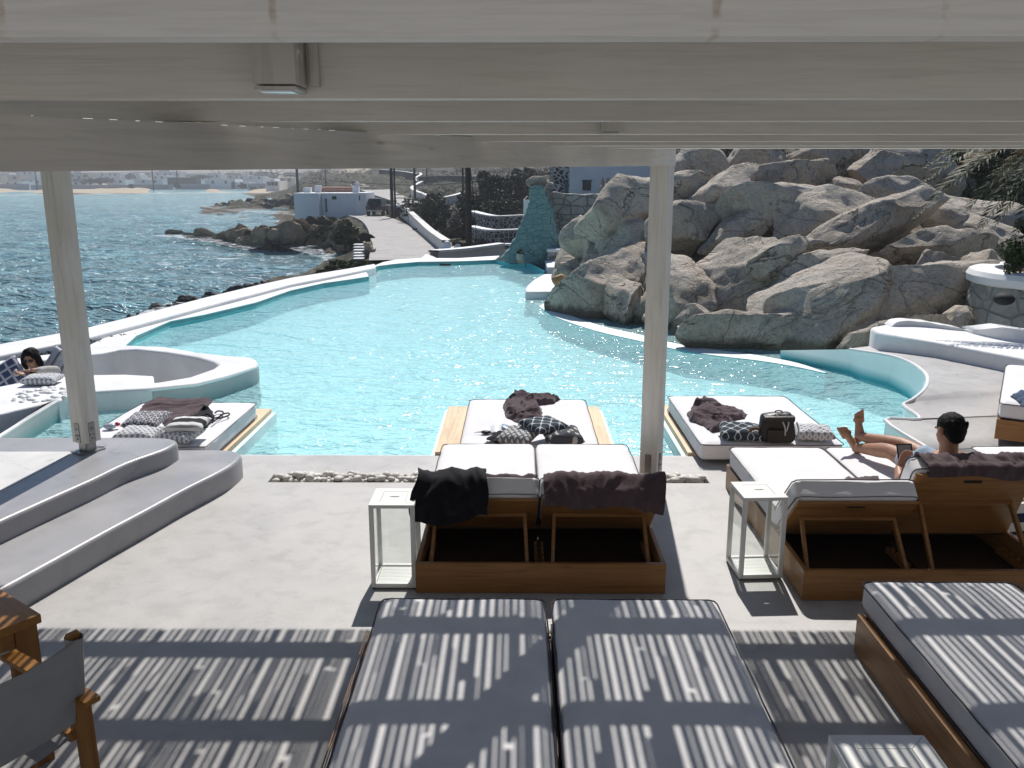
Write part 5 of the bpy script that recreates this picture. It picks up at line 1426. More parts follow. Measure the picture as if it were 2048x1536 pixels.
farm = b.node('ShaderNodeMapRange', i0=sp.outputs['Y'], i1=300., i2=310., i3=0., i4=1.).outputs[0]
beach = b.math('MULTIPLY', farm, b.node('ShaderNodeMapRange', i0=sp.outputs['Y'], i1=440., i2=425., i3=0., i4=1.).outputs[0])
farcol = b.ramp(b.noise(v, .03, 6, .7), [(.4, (.15,.14,.11)), (.55, (.30,.27,.21))])
col = b.mix(farm, col, farcol); col = b.mix(beach, col, (.50,.42,.31))
h = b.math('ADD', b.math('MULTIPLY', n2, 1.0), b.math('MULTIPLY', n3, .35))
M_hill = b.pbr(col, .95, b.bump(h, 1.0, .25), Specular__IOR__Level=.1)
tag(mb.make('hillside', M_hill, smooth=60, loc=(0,0,0)), kind='structure')
def TZ(x, y): return terrain(x, y)

M_asph = cement('worn_concrete_road', (.40,.38,.36), (.28,.265,.25), 1.0, .85, pits=False)
def ribbon(name, C_, W_, mat, dz=.05, n=5):
    pts = smooth_path(C_, n); ws = smooth_path([Vector((w_,0,0)) for w_ in W_], n)
    L, Rr = [], []
    for i, p in enumerate(pts):
        d = pts[min(i+1, len(pts)-1)]-pts[max(i-1, 0)]; d.z = 0; d.normalize(); nn = Vector((d.y, -d.x, 0)); w_ = ws[i].x
        L.append(p-nn*w_+Vector((0,0,dz))); Rr.append(p+nn*w_+Vector((0,0,dz)))
    mb = MB(); mb.grid([L, [(a+c)/2+Vector((0,0,.02)) for a, c in zip(L, Rr)], Rr])
    mb.grid([L, [p+Vector((0,0,-1.2)) for p in L]]); mb.grid([Rr, [p+Vector((0,0,-1.2)) for p in Rr]])
    return mb.make(name, mat)
tag(ribbon('road', road_c, road_w, M_asph, .10), kind='structure')
rc2 = [D(820,413,97), D(795,402,114), D(765,390,138), D(738,378,166), D(712,371,190), D(690,369,205)]
tag(ribbon('road', rc2, [1.3,1.6,2.2,2.7,2.2,1.6], M_asph, .35), kind='structure')
gv = [G(px, py, -.93) for px, py in [(850,524),(842,508),(826,488),(808,470),(796,455)]]
tag(ribbon('road_verge', [p+Vector((1.4,0,0)) for p in gv], [.6,.7,.7,.7,.5], simple('verge_dust', (.42,.37,.31), .95, .2, 2, .4, .02, 10), .03), kind='structure')

# ---------------------------------------------------------------- vegetation
M_bark = simple('bark', (.10,.075,.055), .95, .3, 6, .5, .02, 30)
def leafmat(name, c1, c2):
    b = NB(name); v = b.pos(); f = b.noise(v, 1.3, 4, .6); col = b.ramp(f, [(.35, c1), (.65, c2)])
    return b.pbr(col, .7, Specular__IOR__Level=.25)
M_lv = [leafmat('dark_olive_leaves', (.022,.030,.016), (.055,.065,.034)), leafmat('grey_scrub', (.07,.065,.055), (.13,.12,.10)), leafmat('green_scrub', (.035,.055,.02), (.075,.10,.035))]
def foliage(mb, c, r, n, ls, rng, hollow=.35):
    cl = [(Vector((rng.gauss(0,.45), rng.gauss(0,.45), rng.gauss(.05,.38))), rng.uniform(.3,.55)) for _ in range(9)]
    vs, fs = [], []
    for k in range(n):
        cc, cr_ = cl[rng.randrange(9)]
        d = Vector((rng.gauss(0,1), rng.gauss(0,1), rng.gauss(0,1))).normalized()*cr_*(hollow+(1-hollow)*rng.random()**.4)
        p = cc+d
        if p.z < -.85: continue
        p = Vector((p.x*r[0], p.y*r[1], p.z*r[2]))+c
        a = Vector((rng.uniform(-1,1), rng.uniform(-1,1), rng.uniform(-.6,1))).normalized(); e = a.cross(Vector((rng.uniform(-1,1), rng.uniform(-1,1), rng.uniform(-1,1)))).normalized()
        l = ls*rng.uniform(.6,1.4); w_ = l*.42; i = len(vs)
        vs += [p-a*l, p+e*w_, p+a*l, p-e*w_]; fs.append((i, i+1, i+2, i+3))
    return vs, fs
def bush(name, label, cat, c, r, n=900, ls=.10, mat=0, trunk=True, seed=1, group='shrubs and small trees on the slope behind the pool', bare=0):
    rng = random.Random(seed); base = Vector((c[0], c[1], c[2]-r[2]*(.75 if not trunk else 1.0)))
    t = thing(name, label, cat, tuple(base), 0, group)
    vs, fs = foliage(None, Vector(c), r, n, ls, rng)
    link_mesh('crown', rawmesh(vs, fs), M_lv[mat], t, smooth=0)
    mb = MB()
    for k in range(5 if not bare else bare):
        an = rng.uniform(0, 6.3); e = Vector(c)+Vector((math.cos(an)*r[0]*.6, math.sin(an)*r[1]*.6, r[2]*rng.uniform(-.1,.5 if not bare else .9)))
        mid = base.lerp(e, .5)+Vector((rng.uniform(-.1,.1), rng.uniform(-.1,.1), rng.uniform(-.05,.15)))*r[0]
        s0 = max(.02, r[0]*.05); mb.tube([base+Vector((0,0,-.2)), mid, e], [s0, s0*.6, s0*.15], 5)
        for q in range(2 if not bare else 5):
            f_ = mid.lerp(e, rng.random()); g_ = f_+Vector((rng.uniform(-1,1), rng.uniform(-1,1), rng.uniform(0,1)))*r[0]*.4; mb.tube([f_, g_], [s0*.35, s0*.08], 4)
    mb.make('branches', M_bark, t)
    return t
BU = [ # px,py,Y, rx px, ry px, mat, label
 (852,430,70,34,30,0,'tree','dark round tree beside the diagonal white wall near the gate'),
 (885,425,66,34,34,0,'tree','dark green tree left of the tall wooden pole, top lit pale'),
 (868,462,60,26,24,0,'shrub','dark low shrub spilling over the middle of the diagonal wall'),
 (898,470,54,30,30,1,'shrub','pale grey bush between the diagonal wall and the tall pole'),
 (935,470,52,24,30,1,'shrub','grey leafy bush directly behind the foot of the tall pole'),
 (918,500,46,22,14,0,'shrub','small dark bush by the white gate finials'),
 (960,490,46,34,18,1,'shrub','low grey shrub in front of the stone terrace walls'),
 (945,410,62,30,36,0,'tree','bushy tree with pale leaf tips right of the tall pole'),
 (985,395,66,40,44,0,'tree','largest dark tree in the middle of the valley'),
 (1030,395,66,34,42,1,'tree','bare twiggy tree left of the blue green buttress'),
 (1010,425,62,30,24,0,'shrub','dark undergrowth beneath the bare twiggy tree'),
 (960,440,60,26,18,0,'shrub','dark shrub above the white capped terrace wall'),
 (1048,360,85,26,20,0,'tree','dark tree top behind the bare twiggy tree'),
 (1360,335,42,30,26,1,'shrub','grey twiggy shrub just right of the post head'),
 (1345,362,38,14,26,1,'shrub','thin dry shrub squeezed between post and rocks'),
 (1430,310,48,50,16,0,'shrub','dark scrub above the second rock summit'),
 (1530,304,50,50,12,1,'shrub','grey scrub line above the rocks right of centre'),
 (1620,306,50,40,10,1,'shrub','dry scrub above the highest middle boulders'),
 (1940,330,25,50,40,0,'tree','very dark tree behind the big domed boulder'),
 (2030,400,21,50,60,0,'tree','dense dark tree under the palm fronds'),
 (1990,320,24,50,26,0,'tree','dark crown above the palm fronds at the right edge'),
 (2055,490,16.5,30,50,0,'tree','dark shade tree behind the stone planter'),
 (640,442,70,26,7,2,'shrub','green ground cover on top of the sea cliff left of the road'),
 (690,470,55,26,18,2,'shrub','long green bank of scrub between the road and the sea'),
 (645,462,62,28,14,2,'shrub','green scrub hanging down the rocky cliff'),
 (715,487,48,16,12,2,'shrub','green clump above the small beach stairs'),
 (650,545,32,22,7,2,'shrub','low green plants outside the pool corner by the shore'),
 (700,532,33,34,7,2,'shrub','low green plants between the pool corner and the beach'),
]
for i, (px, py, Y, rx, rz, m, cat, lab) in enumerate(BU):
    c = D(px, py, Y); s = Y/FPX
    bush('shrub' if cat == 'shrub' else 'tree', lab, cat, c, (rx*s*1.1, rx*s*1.0, rz*s*1.2), n=2600 if Y > 30 else 4200, ls=max(.05, Y*.0021), mat=m, seed=i+40, bare=9 if m == 1 else 0)
# far scrub dotted over the slopes: nobody could count it
rng = random.Random(77); vs, fs = [], []
for k in range(1500):
    px = rng.uniform(600, 1340) if k % 4 else rng.uniform(1300, 2100); Y = math.exp(rng.uniform(math.log(70), math.log(420)))
    p = D(px, 380, Y)
    if near_road(p.x, p.y) < 5: continue
    if 735-(Y-90)*.2 < px < 835-(Y-90)*.5 and Y < 205: continue
    if px < 735 and Y < 130: continue
    zt_ = TZ(p.x, p.y)
    if zt_ < -1.6: continue
    r_ = rng.uniform(.3, .9)*(1+Y/250)
    v2, f2 = foliage(None, Vector((p.x, p.y, zt_+r_*.25)), (r_, r_, r_*.55), 55, r_*.13, rng); k0 = len(vs); vs += v2; fs += [tuple(a+k0 for a in f) for f in f2]
o = link_mesh('hillside_scrub', rawmesh(vs, fs), M_lv[1], smooth=0); tag(o, 'grey green scrub dotted over the far slopes', kind='stuff')
# dark succulents along the dirt strip by the sea wall
vs, fs = [], []
for k in range(260):
    t_ = rng.random(); a = G(0, 716, 0).lerp(G(236, 668, 0), t_); p = a+Vector((rng.uniform(-.22,.22), rng.uniform(-.35,.1), -.10))
    v2, f2 = foliage(None, p+Vector((0,0,.02)), (.10,.10,.09), 12, .03, rng); k0 = len(vs); vs += v2; fs += [tuple(a_+k0 for a_ in f) for f in f2]
tag(link_mesh('creeping_plants', rawmesh(vs, fs), M_lv[0], smooth=0), 'dark creeping plants in the strip beside the sea wall', kind='stuff')
# planter plant
c = D(2032, 528, 12.4); bush('planter_shrub', 'small green shrub growing in the stone planter', 'shrub', (c.x, c.y, c.z+.12), (.26,.26,.34), n=1500, ls=.035, mat=2, seed=200, group=None)

# ---------------------------------------------------------------- rocks along the shore
M_srock = simple('dark_shore_rock', (.035,.032,.032), .7, .3, 2, .8, .04, 8)
M_brock = simple('brown_shore_rock', (.40,.31,.22), .85, .35, 1.4, .9, .08, 5, c2=(.13,.10,.075))
rng = random.Random(91)
SH = 'dark rocks along the shore'
for i, (px, py, r_) in enumerate([(316,614,12),(262,636,8),(281,630,6),(338,612,7),(360,603,9),(384,598,8),(418,590,7),(425,596,6),(460,580,7),(498,574,9),(512,570,6),(530,566,8),(372,602,14),(395,600,6),(430,590,8),(450,586,6),(470,580,13),(488,583,7),(505,577,6),(520,572,7),(540,566,7),(560,561,6),(300,618,5),(352,608,6),(408,596,6),(575,556,5)]):
    z = -2.2 if px < 600 else -2
    p = G(px, py, SEA+.1); Yd = p.y
    boulder(px, py, Yd, r_, r_*.55, rng.uniform(-10,15), thick=.9, seed=300+i, sub=3, ex=3, lean=.2, mat=M_srock, parent=None, name='shore_rock', rough=1.6)
names_ = sorted([o for o in COL.objects if o.name.startswith('shore_rock')], key=lambda o: o.location.x)
for k, o in enumerate(names_): tag(o, 'dark wet rock in the row at the foot of the sea wall', 'rock', SH)
# brown slabs of the headland
HL = thing('headland', 'brown layered rocky headland running out into the sea', 'headland', tuple(G(560, 480, SEA)))
rh = random.Random(12)
for i in range(82):
    if i < 6: px, py, a_, b_ = [(415,484,30,2.2), (352,471,20,1.6), (450,480,22,3), (470,486,20,4), (385,477,16,1.5), (490,474,24,4)][i]; Y = 74+(415-px)*.1
    else:
        px = 480+(i-6)/76*258; lo_ = 494+max(0, px-640)*.18; hi_ = 470-max(0, min(px, 640)-500)*.17+max(0, px-650)*.36
        t_ = rh.random(); py = hi_+(lo_-hi_)*t_; z_ = SEA+.1+(1-t_)*1.5*min(1, (px-440)/120)
        Y = G(px, py, z_).y; a_ = rh.uniform(13, 30)*(.75 if px > 680 else 1); b_ = rh.uniform(3.2, 7.5)
    boulder(px, py, Y, a_, b_, rh.uniform(2, 16) if px < 640 else rh.uniform(-30, 35), thick=1.5, seed=400+i, sub=4, ex=4, cut=.2, lean=.5, mat=M_brock if rh.random() < .72 else M_srock, parent=HL, name='rock_slab', rough=1.5)
HL2 = thing('headland', 'low dark rocky spit far out behind the near headland', 'headland', tuple(G(520, 415, SEA)))
for i in range(44):
    t_ = rng.random()**.8; px = 425+t_*175; Y = 168-t_*25+rng.uniform(-4,4)
    zb = SEA+rng.uniform(0,.4)+t_*1.1*rng.random()*1.8
    p = D(px, 400, Y); k = (zb-CAMZ)/Y
    # screen height of that point
    v_ = None; r_ = rng.uniform(4, 9)
    q = Vector((p.x, Y, zb)); dd = ROT.transposed() @ (q-Vector((0,0,CAMZ))); py = 768-dd.y/-dd.z*FPX
    boulder(px, py, Y, r_, r_*.5, rng.uniform(-20,20), thick=1.0, seed=500+i, sub=3, ex=3, lean=.2, mat=M_srock if rng.random() < .7 else M_brock, parent=HL2, name='rock_slab', rough=1.5)
# foam
b = NB('sea_foam'); v = b.pos((1, 1.3, 1)); f = b.noise(v, 1.6, 8, .7, 1.0)
al = b.ramp(f, [(.47, 0.0), (.66, .95)])
tr = b.node('ShaderNodeBsdfTransparent'); df = b.node('ShaderNodeBsdfDiffuse', Color=(.80,.83,.84,1)); mx = b.node('ShaderNodeMixShader', Fac=al)
b.l(tr.outputs[0], mx.inputs[1]); b.l(df.outputs[0], mx.inputs[2]); b.l(mx.outputs[0], b.out.inputs[0]); M_foam = b.m
mb = MB()
for pts in [[(735,522),(690,528),(650,505),(640,490),(600,484),(560,486),(560,492),(620,498),(640,515),(680,534),(735,526)], [(545,482),(490,494),(440,480),(330,468),(300,470),(330,474),(430,486),(490,500),(545,490)],
            [(600,424),(540,422),(480,420),(410,412),(400,414),(470,423),(540,428),(600,430)], [(395,606),(350,616),(290,628),(250,640),(290,622),(340,604)], [(-700,387),(-200,389),(0,389),(200,387),(420,384),(560,381),(560,384),(420,387),(200,390),(0,392),(-700,391)]]:
    P = [G(x, y, SEA+.32 if y > 400 else SEA+.12) for x, y in pts]; mb.face(P)
bmesh.ops.triangulate(mb.bm, faces=mb.bm.faces[:])
tag(mb.make('surf_foam', M_foam, smooth=0), 'white surf along the rocks and the far beach', kind='stuff')

# ---------------------------------------------------------------- near house by the road
def wins(parent, mb_list, mat): pass
M_glassd = simple('dark_window_glass', (.012,.016,.022), .15, .1, 5, 0)
M_blue = simple('blue_shutter', (.05,.13,.20), .5, .1, 5, 0)
M_pink = simple('pink_plaster', (.50,.27,.21), .8, .1, 3, .2)
Yh = 84
HN = thing('house', 'low white cubic house with a pink roof vault beside the coast road', 'house', tuple(D(660, 436, Yh)))
a, c = D(590, 444, Yh), D(640, 440, Yh); z1 = D(600, 386, Yh).z
mb = MB(); mb.span((a.x, Yh, a.z-1.5), (c.x-.02, Yh+5, z1), bev=.08); mb.make('wall', M_wall_white, HN)
a2, c2 = D(640, 440, Yh+1.2), D(716, 428, Yh+1.2)
mb = MB(); mb.span((c.x, Yh+1.0, a.z-1.5), (c2.x, Yh+6, D(660, 386, Yh+1).z), bev=.08); mb.make('wall', M_wall_white, HN)
a3, c3 = D(713, 428, Yh+.4), D(733, 428, Yh+.4)
mb = MB(); mb.span((a3.x, Yh+.4, a.z-1.5), (c3.x, Yh+5.5, D(720, 386, Yh).z+.02), bev=.08); mb.make('wall', M_wall_white, HN)
mb = MB(); p0, p1_ = D(640, 379, Yh+3), D(706, 379, Yh+3); mb.tube([p0, p1_], .26, 12); mb.make('roof_vault', M_pink, HN)
for (xa, xb, ya, yb) in ((631,642,371,386),(706,718,372,386),(609,622,375,387)):
    p0, p1_ = D(xa, yb, Yh+2.5), D(xb, ya, Yh+2.5); mb = MB(); mb.span((p0.x, Yh+2.2, p0.z-.3), (p1_.x, Yh+2.9, p1_.z), bev=.06)
    if xa == 706:
        q = D(714, 364, Yh+2.5); mb.lathe((q.x, Yh+2.5, p1_.z-.02), [(.2,0), (.17,.25), (.19,.3), (.1,.42), (.02,.5)], 10)
    mb.make('chimney', M_wall_white, HN)
for (xa, xb, ya, yb, m, nm) in ((664,673,392,399,M_glassd,'window'),(651,654,397,424,M_blue,'door'),(718,720,391,401,M_glassd,'window')):
    yy = Yh+.97 if xa < 700 else Yh+.37
    p0, p1_ = D(xa, yb, yy), D(xb, ya, yy); mb = MB(); mb.span((p0.x, yy-.0, p0.z), (p1_.x, yy+.05, p1_.z)); fr_ = mb.make(nm, m, HN, smooth=0)
    mb = MB(); w_ = .06
    mb.span((p0.x-w_, yy-.03, p0.z-w_), (p0.x-.001, yy+.06, p1_.z+w_)); mb.span((p1_.x+.001, yy-.03, p0.z-w_), (p1_.x+w_, yy+.06, p1_.z+w_)); mb.span((p0.x, yy-.03, p1_.z+.001), (p1_.x, yy+.06, p1_.z+w_))
    mb.make('frame', M_wall_white, fr_)
# white house behind the stone wall, upper right
Yw = 46
HW = thing('house', 'white house with a stone faced left wing above the rubble wall', 'house', tuple(D(1200, 385, Yw)))
a, c = D(1139, 386, Yw), D(1400, 386, Yw)
mb = MB(); mb.span((a.x, Yw, a.z-1.0), (c.x, Yw+7, D(1139, 300, Yw).z), bev=.05); mb.make('wall', M_wall_white, HW)
p0, p1_ = D(1106, 392, Yw+.3), D(1138.6, 392, Yw+.3); mb = MB(); mb.span((p0.x, Yw+.3, p0.z-1), (p1_.x, Yw+6, D(1110, 305, Yw).z)); mb.make('stone_wing', M_stonew, HW)
p0, p1_ = D(1165, 381, Yw-.03), D(1182, 362, Yw-.03); mb = MB(); mb.span((p0.x, Yw-.03, p0.z), (p1_.x, Yw+.02, p1_.z)); wn = mb.make('window', M_glassd, HW, smooth=0)
mb = MB(); xm_ = (p0.x+p1_.x)/2; mb.span((xm_-.02, Yw-.05, p0.z), (xm_+.02, Yw-.031, p1_.z)); mb.span((p0.x-.05, Yw-.06, p1_.z+.001), (p1_.x+.05, Yw-.01, p1_.z+.06)); mb.make('frame', M_blue, wn)
p0, p1_ = D(1129, 386, Yw+.25), D(1135, 362, Yw+.25); mb = MB(); mb.span((p0.x, Yw+.25, p0.z), (p1_.x, Yw+.32, p1_.z)); mb.make('door', M_blue, HW, smooth=0)
# crown shaped stone finial on the wall
q = D(1219, 386, 29.5); fn = thing('stone_urn', 'crown shaped stone ornament on the wall before the white house', 'ornament', tuple(q))
mb = MB(); mb.lathe(q+Vector((0,0,-.1)), [(.26,0), (.33,.12), (.34,.26), (.29,.36), (.22,.40), (.10,.42)], 14); mb.disp(.03, 5); mb.make('bowl', M_pst := simple('weathered_stone', (.36,.31,.26), .9, .35, 4, .8, .03, 14), fn)
for k in range(7):
    an = k/7*6.28; mb = MB(); mb.lathe(q+Vector((.25*math.cos(an), .25*math.sin(an), .24)), [(.05,0), (.06,.08), (.03,.18), (.01,.26)], 7); mb.disp(.01, 9); mb.make('prong', M_pst, fn)
# little chimney block behind the buttress
p0, p1_ = D(1047, 432, 29), D(1062, 400, 29); mb = MB(); mb.span((p0.x, 29, p0.z-1.5), (p1_.x, 29.5, p1_.z)); mb.grid([[Vector((p0.x, 29, p1_.z)), Vector((p0.x, 29.5, p1_.z))], [Vector(((p0.x+p1_.x)/2, 29, p1_.z+.12)), Vector(((p0.x+p1_.x)/2, 29.5, p1_.z+.12))], [Vector((p1_.x, 29, p1_.z)), Vector((p1_.x, 29.5, p1_.z))]])
tag(mb.make('gate_pillar', M_wall_white), 'white pointed pillar peeping out left of the blue green buttress', 'pillar')
# fragment of a building above the rocks
p0, p1_ = D(1740, 320, 40), D(1750, 306, 40)
HB = thing('building', 'pale building corner with dark doorway above the rocks', 'building', tuple(D(1720, 320, 40)))
p0, p1_ = D(1684, 330, 40), D(1762, 290, 40); mb = MB(); mb.span((p0.x, 40, p0.z-1), (p1_.x, 44, p1_.z)); mb.make('wall', simple('ochre_plaster', (.36,.30,.24), .8), HB)
p0, p1_ = D(1697, 332, 39.95), D(1746, 304, 39.95); mb = MB(); mb.span((p0.x, 39.93, p0.z), (p1_.x, 39.98, p1_.z)); mb.make('doorway', M_glassd, HB)

# ---------------------------------------------------------------- field walls and gate
def line_wall(label, pts, hgt, th, mat, cap=None, group=None, name='wall', cat='wall'):
    "wall along surveyed ground points (px,py,Y): real height hgt"
    C_ = [D(*q) for q in pts]; C_ = smooth_path(C_, 3)
    mb = MB(); L, Rr = [], []
    for i, p in enumerate(C_):
        d = C_[min(i+1, len(C_)-1)]-C_[max(i-1, 0)]; d.z = 0; d.normalize(); nn = Vector((d.y, -d.x, 0))*th/2
        L.append(p-nn); Rr.append(p+nn)
    up = Vector((0,0,hgt)); dn = Vector((0,0,-.8))
    tr_ = thing(name, label, cat, tuple(C_[0]), 0, group)
    mb.grid([[p+dn for p in L], [p+up for p in L], [p+up for p in Rr], [p+dn for p in Rr], [p+dn for p in L]]); mb.make('wall_body', mat, tr_)
    if cap is not None:
        mb = MB(); e = .06; L2 = [p+(p-q).normalized()*e for p, q in zip(L, Rr)]; R2 = [q+(q-p).normalized()*e for p, q in zip(L, Rr)]
        mb.grid([[p+up for p in L2], [p+up*1+Vector((0,0,.09)) for p in L2], [p+up+Vector((0,0,.09)) for p in R2], [p+up for p in R2], [p+up for p in L2]]); mb.make('wall_cap', cap, tr_)
    return tr_
M_pale = whitewash('old_limewash', (.62,.60,.57), .5)
M_fstone = stonewall('field_stone', (.11,.10,.095), (.19,.17,.155), (.07,.065,.06), (3,3,5), None, .05)
line_wall('old limewashed wall running diagonally from the gate down beside the road', [(803,425,82),(818,440,72),(838,462,60),(862,488,50),(893,515,41)], .72, .3, M_pale, M_pale)
line_wall('low white capped wall right behind the far pool edge', [(868,524,31),(930,518,32.5),(1003,508,33.5)], .33, .35, M_pale, M_rim)
line_wall('pale winding field wall climbing the slope right of the upper road', [(870,412,96),(845,400,108),(828,392,118),(826,384,128),(845,372,150)], .75, .4, M_pale, M_pale)
line_wall('long dry stone wall crossing the slope, left part', [(838,372,150),(900,370,150),(960,373,140)], 1.5, .5, M_fstone, M_pale)
line_wall('short wall zigzag at the top of the winding field wall', [(832,372,152),(830,366,160),(842,358,175),(840,354,185)], .8, .4, M_pale, M_pale)
line_wall('upper dry stone wall on the hill left of the poles', [(760,350,205),(800,354,195),(835,360,180)], 1.2, .5, M_fstone, M_pale)
line_wall('pale wall ending at the dark tree, half way up the valley', [(885,406,90),(905,402,92),(925,396,95)], .5, .4, M_pale, M_pale)
line_wall('dark low wall beyond the car at the road bend', [(733,412,100),(765,415,97),(790,416,92)], .8, .4, M_fstone)
line_wall('white capped stone terrace wall, upper step of the garden', [(945,455,58),(985,466,55),(1020,466,55),(1062,464,55)], 1.0, .4, M_stonew, M_rim)
line_wall('stone faced terrace wall, lower step of the garden', [(943,490,50),(975,500,46),(1000,502,45),(1055,500,45)], 1.0, .4, M_stonew, M_rim)
line_wall('bottom low stone wall of the terraced garden', [(990,516,39),(1020,516,39),(1050,514,39)], .55, .3, M_stonew, M_rim)
# pyramid cap beside the pool's far edge
q0, q1, qt = D(838, 519, 30.2), D(870, 519, 30.2), D(853, 507, 30.5)
mb = MB(); mb.span((q0.x, 29.9, -1.5), (q1.x, 30.9, q0.z)); t0 = [Vector((q0.x, 29.9, q0.z)), Vector((q1.x, 29.9, q0.z)), Vector((q1.x, 30.9, q0.z)), Vector((q0.x, 30.9, q0.z))]
tp = Vector((qt.x, 30.4, qt.z))
for k in range(4): mb.face([t0[k], t0[(k+1) % 4], tp])
tag(mb.make('pillar_cap', M_rim), 'small white pyramid topped pillar behind the far pool edge', 'pillar')
# gate posts with rounded finials
def finial(label, px, py, Y, w_=.28, h_=.5, col_h=.6):
    q = D(px, py, Y); t = thing('gate_post', label, 'gate post', tuple(q-Vector((0,0,col_h+.6))), 0, 'white gate posts with rounded finials')
    mb = MB(); mb.span((q.x-w_, q.y-w_, q.z-col_h-.6), (q.x+w_, q.y+w_, q.z), bev=.03); mb.make('pillar', M_pale, t)
    mb = MB(); mb.lathe(q, [(w_*1.1,0), (w_*1.15,.06), (w_*.7,.10), (w_*.62,h_*.6), (w_*.4,h_*.9), (.02,h_)], 12); mb.make('finial', M_wall_white, t)
finial('white finial on the pillar at the lower end of the diagonal wall', 894, 499, 41, .32, .42, .7)
finial('smaller white finial just right of the lower gate pillar', 915, 505, 40, .24, .40, .4)
finial('white finial on the wall half way along the diagonal', 846, 462, 58, .15, .35, .4)
finial('left white pillar of the upper gate beside the road', 788, 411, 84, .42, .35, 1.1)
finial('right white pillar of the upper gate beside the road', 805, 413, 84, .38, .35, .8)
gt = thing('gate', 'small dark gate between the two upper white pillars', 'gate', tuple(D(797, 440, 83.5)))
mb = MB(); a, c = D(791, 433, 83.5), D(801, 415, 83.5); 
for k in range(8): x_ = a.x+(c.x-a.x)*k/7; mb.span((x_-.02, 83.5, a.z), (x_+.02, 83.54, c.z))
mb.make('bars', M_dark, gt)

# ---------------------------------------------------------------- stairs to the beach
st_ = thing('beach_stairs', 'small stair with pale treads leading down to the beach', 'stairs', tuple(D(718, 517, 41)))
for k in range(6):
    mb = MB(); a, c = D(708-k*.2, 488+k*5.6, 43-k*.55), D(728, 488+k*5.6, 43-k*.55); mb.span((a.x, a.y-.25, a.z-.05), (c.x, a.y+.25, a.z), bev=.01); mb.make('tread', M_rim, st_)
    mb = MB(); mb.span((a.x, a.y-.21, a.z-.9), (c.x, a.y+.24, a.z-.0505)); mb.make('riser', M_fstone, st_)
wall_px('stair_wall', 'pale rock wall along the right side of the beach stairs', [(728,485),(738,484),(746,500),(744,519),(728,519)], 41.5, .6, simple('tan_rock', (.36,.29,.22), .9, .3, 2, .8, .05, 6), .06)

# ---------------------------------------------------------------- poles and cables
M_pole = simple('tarred_pole', (.06,.048,.04), .9, .3, 6, .4, .01, 20)
PO = 'wooden utility poles'
POLES = [('tall dark utility pole in the middle of the valley', 938, 510, 250, 44, .17), ('utility pole standing right of the parked car', 785, 438, 300, 78, .16), ('paired thinner pole just right of the roadside pole', 791, 436, 300, 80, .10),
         ('utility pole on the slope above the dark trees', 830, 395, 290, 105, .16), ('thin distant pole left of the valley pole', 854, 366, 300, 150, .13), ('thin pole on the ridge above the bare tree', 1050, 372, 290, 75, .11),
         ('thin pole close left of the tallest valley pole', 926, 400, 290, 80, .10), ('dark pole by the far beach on the left', 75, 380, 320, 400, .35), ('far beach pole left of centre', 308, 384, 300, 380, .3), ('far beach pole behind the long sea front wall', 356, 376, 300, 400, .3),
         ('double pole at the root of the far spit', 596, 386, 300, 170, .28), ('thin pole just right of the double pole', 652, 372, 300, 190, .12)]
for lab, px, py, pt, Y, r_ in POLES:
    p0 = D(px, py, Y); p1_ = D(px, pt, Y); t = thing('utility_pole', lab, 'pole', (p0.x, Y, p0.z-.6), 0, PO)
    mb = MB(); mb.tube([(p0.x, Y, p0.z-.6), (p0.x, Y, p1_.z)], [r_, r_*.75], 8); mb.make('pole', M_pole, t)
    mb = MB(); mb.box((p0.x, Y-.1, p1_.z-.5), (r_*9, .1, .12)); mb.make('crossarm', M_pole, t)
def cable(name, label, pts, r_):
    mb = MB(); mb.tube(smooth_path(pts, 6), r_, 5); tag(mb.make(name, M_dark), label, 'cable')
cable('cable', 'black cable sagging across the bay and the valley', [D(520,343,150), D(600,354,130), D(700,364,95), D(785,369,78), D(860,370,60), D(938,364,44), D(1030,357,42), D(1100,346,40)], .028)
cable('cable', 'thin guy wire dropping from the tall pole to the ground', [D(940,330,44), D(948,400,43), D(952,460,42), D(957,510,41)], .014)
cable('cable', 'pale guy wire on the hill between the poles', [D(861,345,140), D(868,353,140), D(880,362,138), D(886,366,137)], .05)

# ---------------------------------------------------------------- parked pickup
cq = G(748.5, 433, -.93)
Y = cq.y; base = Vector((cq.x, cq.y, cq.z+.03))
CR = thing('parked_car', 'dark off road car parked at the road bend beside the white house', 'car', tuple(base), R(-3))
keep = WM[CR]; WM[CR] = Matrix.Identity(4)
M_cbody = simple('dark_car_paint', (.035,.037,.045), .3, .1, 3, 0, spec=.6); M_tyre = simple('tyre_rubber', (.012,.012,.012), .8, .1, 3, 0); M_chr = simple('bumper_metal', (.35,.35,.35), .3, .1, 3, 0, metal=.7)
mb = MB(); mb.box((0, 1.9, .70), (1.62, 3.7, .50), bev=.09); mb.make('body', M_cbody, CR)
t_ = bmesh.new(); bmesh.ops.create_cube(t_, size=1)
for v in t_.verts: v.co = Vector((v.co.x*(1.5 if v.co.z < 0 else 1.18), 1.3+v.co.y*(2.3 if v.co.z < 0 else 1.9), 1.27+v.co.z*.66))
bmesh.ops.bevel(t_, geom=t_.edges[:], offset=.07, segments=2, affect='EDGES'); mb = MB(); mb.add(t_); mb.make('cab', M_cbody, CR)
mb = MB(); mb.face([(-.60,.128,1.02),(.60,.128,1.02),(.50,.27,1.50),(-.50,.27,1.50)]); o = mb.make('rear_window', M_glassd, CR, smooth=0); 
mb = MB(); mb.box((0, .02, .50), (1.60, .10, .14), bev=.03); mb.make('bumper', M_chr, CR)
mb = MB(); mb.box((0, .038, .72), (.52, .02, .12)); mb.make('number_plate', M_wall_white, CR)
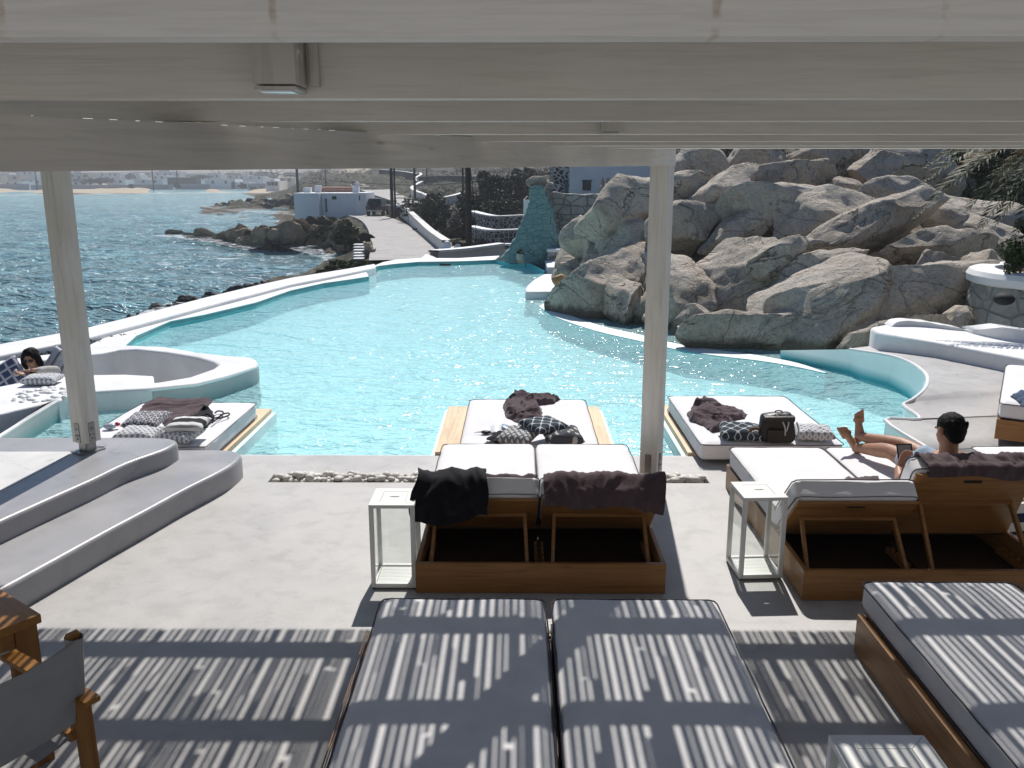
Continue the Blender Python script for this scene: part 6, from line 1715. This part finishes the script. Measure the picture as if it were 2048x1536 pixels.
for s in (-1, 1):
    mb = MB(); mb.box((s*.68, .035, .76), (.14, .03, .20), bev=.01); mb.make('tail_light', simple('tail_light_red', (.30,.02,.015), .3) if s < 0 else bpy.data.materials['tail_light_red'], CR)
    for yy in (.72, 3.05):
        mb = MB(); mb.tube([(s*.80, yy, .36), (s*.58, yy, .36)], .36, 16); wh = mb.make('wheel', M_tyre, CR)
        mb = MB(); mb.tube([(s*.805, yy, .36), (s*.79, yy, .36)], .2, 12); mb.make('rim', M_chr, wh)
    mb = MB(); mb.box((s*.90, 2.35, 1.08), (.16, .08, .16), bev=.03); mb.make('mirror', M_cbody, CR)
mb = MB(); mb.tube([(0, .04, .86), (0, -.16, .86)], .30, 16); mb.make('spare_wheel', M_tyre, CR)
WM[CR] = keep

# ---------------------------------------------------------------- the town on the far shore
TG = 'white houses of the far shore'
rng = random.Random(2024)
b = NB('town_wash'); b.pbr(b.ramp(b.noise(b.pos(), .08, 3), [(.35, (.58,.58,.58)), (.6, (.72,.72,.71))]), .8); M_town = b.m
M_town2 = simple('town_cream', (.52,.48,.42), .85, .1, .2, 0)
row_desc = []
def town_house(px, w, pyt, pyb, Y, label, mat=None, dep=12, step=0, nw=3):
    a, c = D(px-w/2, pyb, Y), D(px+w/2, pyt, Y)
    t = thing('town_house', label, 'house', ((a.x+c.x)/2, Y, a.z), 0, TG)
    mb = MB(); mb.span((a.x, Y, a.z-3), (c.x, Y+dep, c.z)); mb.make('wall', mat or M_town, t, smooth=0)
    if step:
        xm_ = a.x+(c.x-a.x)*(.15 if step > 0 else .45); xn = a.x+(c.x-a.x)*(.55 if step > 0 else .9)
        mb = MB(); mb.span((xm_, Y+2, c.z+.01), (xn, Y+dep-2, c.z+(c.z-a.z)*.38)); mb.make('upper_storey', M_town, t, smooth=0)
    H_ = c.z-a.z
    for k in range(nw):
        x_ = a.x+(c.x-a.x)*(k+.6+rng.uniform(-.15,.15))/(nw+.2); ww = rng.uniform(.5, .8); zz = a.z+H_*(.55 if (k % 2 or H_ < 5) else .7)
        mb = MB(); mb.span((x_-ww, Y-.06, zz-.7), (x_+ww, Y-.01, zz+.7)); mb.make('window', M_glassd if k % 3 else M_blue, t, smooth=0)
sizes = ['small', 'wide', 'narrow', 'tall', 'long low', 'broad', 'squat']
TH = [(12,56,350,362,520,1,3),(60,44,357,372,470,0,3),(95,40,349,360,540,-1,3),(40,60,342,352,620,0,4),(158,34,346,366,500,1,3),(205,70,345,354,600,0,5),(160,28,362,372,460,0,2),(262,36,350,362,560,-1,2),(282,44,344,353,640,0,3),
      (318,30,350,362,540,0,2),(335,52,343,356,620,1,4),(300,50,359,368,480,0,2),(385,30,348,358,560,0,2),(378,44,357,366,500,1,3),(440,60,358,372,430,0,2),(425,34,349,357,560,-1,2),(462,40,350,358,600,0,3),(500,50,352,360,560,0,3),
      (545,26,362,374,330,1,3),(522,44,345,352,650,0,3),(572,36,356,364,420,0,2),(232,36,360,367,500,0,2),(130,26,343,352,600,0,2),(25,36,363,374,430,0,2),(-40,60,350,366,500,1,3),(620,30,352,358,520,0,2),(480,34,364,371,430,0,1)]
for i, (px, w, pt, pb, Y, st_p, nw) in enumerate(TH):
    kind_ = sizes[(i*3) % 7]
    where = ['left edge', 'left of the left post', 'just right of the left post', 'left of the bay centre', 'bay centre', 'right of the bay centre', 'above the far spit', 'near the beach end'][max(0, min(7, int(px/80)))]
    storey = 'with an upper storey' if st_p > 0 else ('with a set back roof room' if st_p < 0 else 'with a flat roof')
    town_house(px, w, pt, pb, Y, f'{kind_} house {storey}, {where}, {"front" if Y < 480 else ("middle" if Y < 590 else "back")} row', M_town if i % 4 else M_town2, step=st_p, nw=nw)
# long sea front walls
def tw(label, xa, xb, pt, pb, Y, mat=M_town):
    a, c = D(xa, pb, Y), D(xb, pt, Y); mb = MB(); mb.span((a.x, Y, a.z-1.5), (c.x, Y+.8, c.z)); tag(mb.make('sea_front_wall', mat, smooth=0), label, 'wall', 'long walls along the far beach')
M_gwall = simple('grey_blue_wall', (.34,.36,.40), .9, .15, .1, 0)
tw('grey wall of the far beach at the left photo edge', -120, 56, 368, 381, 410, M_gwall)
tw('far beach wall just left and right of the left post', 62, 255, 370, 380, 412, M_gwall)
tw('far beach wall in the middle, between two dark bushes', 268, 345, 369, 379, 414, M_gwall)
tw('far beach wall right of the middle bushes', 360, 420, 368, 378, 416, M_gwall)
tw('low wall near the parked cars on the far beach', 496, 542, 367, 374, 400, M_gwall)
p0 = D(366, 362, 430); 
mb = MB(); a, c = D(335, 366, 440), D(390, 355, 440); mb.span((a.x, 440, a.z-1), (c.x, 448, c.z)); tag(mb.make('dark_shed', simple('dark_shed_wall', (.06,.065,.07), .9), smooth=0), 'dark long shed behind the far beach wall', 'shed')
for i, (px, py, Y, rx, rz, lab) in enumerate([(200,361,450,40,6,'long grey green hedge of trees among the far houses, left'),(180,363,440,24,5,'dark tree clump just right of the left post on the far shore'),(262,374,405,5,5,'dark bush at the left end of the middle far wall'),(352,372,405,6,7,'dark bush at the right end of the middle far wall'),
      (486,372,390,10,5,'dark trees beside the parked cars on the far beach'),(258,353,560,10,5,'pale palm like tree above the middle far houses'),(405,354,500,20,4,'hedge behind the far houses right of centre'),(450,350,700,40,4,'tree belt on the rise behind the town'),(550,350,600,60,5,'grey scrubby rise behind the far right houses'),(60,346,700,70,4,'tree line behind the houses at the far left')]):
    c = D(px, py, Y); s = Y/FPX; bush('tree', lab, 'tree', c, (rx*s, rx*s*.4, rz*s), n=700, ls=Y*.0013, mat=0 if 'dark' in lab else 1, seed=i+700, group='trees among the far houses')
for i, px in enumerate((502, 508, 524, 547, 556)):
    c = D(px, 376.5, 392); t = thing('beach_car', ['white car first in the row', 'second dark car of the row', 'third silver car of the row', 'fourth dark car of the row', 'last car of the row'][i]+' on the far beach', 'car', (c.x, 392, c.z-.7), 0, 'cars on the far beach')
    m = [M_wall_white, M_cbody, M_chr, M_cbody, M_wall_white][i]
    mb = MB(); mb.box((c.x, 392, c.z-.15), (3.6, 1.7, .75), bev=.15); mb.make('body', m, t); mb = MB(); mb.box((c.x, 392, c.z+.45), (2.0, 1.5, .6), bev=.2); mb.make('cabin', M_glassd, t)
# ---------------------------------------------------------------- people
def skinmat(name, c):
    b = NB(name); v = b.pos((1,1,1), 'Object'); f = b.noise(v, 18, 5, .6); col = b.ramp(f, [(.3, sc(c, .82)), (.65, c)])
    return b.pbr(col, .5, b.bump(b.noise(v, 160, 3), .15, .001), Subsurface__Weight=.08, Subsurface__Radius=(.02,.008,.004), Specular__IOR__Level=.35)
M_skin = skinmat('tanned_skin', (.36,.185,.115)); M_skin2 = skinmat('warm_skin', (.34,.19,.125))
M_hair = simple('black_hair', (.006,.005,.005), .6, .3, 30, .6, .003, 220, spec=.12, kind='Object', stretch=(6,6,1))
M_denim = fabric('light_denim', (.36,.46,.56), (.24,.32,.42), 500)
M_cream = fabric('cream_knit', (.52,.50,.47), (.42,.40,.38), 220, bump=.5)
M_blkknit = fabric('black_top', (.012,.012,.015), None, 300)
M_greycl = fabric('dark_grey_clothes', (.05,.05,.055), None, 300)

def cap(mb, pts, rad, seg=14):
    "tapered limb with ball joints; all pieces overlap and are fused by the remesh"
    pts = [Vector(p) for p in pts]
    P, Rr = [], []
    for i in range(len(pts)-1):
        for k in range(6): t = k/6; P.append(pts[i].lerp(pts[i+1], t)); Rr.append(rad[i]+(rad[i+1]-rad[i])*t)
    P.append(pts[-1]); Rr.append(rad[-1])
    # soften corners
    for _ in range(2):
        Q = P[:]
        for i in range(1, len(P)-1): Q[i] = (P[i-1]+P[i]*2+P[i+1])/4
        P = Q
    mb.tube(P, Rr, seg)
    mb.ball(P[0], Rr[0], sub=2); mb.ball(P[-1], Rr[-1], sub=2)
def fuse(mb, name, mat, parent, voxel=.008, smooth=6, label=None):
    bmesh.ops.recalc_face_normals(mb.bm, faces=mb.bm.faces)
    me = bpy.data.meshes.new('f'); mb.bm.to_mesh(me); mb.bm.free()
    o = bpy.data.objects.new('f', me); COL.objects.link(o)
    m = o.modifiers.new('r', 'REMESH'); m.mode = 'VOXEL'; m.voxel_size = voxel; m.use_smooth_shade = True
    s = o.modifiers.new('s', 'SMOOTH'); s.iterations = smooth; s.factor = .5
    dg = bpy.context.evaluated_depsgraph_get(); me2 = bpy.data.meshes.new_from_object(o.evaluated_get(dg))
    bpy.data.objects.remove(o); me2.materials.clear()
    return link_mesh(name, me2, mat, parent, smooth=180)
def frame(fwd, up):
    f = Vector(fwd).normalized(); u = Vector(up); r = f.cross(u).normalized(); u = r.cross(f).normalized()
    return Matrix((r, f, u)).transposed()          # columns: right, forward, up
def head(mb, c, fwd, up, s=1.0):
    F = frame(fwd, up); c = Vector(c); q = lambda x, y, z: c+F@Vector((x*s, y*s, z*s))
    mb.ball(q(0,-.012,.025), .077*s, .096*s, .088*s, rot=F, sub=3)      # skull
    mb.ball(q(0,.022,-.035), .062*s, .072*s, .078*s, rot=F, sub=3)      # face
    mb.ball(q(0,.050,-.085), .036*s, .034*s, .030*s, rot=F, sub=2)      # chin
    cap(mb, [q(0,.088,.012), q(0,.108,-.028)], [.010*s, .015*s], 8)     # nose
    mb.ball(q(0,.088,-.055), .024*s, .012*s, .010*s, rot=F, sub=2)      # mouth
    for k in (-1, 1):
        mb.ball(q(k*.034,.076,.022), .022*s, .012*s, .010*s, rot=F, sub=2)   # brow
        mb.ball(q(k*.079,-.008,-.008), .012*s, .022*s, .034*s, rot=F, sub=2) # ear
    return F, q
def hand(mb, wrist, d, palm_n, s=1.0, curl=.5, side=1):
    "palm, four unequal fingers and a thumb that leaves the side of the palm"
    d = Vector(d).normalized(); n = Vector(palm_n); n = (n-d*n.dot(d)).normalized(); w = d.cross(n)*side; wrist = Vector(wrist)
    pc_ = wrist+d*.05*s
    F = Matrix((w, d, n)).transposed(); mb.ball(pc_, .040*s, .052*s, .016*s, rot=F, sub=3)
    for k, (off, ln) in enumerate(((-.030,.062),(-.010,.074),(.011,.078),(.031,.068))):
        a = wrist+d*.088*s+w*off*s; d1 = (d+n*curl*.5).normalized(); d2 = (d+n*curl*1.6).normalized(); d3 = (d*.4+n*curl*2.2).normalized()
        p1 = a+d1*ln*.45*s; p2 = p1+d2*ln*.32*s; p3 = p2+d3*ln*.26*s
        cap(mb, [a-d*.02*s, a, p1, p2, p3], [.009*s,.0095*s,.0088*s,.008*s,.007*s], 8)
    a = wrist+d*.03*s+w*.034*s; p1 = a+(d*.6+w*.7+n*.3).normalized()*.035*s; p2 = p1+(d*.9+w*.15+n*.5).normalized()*.03*s
    cap(mb, [a-w*.01*s, a, p1, p2], [.013*s,.012*s,.010*s,.008*s], 8)
def foot(mb, ankle, heel_dir, toe_dir, s=1.0, side=1):
    "heel_dir: from ankle to heel; toe_dir: from heel to toes"
    a = Vector(ankle); t = Vector(toe_dir).normalized(); h = Vector(heel_dir); h = (h-t*h.dot(t)).normalized(); w = t.cross(h)*side
    heel = a+h*.055*s-t*.035*s
    cap(mb, [heel, heel+t*.09*s-h*.012*s, heel+t*.165*s-h*.004*s], [.031*s, .030*s, .026*s], 12)
    cap(mb, [a, heel+t*.08*s-h*.03*s, heel+t*.17*s-h*.004*s], [.034*s, .030*s, .020*s], 12)
    mb.ball(heel+t*.160*s-h*.005*s, .030*s, .047*s, .019*s, rot=Matrix((t, w, h)).transposed(), sub=2)
    mb.ball(a+w*.034*s, .014*s); mb.ball(a-w*.034*s, .014*s)
    for k, (off, ln, r_) in enumerate(((-.032,.058,.0125),(-.014,.050,.0085),(.001,.044,.008),(.015,.037,.0078),(.028,.029,.0075))):
        b_ = heel+t*.178*s+w*off*s-h*.003*s
        cap(mb, [b_-t*.03*s, b_+t*ln*.5*s, b_+t*ln*s], [r_*1.2*s, r_*s, r_*.9*s], 8)

rh_ = random.Random(4)
def lying_man(label, dx=0.0, arm_back=False, shorts=M_denim, lx=0.0):
    O = Vector((dx, 0, 0)); V_ = lambda x, y, z: Vector((x, y, z))+O
    t = thing('person', label, 'person', tuple(V_(2.95, 5.85, .36)), 0)
    hipL, hipR = V_(2.90,5.83,.475), V_(3.07,5.84,.475)
    kL, kR = V_(2.79,6.23,.515), V_(2.90,6.25,.555); aL, aR = V_(2.69,6.60,.425), V_(2.715,6.61,.515)
    kL.x += lx*.45; kR.x += lx*.45; aL.x += lx; aR.x += lx
    pel = V_(2.985,5.80,.485); ch1 = V_(2.96,5.71,.565); shc = V_(2.91,5.62,.625); nb = V_(2.885,5.585,.70)
    hd = V_(2.862,5.56,.875) if not arm_back else V_(2.90,5.56,.865)
    mb = MB()
    cap(mb, [pel+V_(0,0,-.01)-O, ch1, shc], [.125,.130,.10], 18)
    mb.ball(ch1+Vector((-.0,.02,.0)), .17,.105,.13, sub=3); mb.ball(shc, .180,.085,.080, sub=3); mb.ball(pel, .165,.12,.105, sub=3)
    cap(mb, [shc, nb, hd+Vector((0,-.01,-.05))], [.070,.060,.058], 14)
    fw = (-.25,.93,-.28); F, q = head(mb, hd, fw, (0,.25,.97), 1.0)
    cap(mb, [hipL, kL, kL.lerp(aL,.35), aL], [.090,.058,.056,.036], 16)
    cap(mb, [hipR, kR, kR.lerp(aR,.35), aR], [.090,.058,.056,.036], 16)
    foot(mb, aL+Vector((0,.01,0)), (0.1,.9,-.3), (-.55,.15,.80), side=-1)
    foot(mb, aR+Vector((0,.01,.0)), (0,.9,-.2), (-.05,.10,1.0), side=1)
    sL, sR = shc+Vector((-.185,0,-.01)), shc+Vector((.185,0,-.01))
    if not arm_back:
        eL, wL = V_(2.655,5.73,.455), V_(2.70,5.88,.50); tb_c = V_(2.83,6.03,.66)
        cap(mb, [sL, eL, wL], [.056,.043,.028], 14); hand(mb, wL, (.40,.40,.62), (.35,-.5,.1), curl=.45, side=1)
        eR, wR = V_(3.20,5.80,.48), V_(3.10,6.0,.565)
        cap(mb, [sR, eR, wR], [.056,.043,.028], 14); hand(mb, wR, (-.35,.8,-.05), (0,0,-1), curl=.35, side=-1)
    else:
        eL, wL = Vector((3.44,5.63,.62)), Vector((3.66,5.52,.80))
        cap(mb, [sL, eL, wL], [.052,.040,.027], 14); hand(mb, wL, (.8,-.1,.5), (0,.7,.1), curl=.3)
        eR, wR = V_(3.22,5.86,.50), V_(3.12,6.05,.50)
        cap(mb, [sR, eR, wR], [.052,.040,.027], 14); hand(mb, wR, (-.3,.8,0), (0,0,-1), curl=.3)
    body = fuse(mb, 'body', M_skin, t, .0050, 5)
    # shorts over hips and upper thighs
    mb = MB(); cap(mb, [pel, pel+Vector((-.01,-.04,.05))], [.142,.132], 18); mb.ball(pel+Vector((0,0,.0)), .180,.135,.122, sub=3)
    cap(mb, [hipL, hipL.lerp(kL,.58)], [.106,.086], 16); cap(mb, [hipR, hipR.lerp(kR,.58)], [.106,.086], 16)
    mb.disp(.008, 18); fuse(mb, 'shorts', shorts, t, .008, 3)
    # short hair: crown and back of the head, down to the nape
    mb = MB(); F = frame(fw, (0,.25,.97)); 
    mb.ball(q(0,-.018,.038), .081,.095,.083, rot=F, sub=4); mb.ball(q(0,-.048,.0), .077,.064,.070, rot=F, sub=4); mb.ball(q(0,-.056,-.045), .056,.046,.046, rot=F, sub=3)
    for k_ in range(260):
        a_ = rh_.uniform(0, 6.28); e_ = rh_.uniform(-.3, 1.5); p_ = q(.079*math.cos(a_)*math.cos(e_), -.018+.093*math.sin(a_)*math.cos(e_)-(.02 if e_ < .3 else 0), .038+.080*math.sin(e_))
        if (p_-q(0,.08,-.01)).length > .072: cap(mb, [p_, p_+(p_-q(0,0,0)).normalized()*.003+Vector((rh_.uniform(-1,1),rh_.uniform(-1,1),rh_.uniform(-1,.6)))*.003], [.0050,.0035], 5)
    for v in mb.bm.verts: v.co += Vector((noise.noise(v.co*90), noise.noise(v.co*90+Vector((5,0,0))), noise.noise(v.co*90+Vector((0,5,0)))))*.006
    o = fuse(mb, 'hair', M_hair, t, .006, 2)
    return t
man = lying_man('man with short dark hair and pale blue shorts lying on a sun lounger, reading')
lying_man('person lying at the right photo edge of whom only a bent elbow shows', 1.02, True, M_blkknit, lx=.75)
# e-reader
tc_ = D(1810, 907, 5.99); er = thing('e_reader', 'small black e-reader held up by the lying man', 'e-reader', tuple(tc_))
Fm = frame((.15,.55,-.35), (0,.4,.8))
mb = MB(); mb.box(tc_, (.105,.008,.145), rot=Fm, bev=.003); mb.make('case', M_black, er)
mb = MB(); mb.box(tc_-(Fm@Vector((0,.0046,-.006))), (.086,.0012,.112), rot=Fm); mb.make('screen', simple('matt_screen', (.20,.20,.215), .5, .05, 5, 0), er)

# woman in the lounge
wc = D(61, 716, 10.72)
wo = thing('person', 'dark haired woman in sunglasses and cream cardigan leaning over the lounge table', 'person', (wc.x, wc.y+.2, -.45))
fwd = Vector((.10,-.88,-.30)); F, q = None, None
nk = wc+Vector((.01,.045,-.13)); sh = nk+Vector((.01,.05,-.075)); ch = sh+Vector((.02,.10,-.16)); wa = ch+Vector((.0,.14,-.22)); pv = Vector((wc.x+.02, wc.y+.36, -.38))
mb = MB(); cap(mb, [pv, wa, ch, sh], [.135,.105,.115,.07], 16); mb.ball(pv, .18,.14,.12, sub=3); mb.ball(sh, .155,.07,.06, sub=3)
cap(mb, [sh, nk, wc+Vector((0,.02,-.06))], [.055,.047,.045], 12); F, q = head(mb, wc, fwd, (.02,-.28,.95), .96)
sL, sR = sh+Vector((-.165,0,-.02)), sh+Vector((.165,0,-.02))
zt_ = RIMZ+.035
eL, wL = Vector((sL.x-.05, sL.y-.05, zt_-.06)), Vector((wc.x-.03, wc.y-.30, zt_+.03))
eR, wR = Vector((sR.x+.09, sR.y-.03, zt_-.02)), Vector((wc.x+.13, wc.y-.22, zt_+.04))
cap(mb, [sL, eL, wL], [.047,.036,.024], 12); hand(mb, wL, (.75,-.45,.05), (0,0,-1), .92, .35, 1)
cap(mb, [sR, eR, wR], [.047,.036,.024], 12); hand(mb, wR, (-.85,-.25,.0), (0,0,-1), .92, .35, -1)
for s in (-1, 1): cap(mb, [pv+Vector((s*.09,0,0)), pv+Vector((s*.12,-.34,.02)), pv+Vector((s*.12,-.40,-.40))], [.085,.055,.035], 12); foot(mb, pv+Vector((s*.12,-.40,-.40)), (0,0,-1), (0,-1,0), .92)
fuse(mb, 'body', M_skin2, wo, .0065, 4)
mb = MB(); cap(mb, [pv+Vector((0,0,.05)), wa, ch, sh+Vector((0,.01,-.02))], [.150,.125,.140,.095], 16); mb.ball(sh+Vector((0,.02,-.02)), .185,.085,.065, sub=3)
cap(mb, [sL, eL, eL.lerp(wL,.75)], [.072,.058,.044], 12); cap(mb, [sR, eR, eR.lerp(wR,.75)], [.072,.060,.046], 12)
mb.disp(.014, 12); fuse(mb, 'cardigan', M_cream, wo, .009, 3)
mb = MB(); a_ = ch+Vector((-.01,-.115,.05)); cap(mb, [nk+Vector((0,-.035,-.05)), a_, a_+Vector((0,.0,-.12))], [.040,.055,.05], 12); fuse(mb, 'top', M_blkknit, wo, .007, 3)
mb = MB(); F = frame(fwd, (.02,-.28,.95))
mb.ball(q(0,-.030,.045), .098,.100,.080, rot=F, sub=4)
for s in (-1, 1):
    cap(mb, [q(s*.055,-.01,.06), q(s*.092,-.005,-.02), q(s*.098,-.01,-.10), q(s*.09,.0,-.165)], [.040,.040,.042,.022], 12)
cap(mb, [q(0,-.07,.03), q(0,-.085,-.07), q(0,-.07,-.15)], [.075,.085,.05], 12)
for v in mb.bm.verts: v.co += Vector((noise.noise(v.co*28), noise.noise(v.co*28+Vector((5,0,0))), noise.noise(v.co*28+Vector((0,5,0)))))*.012
fuse(mb, 'hair', M_hair, wo, .006, 2)
mb = MB()
for s in (-1, 1): mb.ball(q(s*.033,.088,.004), .029,.009,.023, rot=F, sub=3)
mb.bar(q(-.01,.096,.010), q(.01,.096,.010), .004, .004)
for s in (-1, 1): mb.bar(q(s*.060,.083,.010), q(s*.078,-.0,.006), .003, .006)
mb.make('sunglasses', M_glassd, wo)
# figure on the beach beyond the pool
pc2 = D(745, 501, 42); pt = thing('person', 'small dark clothed person standing by the beach stairs', 'person', (pc2.x, 42, pc2.z-1.25))
mb = MB(); z0 = pc2.z
P0 = Vector((pc2.x, 42, z0)); s_ = .75
head(mb, P0, (.3,-.9,0), (0,0,1), s_); cap(mb, [P0+Vector((0,0,-.07)), P0+Vector((0,.01,-.14))], [.04,.04])
cap(mb, [P0+Vector((0,0,-.2)), P0+Vector((0,0,-.4)), P0+Vector((0,0,-.55))], [.10,.09,.10]); mb.ball(P0+Vector((0,0,-.18)), .15,.07,.06)
for s in (-1, 1):
    cap(mb, [P0+Vector((s*.14,0,-.19)), P0+Vector((s*.17,.0,-.38)), P0+Vector((s*.12,-.08,-.52))], [.04,.032,.024]); hand(mb, P0+Vector((s*.12,-.08,-.52)), (0,-.2,-1), (-s,0,0), .7, .3)
    cap(mb, [P0+Vector((s*.06,0,-.55)), P0+Vector((s*.07,-.01,-.85)), P0+Vector((s*.07,0,-1.16))], [.075,.05,.03]); foot(mb, P0+Vector((s*.07,0,-1.16)), (0,0,-1), (0,-1,0), .75)
fuse(mb, 'body', M_skin2, pt, .010, 3)
mb = MB(); cap(mb, [P0+Vector((0,0,-.17)), P0+Vector((0,0,-.4)), P0+Vector((0,0,-.60))], [.09,.115,.12]); mb.ball(P0+Vector((0,0,-.19)), .165,.085,.07)
for s in (-1, 1): cap(mb, [P0+Vector((s*.14,0,-.19)), P0+Vector((s*.17,.0,-.38))], [.055,.045]); cap(mb, [P0+Vector((s*.06,0,-.58)), P0+Vector((s*.07,-.01,-.85))], [.09,.065])
fuse(mb, 'clothes', M_greycl, pt, .012, 3)
mb = MB(); mb.ball(P0+Vector((0,.015,.03)), .07,.08,.08); mb.make('hair', M_hair, pt)

# ---------------------------------------------------------------- palm at the upper right
M_fr = leafmat('palm_leaflets', (.045,.055,.028), (.13,.135,.075)); M_frd = simple('dry_palm_leaflets', (.24,.17,.09), .8, .3, 2, 0); M_ptr = simple('palm_trunk_bark', (.16,.12,.085), .95, .4, 8, .8, .03, 20)
pcx = Vector((8.75, 13.3, 3.15)); PT = thing('palm_tree', 'palm whose drooping fronds enter at the upper right edge', 'palm', (pcx.x, pcx.y, 1.12))
mb = MB(); mb.tube([(pcx.x+.1, pcx.y, 1.0), (pcx.x+.03, pcx.y, 2.0), tuple(pcx)], [.26,.22,.24], 12); mb.disp(.03, 6); mb.make('trunk', M_ptr, PT)
rng = random.Random(5)
def frond(tip, sag, L=34, dry=False, lw=.34):
    tip = Vector(tip); st = pcx+Vector((0,0,.1)); mid = (st+tip)/2+Vector((0,0,sag))
    pts = [st*(1-t)**2+mid*2*t*(1-t)+tip*t*t for t in [k/L for k in range(L+1)]]
    mb = MB(); mb.tube(pts, [.022*(1-k/L*.85) for k in range(L+1)], 5)
    for k in range(4, L+1):
        p = pts[k]; d = (pts[min(k+1, L)]-pts[max(k-1,0)]).normalized(); sd_ = d.cross(Vector((0,0,1))).normalized(); up = sd_.cross(d)
        for m in range(2):
            pp_ = p+d*(m*.5)*(pts[1]-pts[0]).length
            for s in (-1, 1):
                l = lw*(math.sin(math.pi*min(1, (k/L)*.9+.12))**.6)*rng.uniform(.8,1.1)+.05
                dd = (d*.75+sd_*s*.8+up*.35+Vector((0,0,-.25*rng.random()))+Vector((rng.uniform(-.12,.12), rng.uniform(-.12,.12), rng.uniform(-.12,.12)))).normalized()
                w_ = .014; e = pp_+dd*l+Vector((0,0,-.12*l)); n_ = dd.cross(up).normalized()*w_; m_ = pp_+dd*l*.55
                mb.mi = 1 if (dry or rng.random() < .12) else 0
                mb.face([pp_-n_*.5, m_-n_, e, m_+n_]); 
    return mb.make('frond', [M_fr, M_frd], PT, smooth=0, recalc=False)
for (px, py, Y, sag, dry) in ((1858,330,12.6,.75,0),(1845,366,12.3,.75,0),(1836,430,12.2,.85,0),(1862,395,13.2,.7,0),(1958,462,12.1,.95,0),(1905,345,13.6,.5,1),(1990,452,12.9,.9,0),(2030,470,11.9,.8,0),(1900,312,13.4,.4,0),(1975,312,12.8,.3,1),(2010,330,14.2,.4,1),(1935,420,12.8,.8,0)):
    frond(D(px, py, Y), sag, dry=bool(dry))
for an in (.2, 1.1, 1.9, -.6, -1.3):
    frond(pcx+Vector((math.cos(an)*2.2, math.sin(an)*2.2, -.9+.3*math.sin(an*3))), 1.0)

# ---------------------------------------------------------------- sea air
b = NB('sea_haze'); pv_ = b.node('ShaderNodeVolumePrincipled', Color=(.86,.90,.95,1), Density=.00075, Anisotropy=.2)
b.l(pv_.outputs[0], b.out.inputs['Volume'])
mb = MB(); mb.span((-2600, -60, -12), (2600, 2400, 46)); hz = mb.make('haze', b.m, smooth=0); tag(hz, kind='stuff')
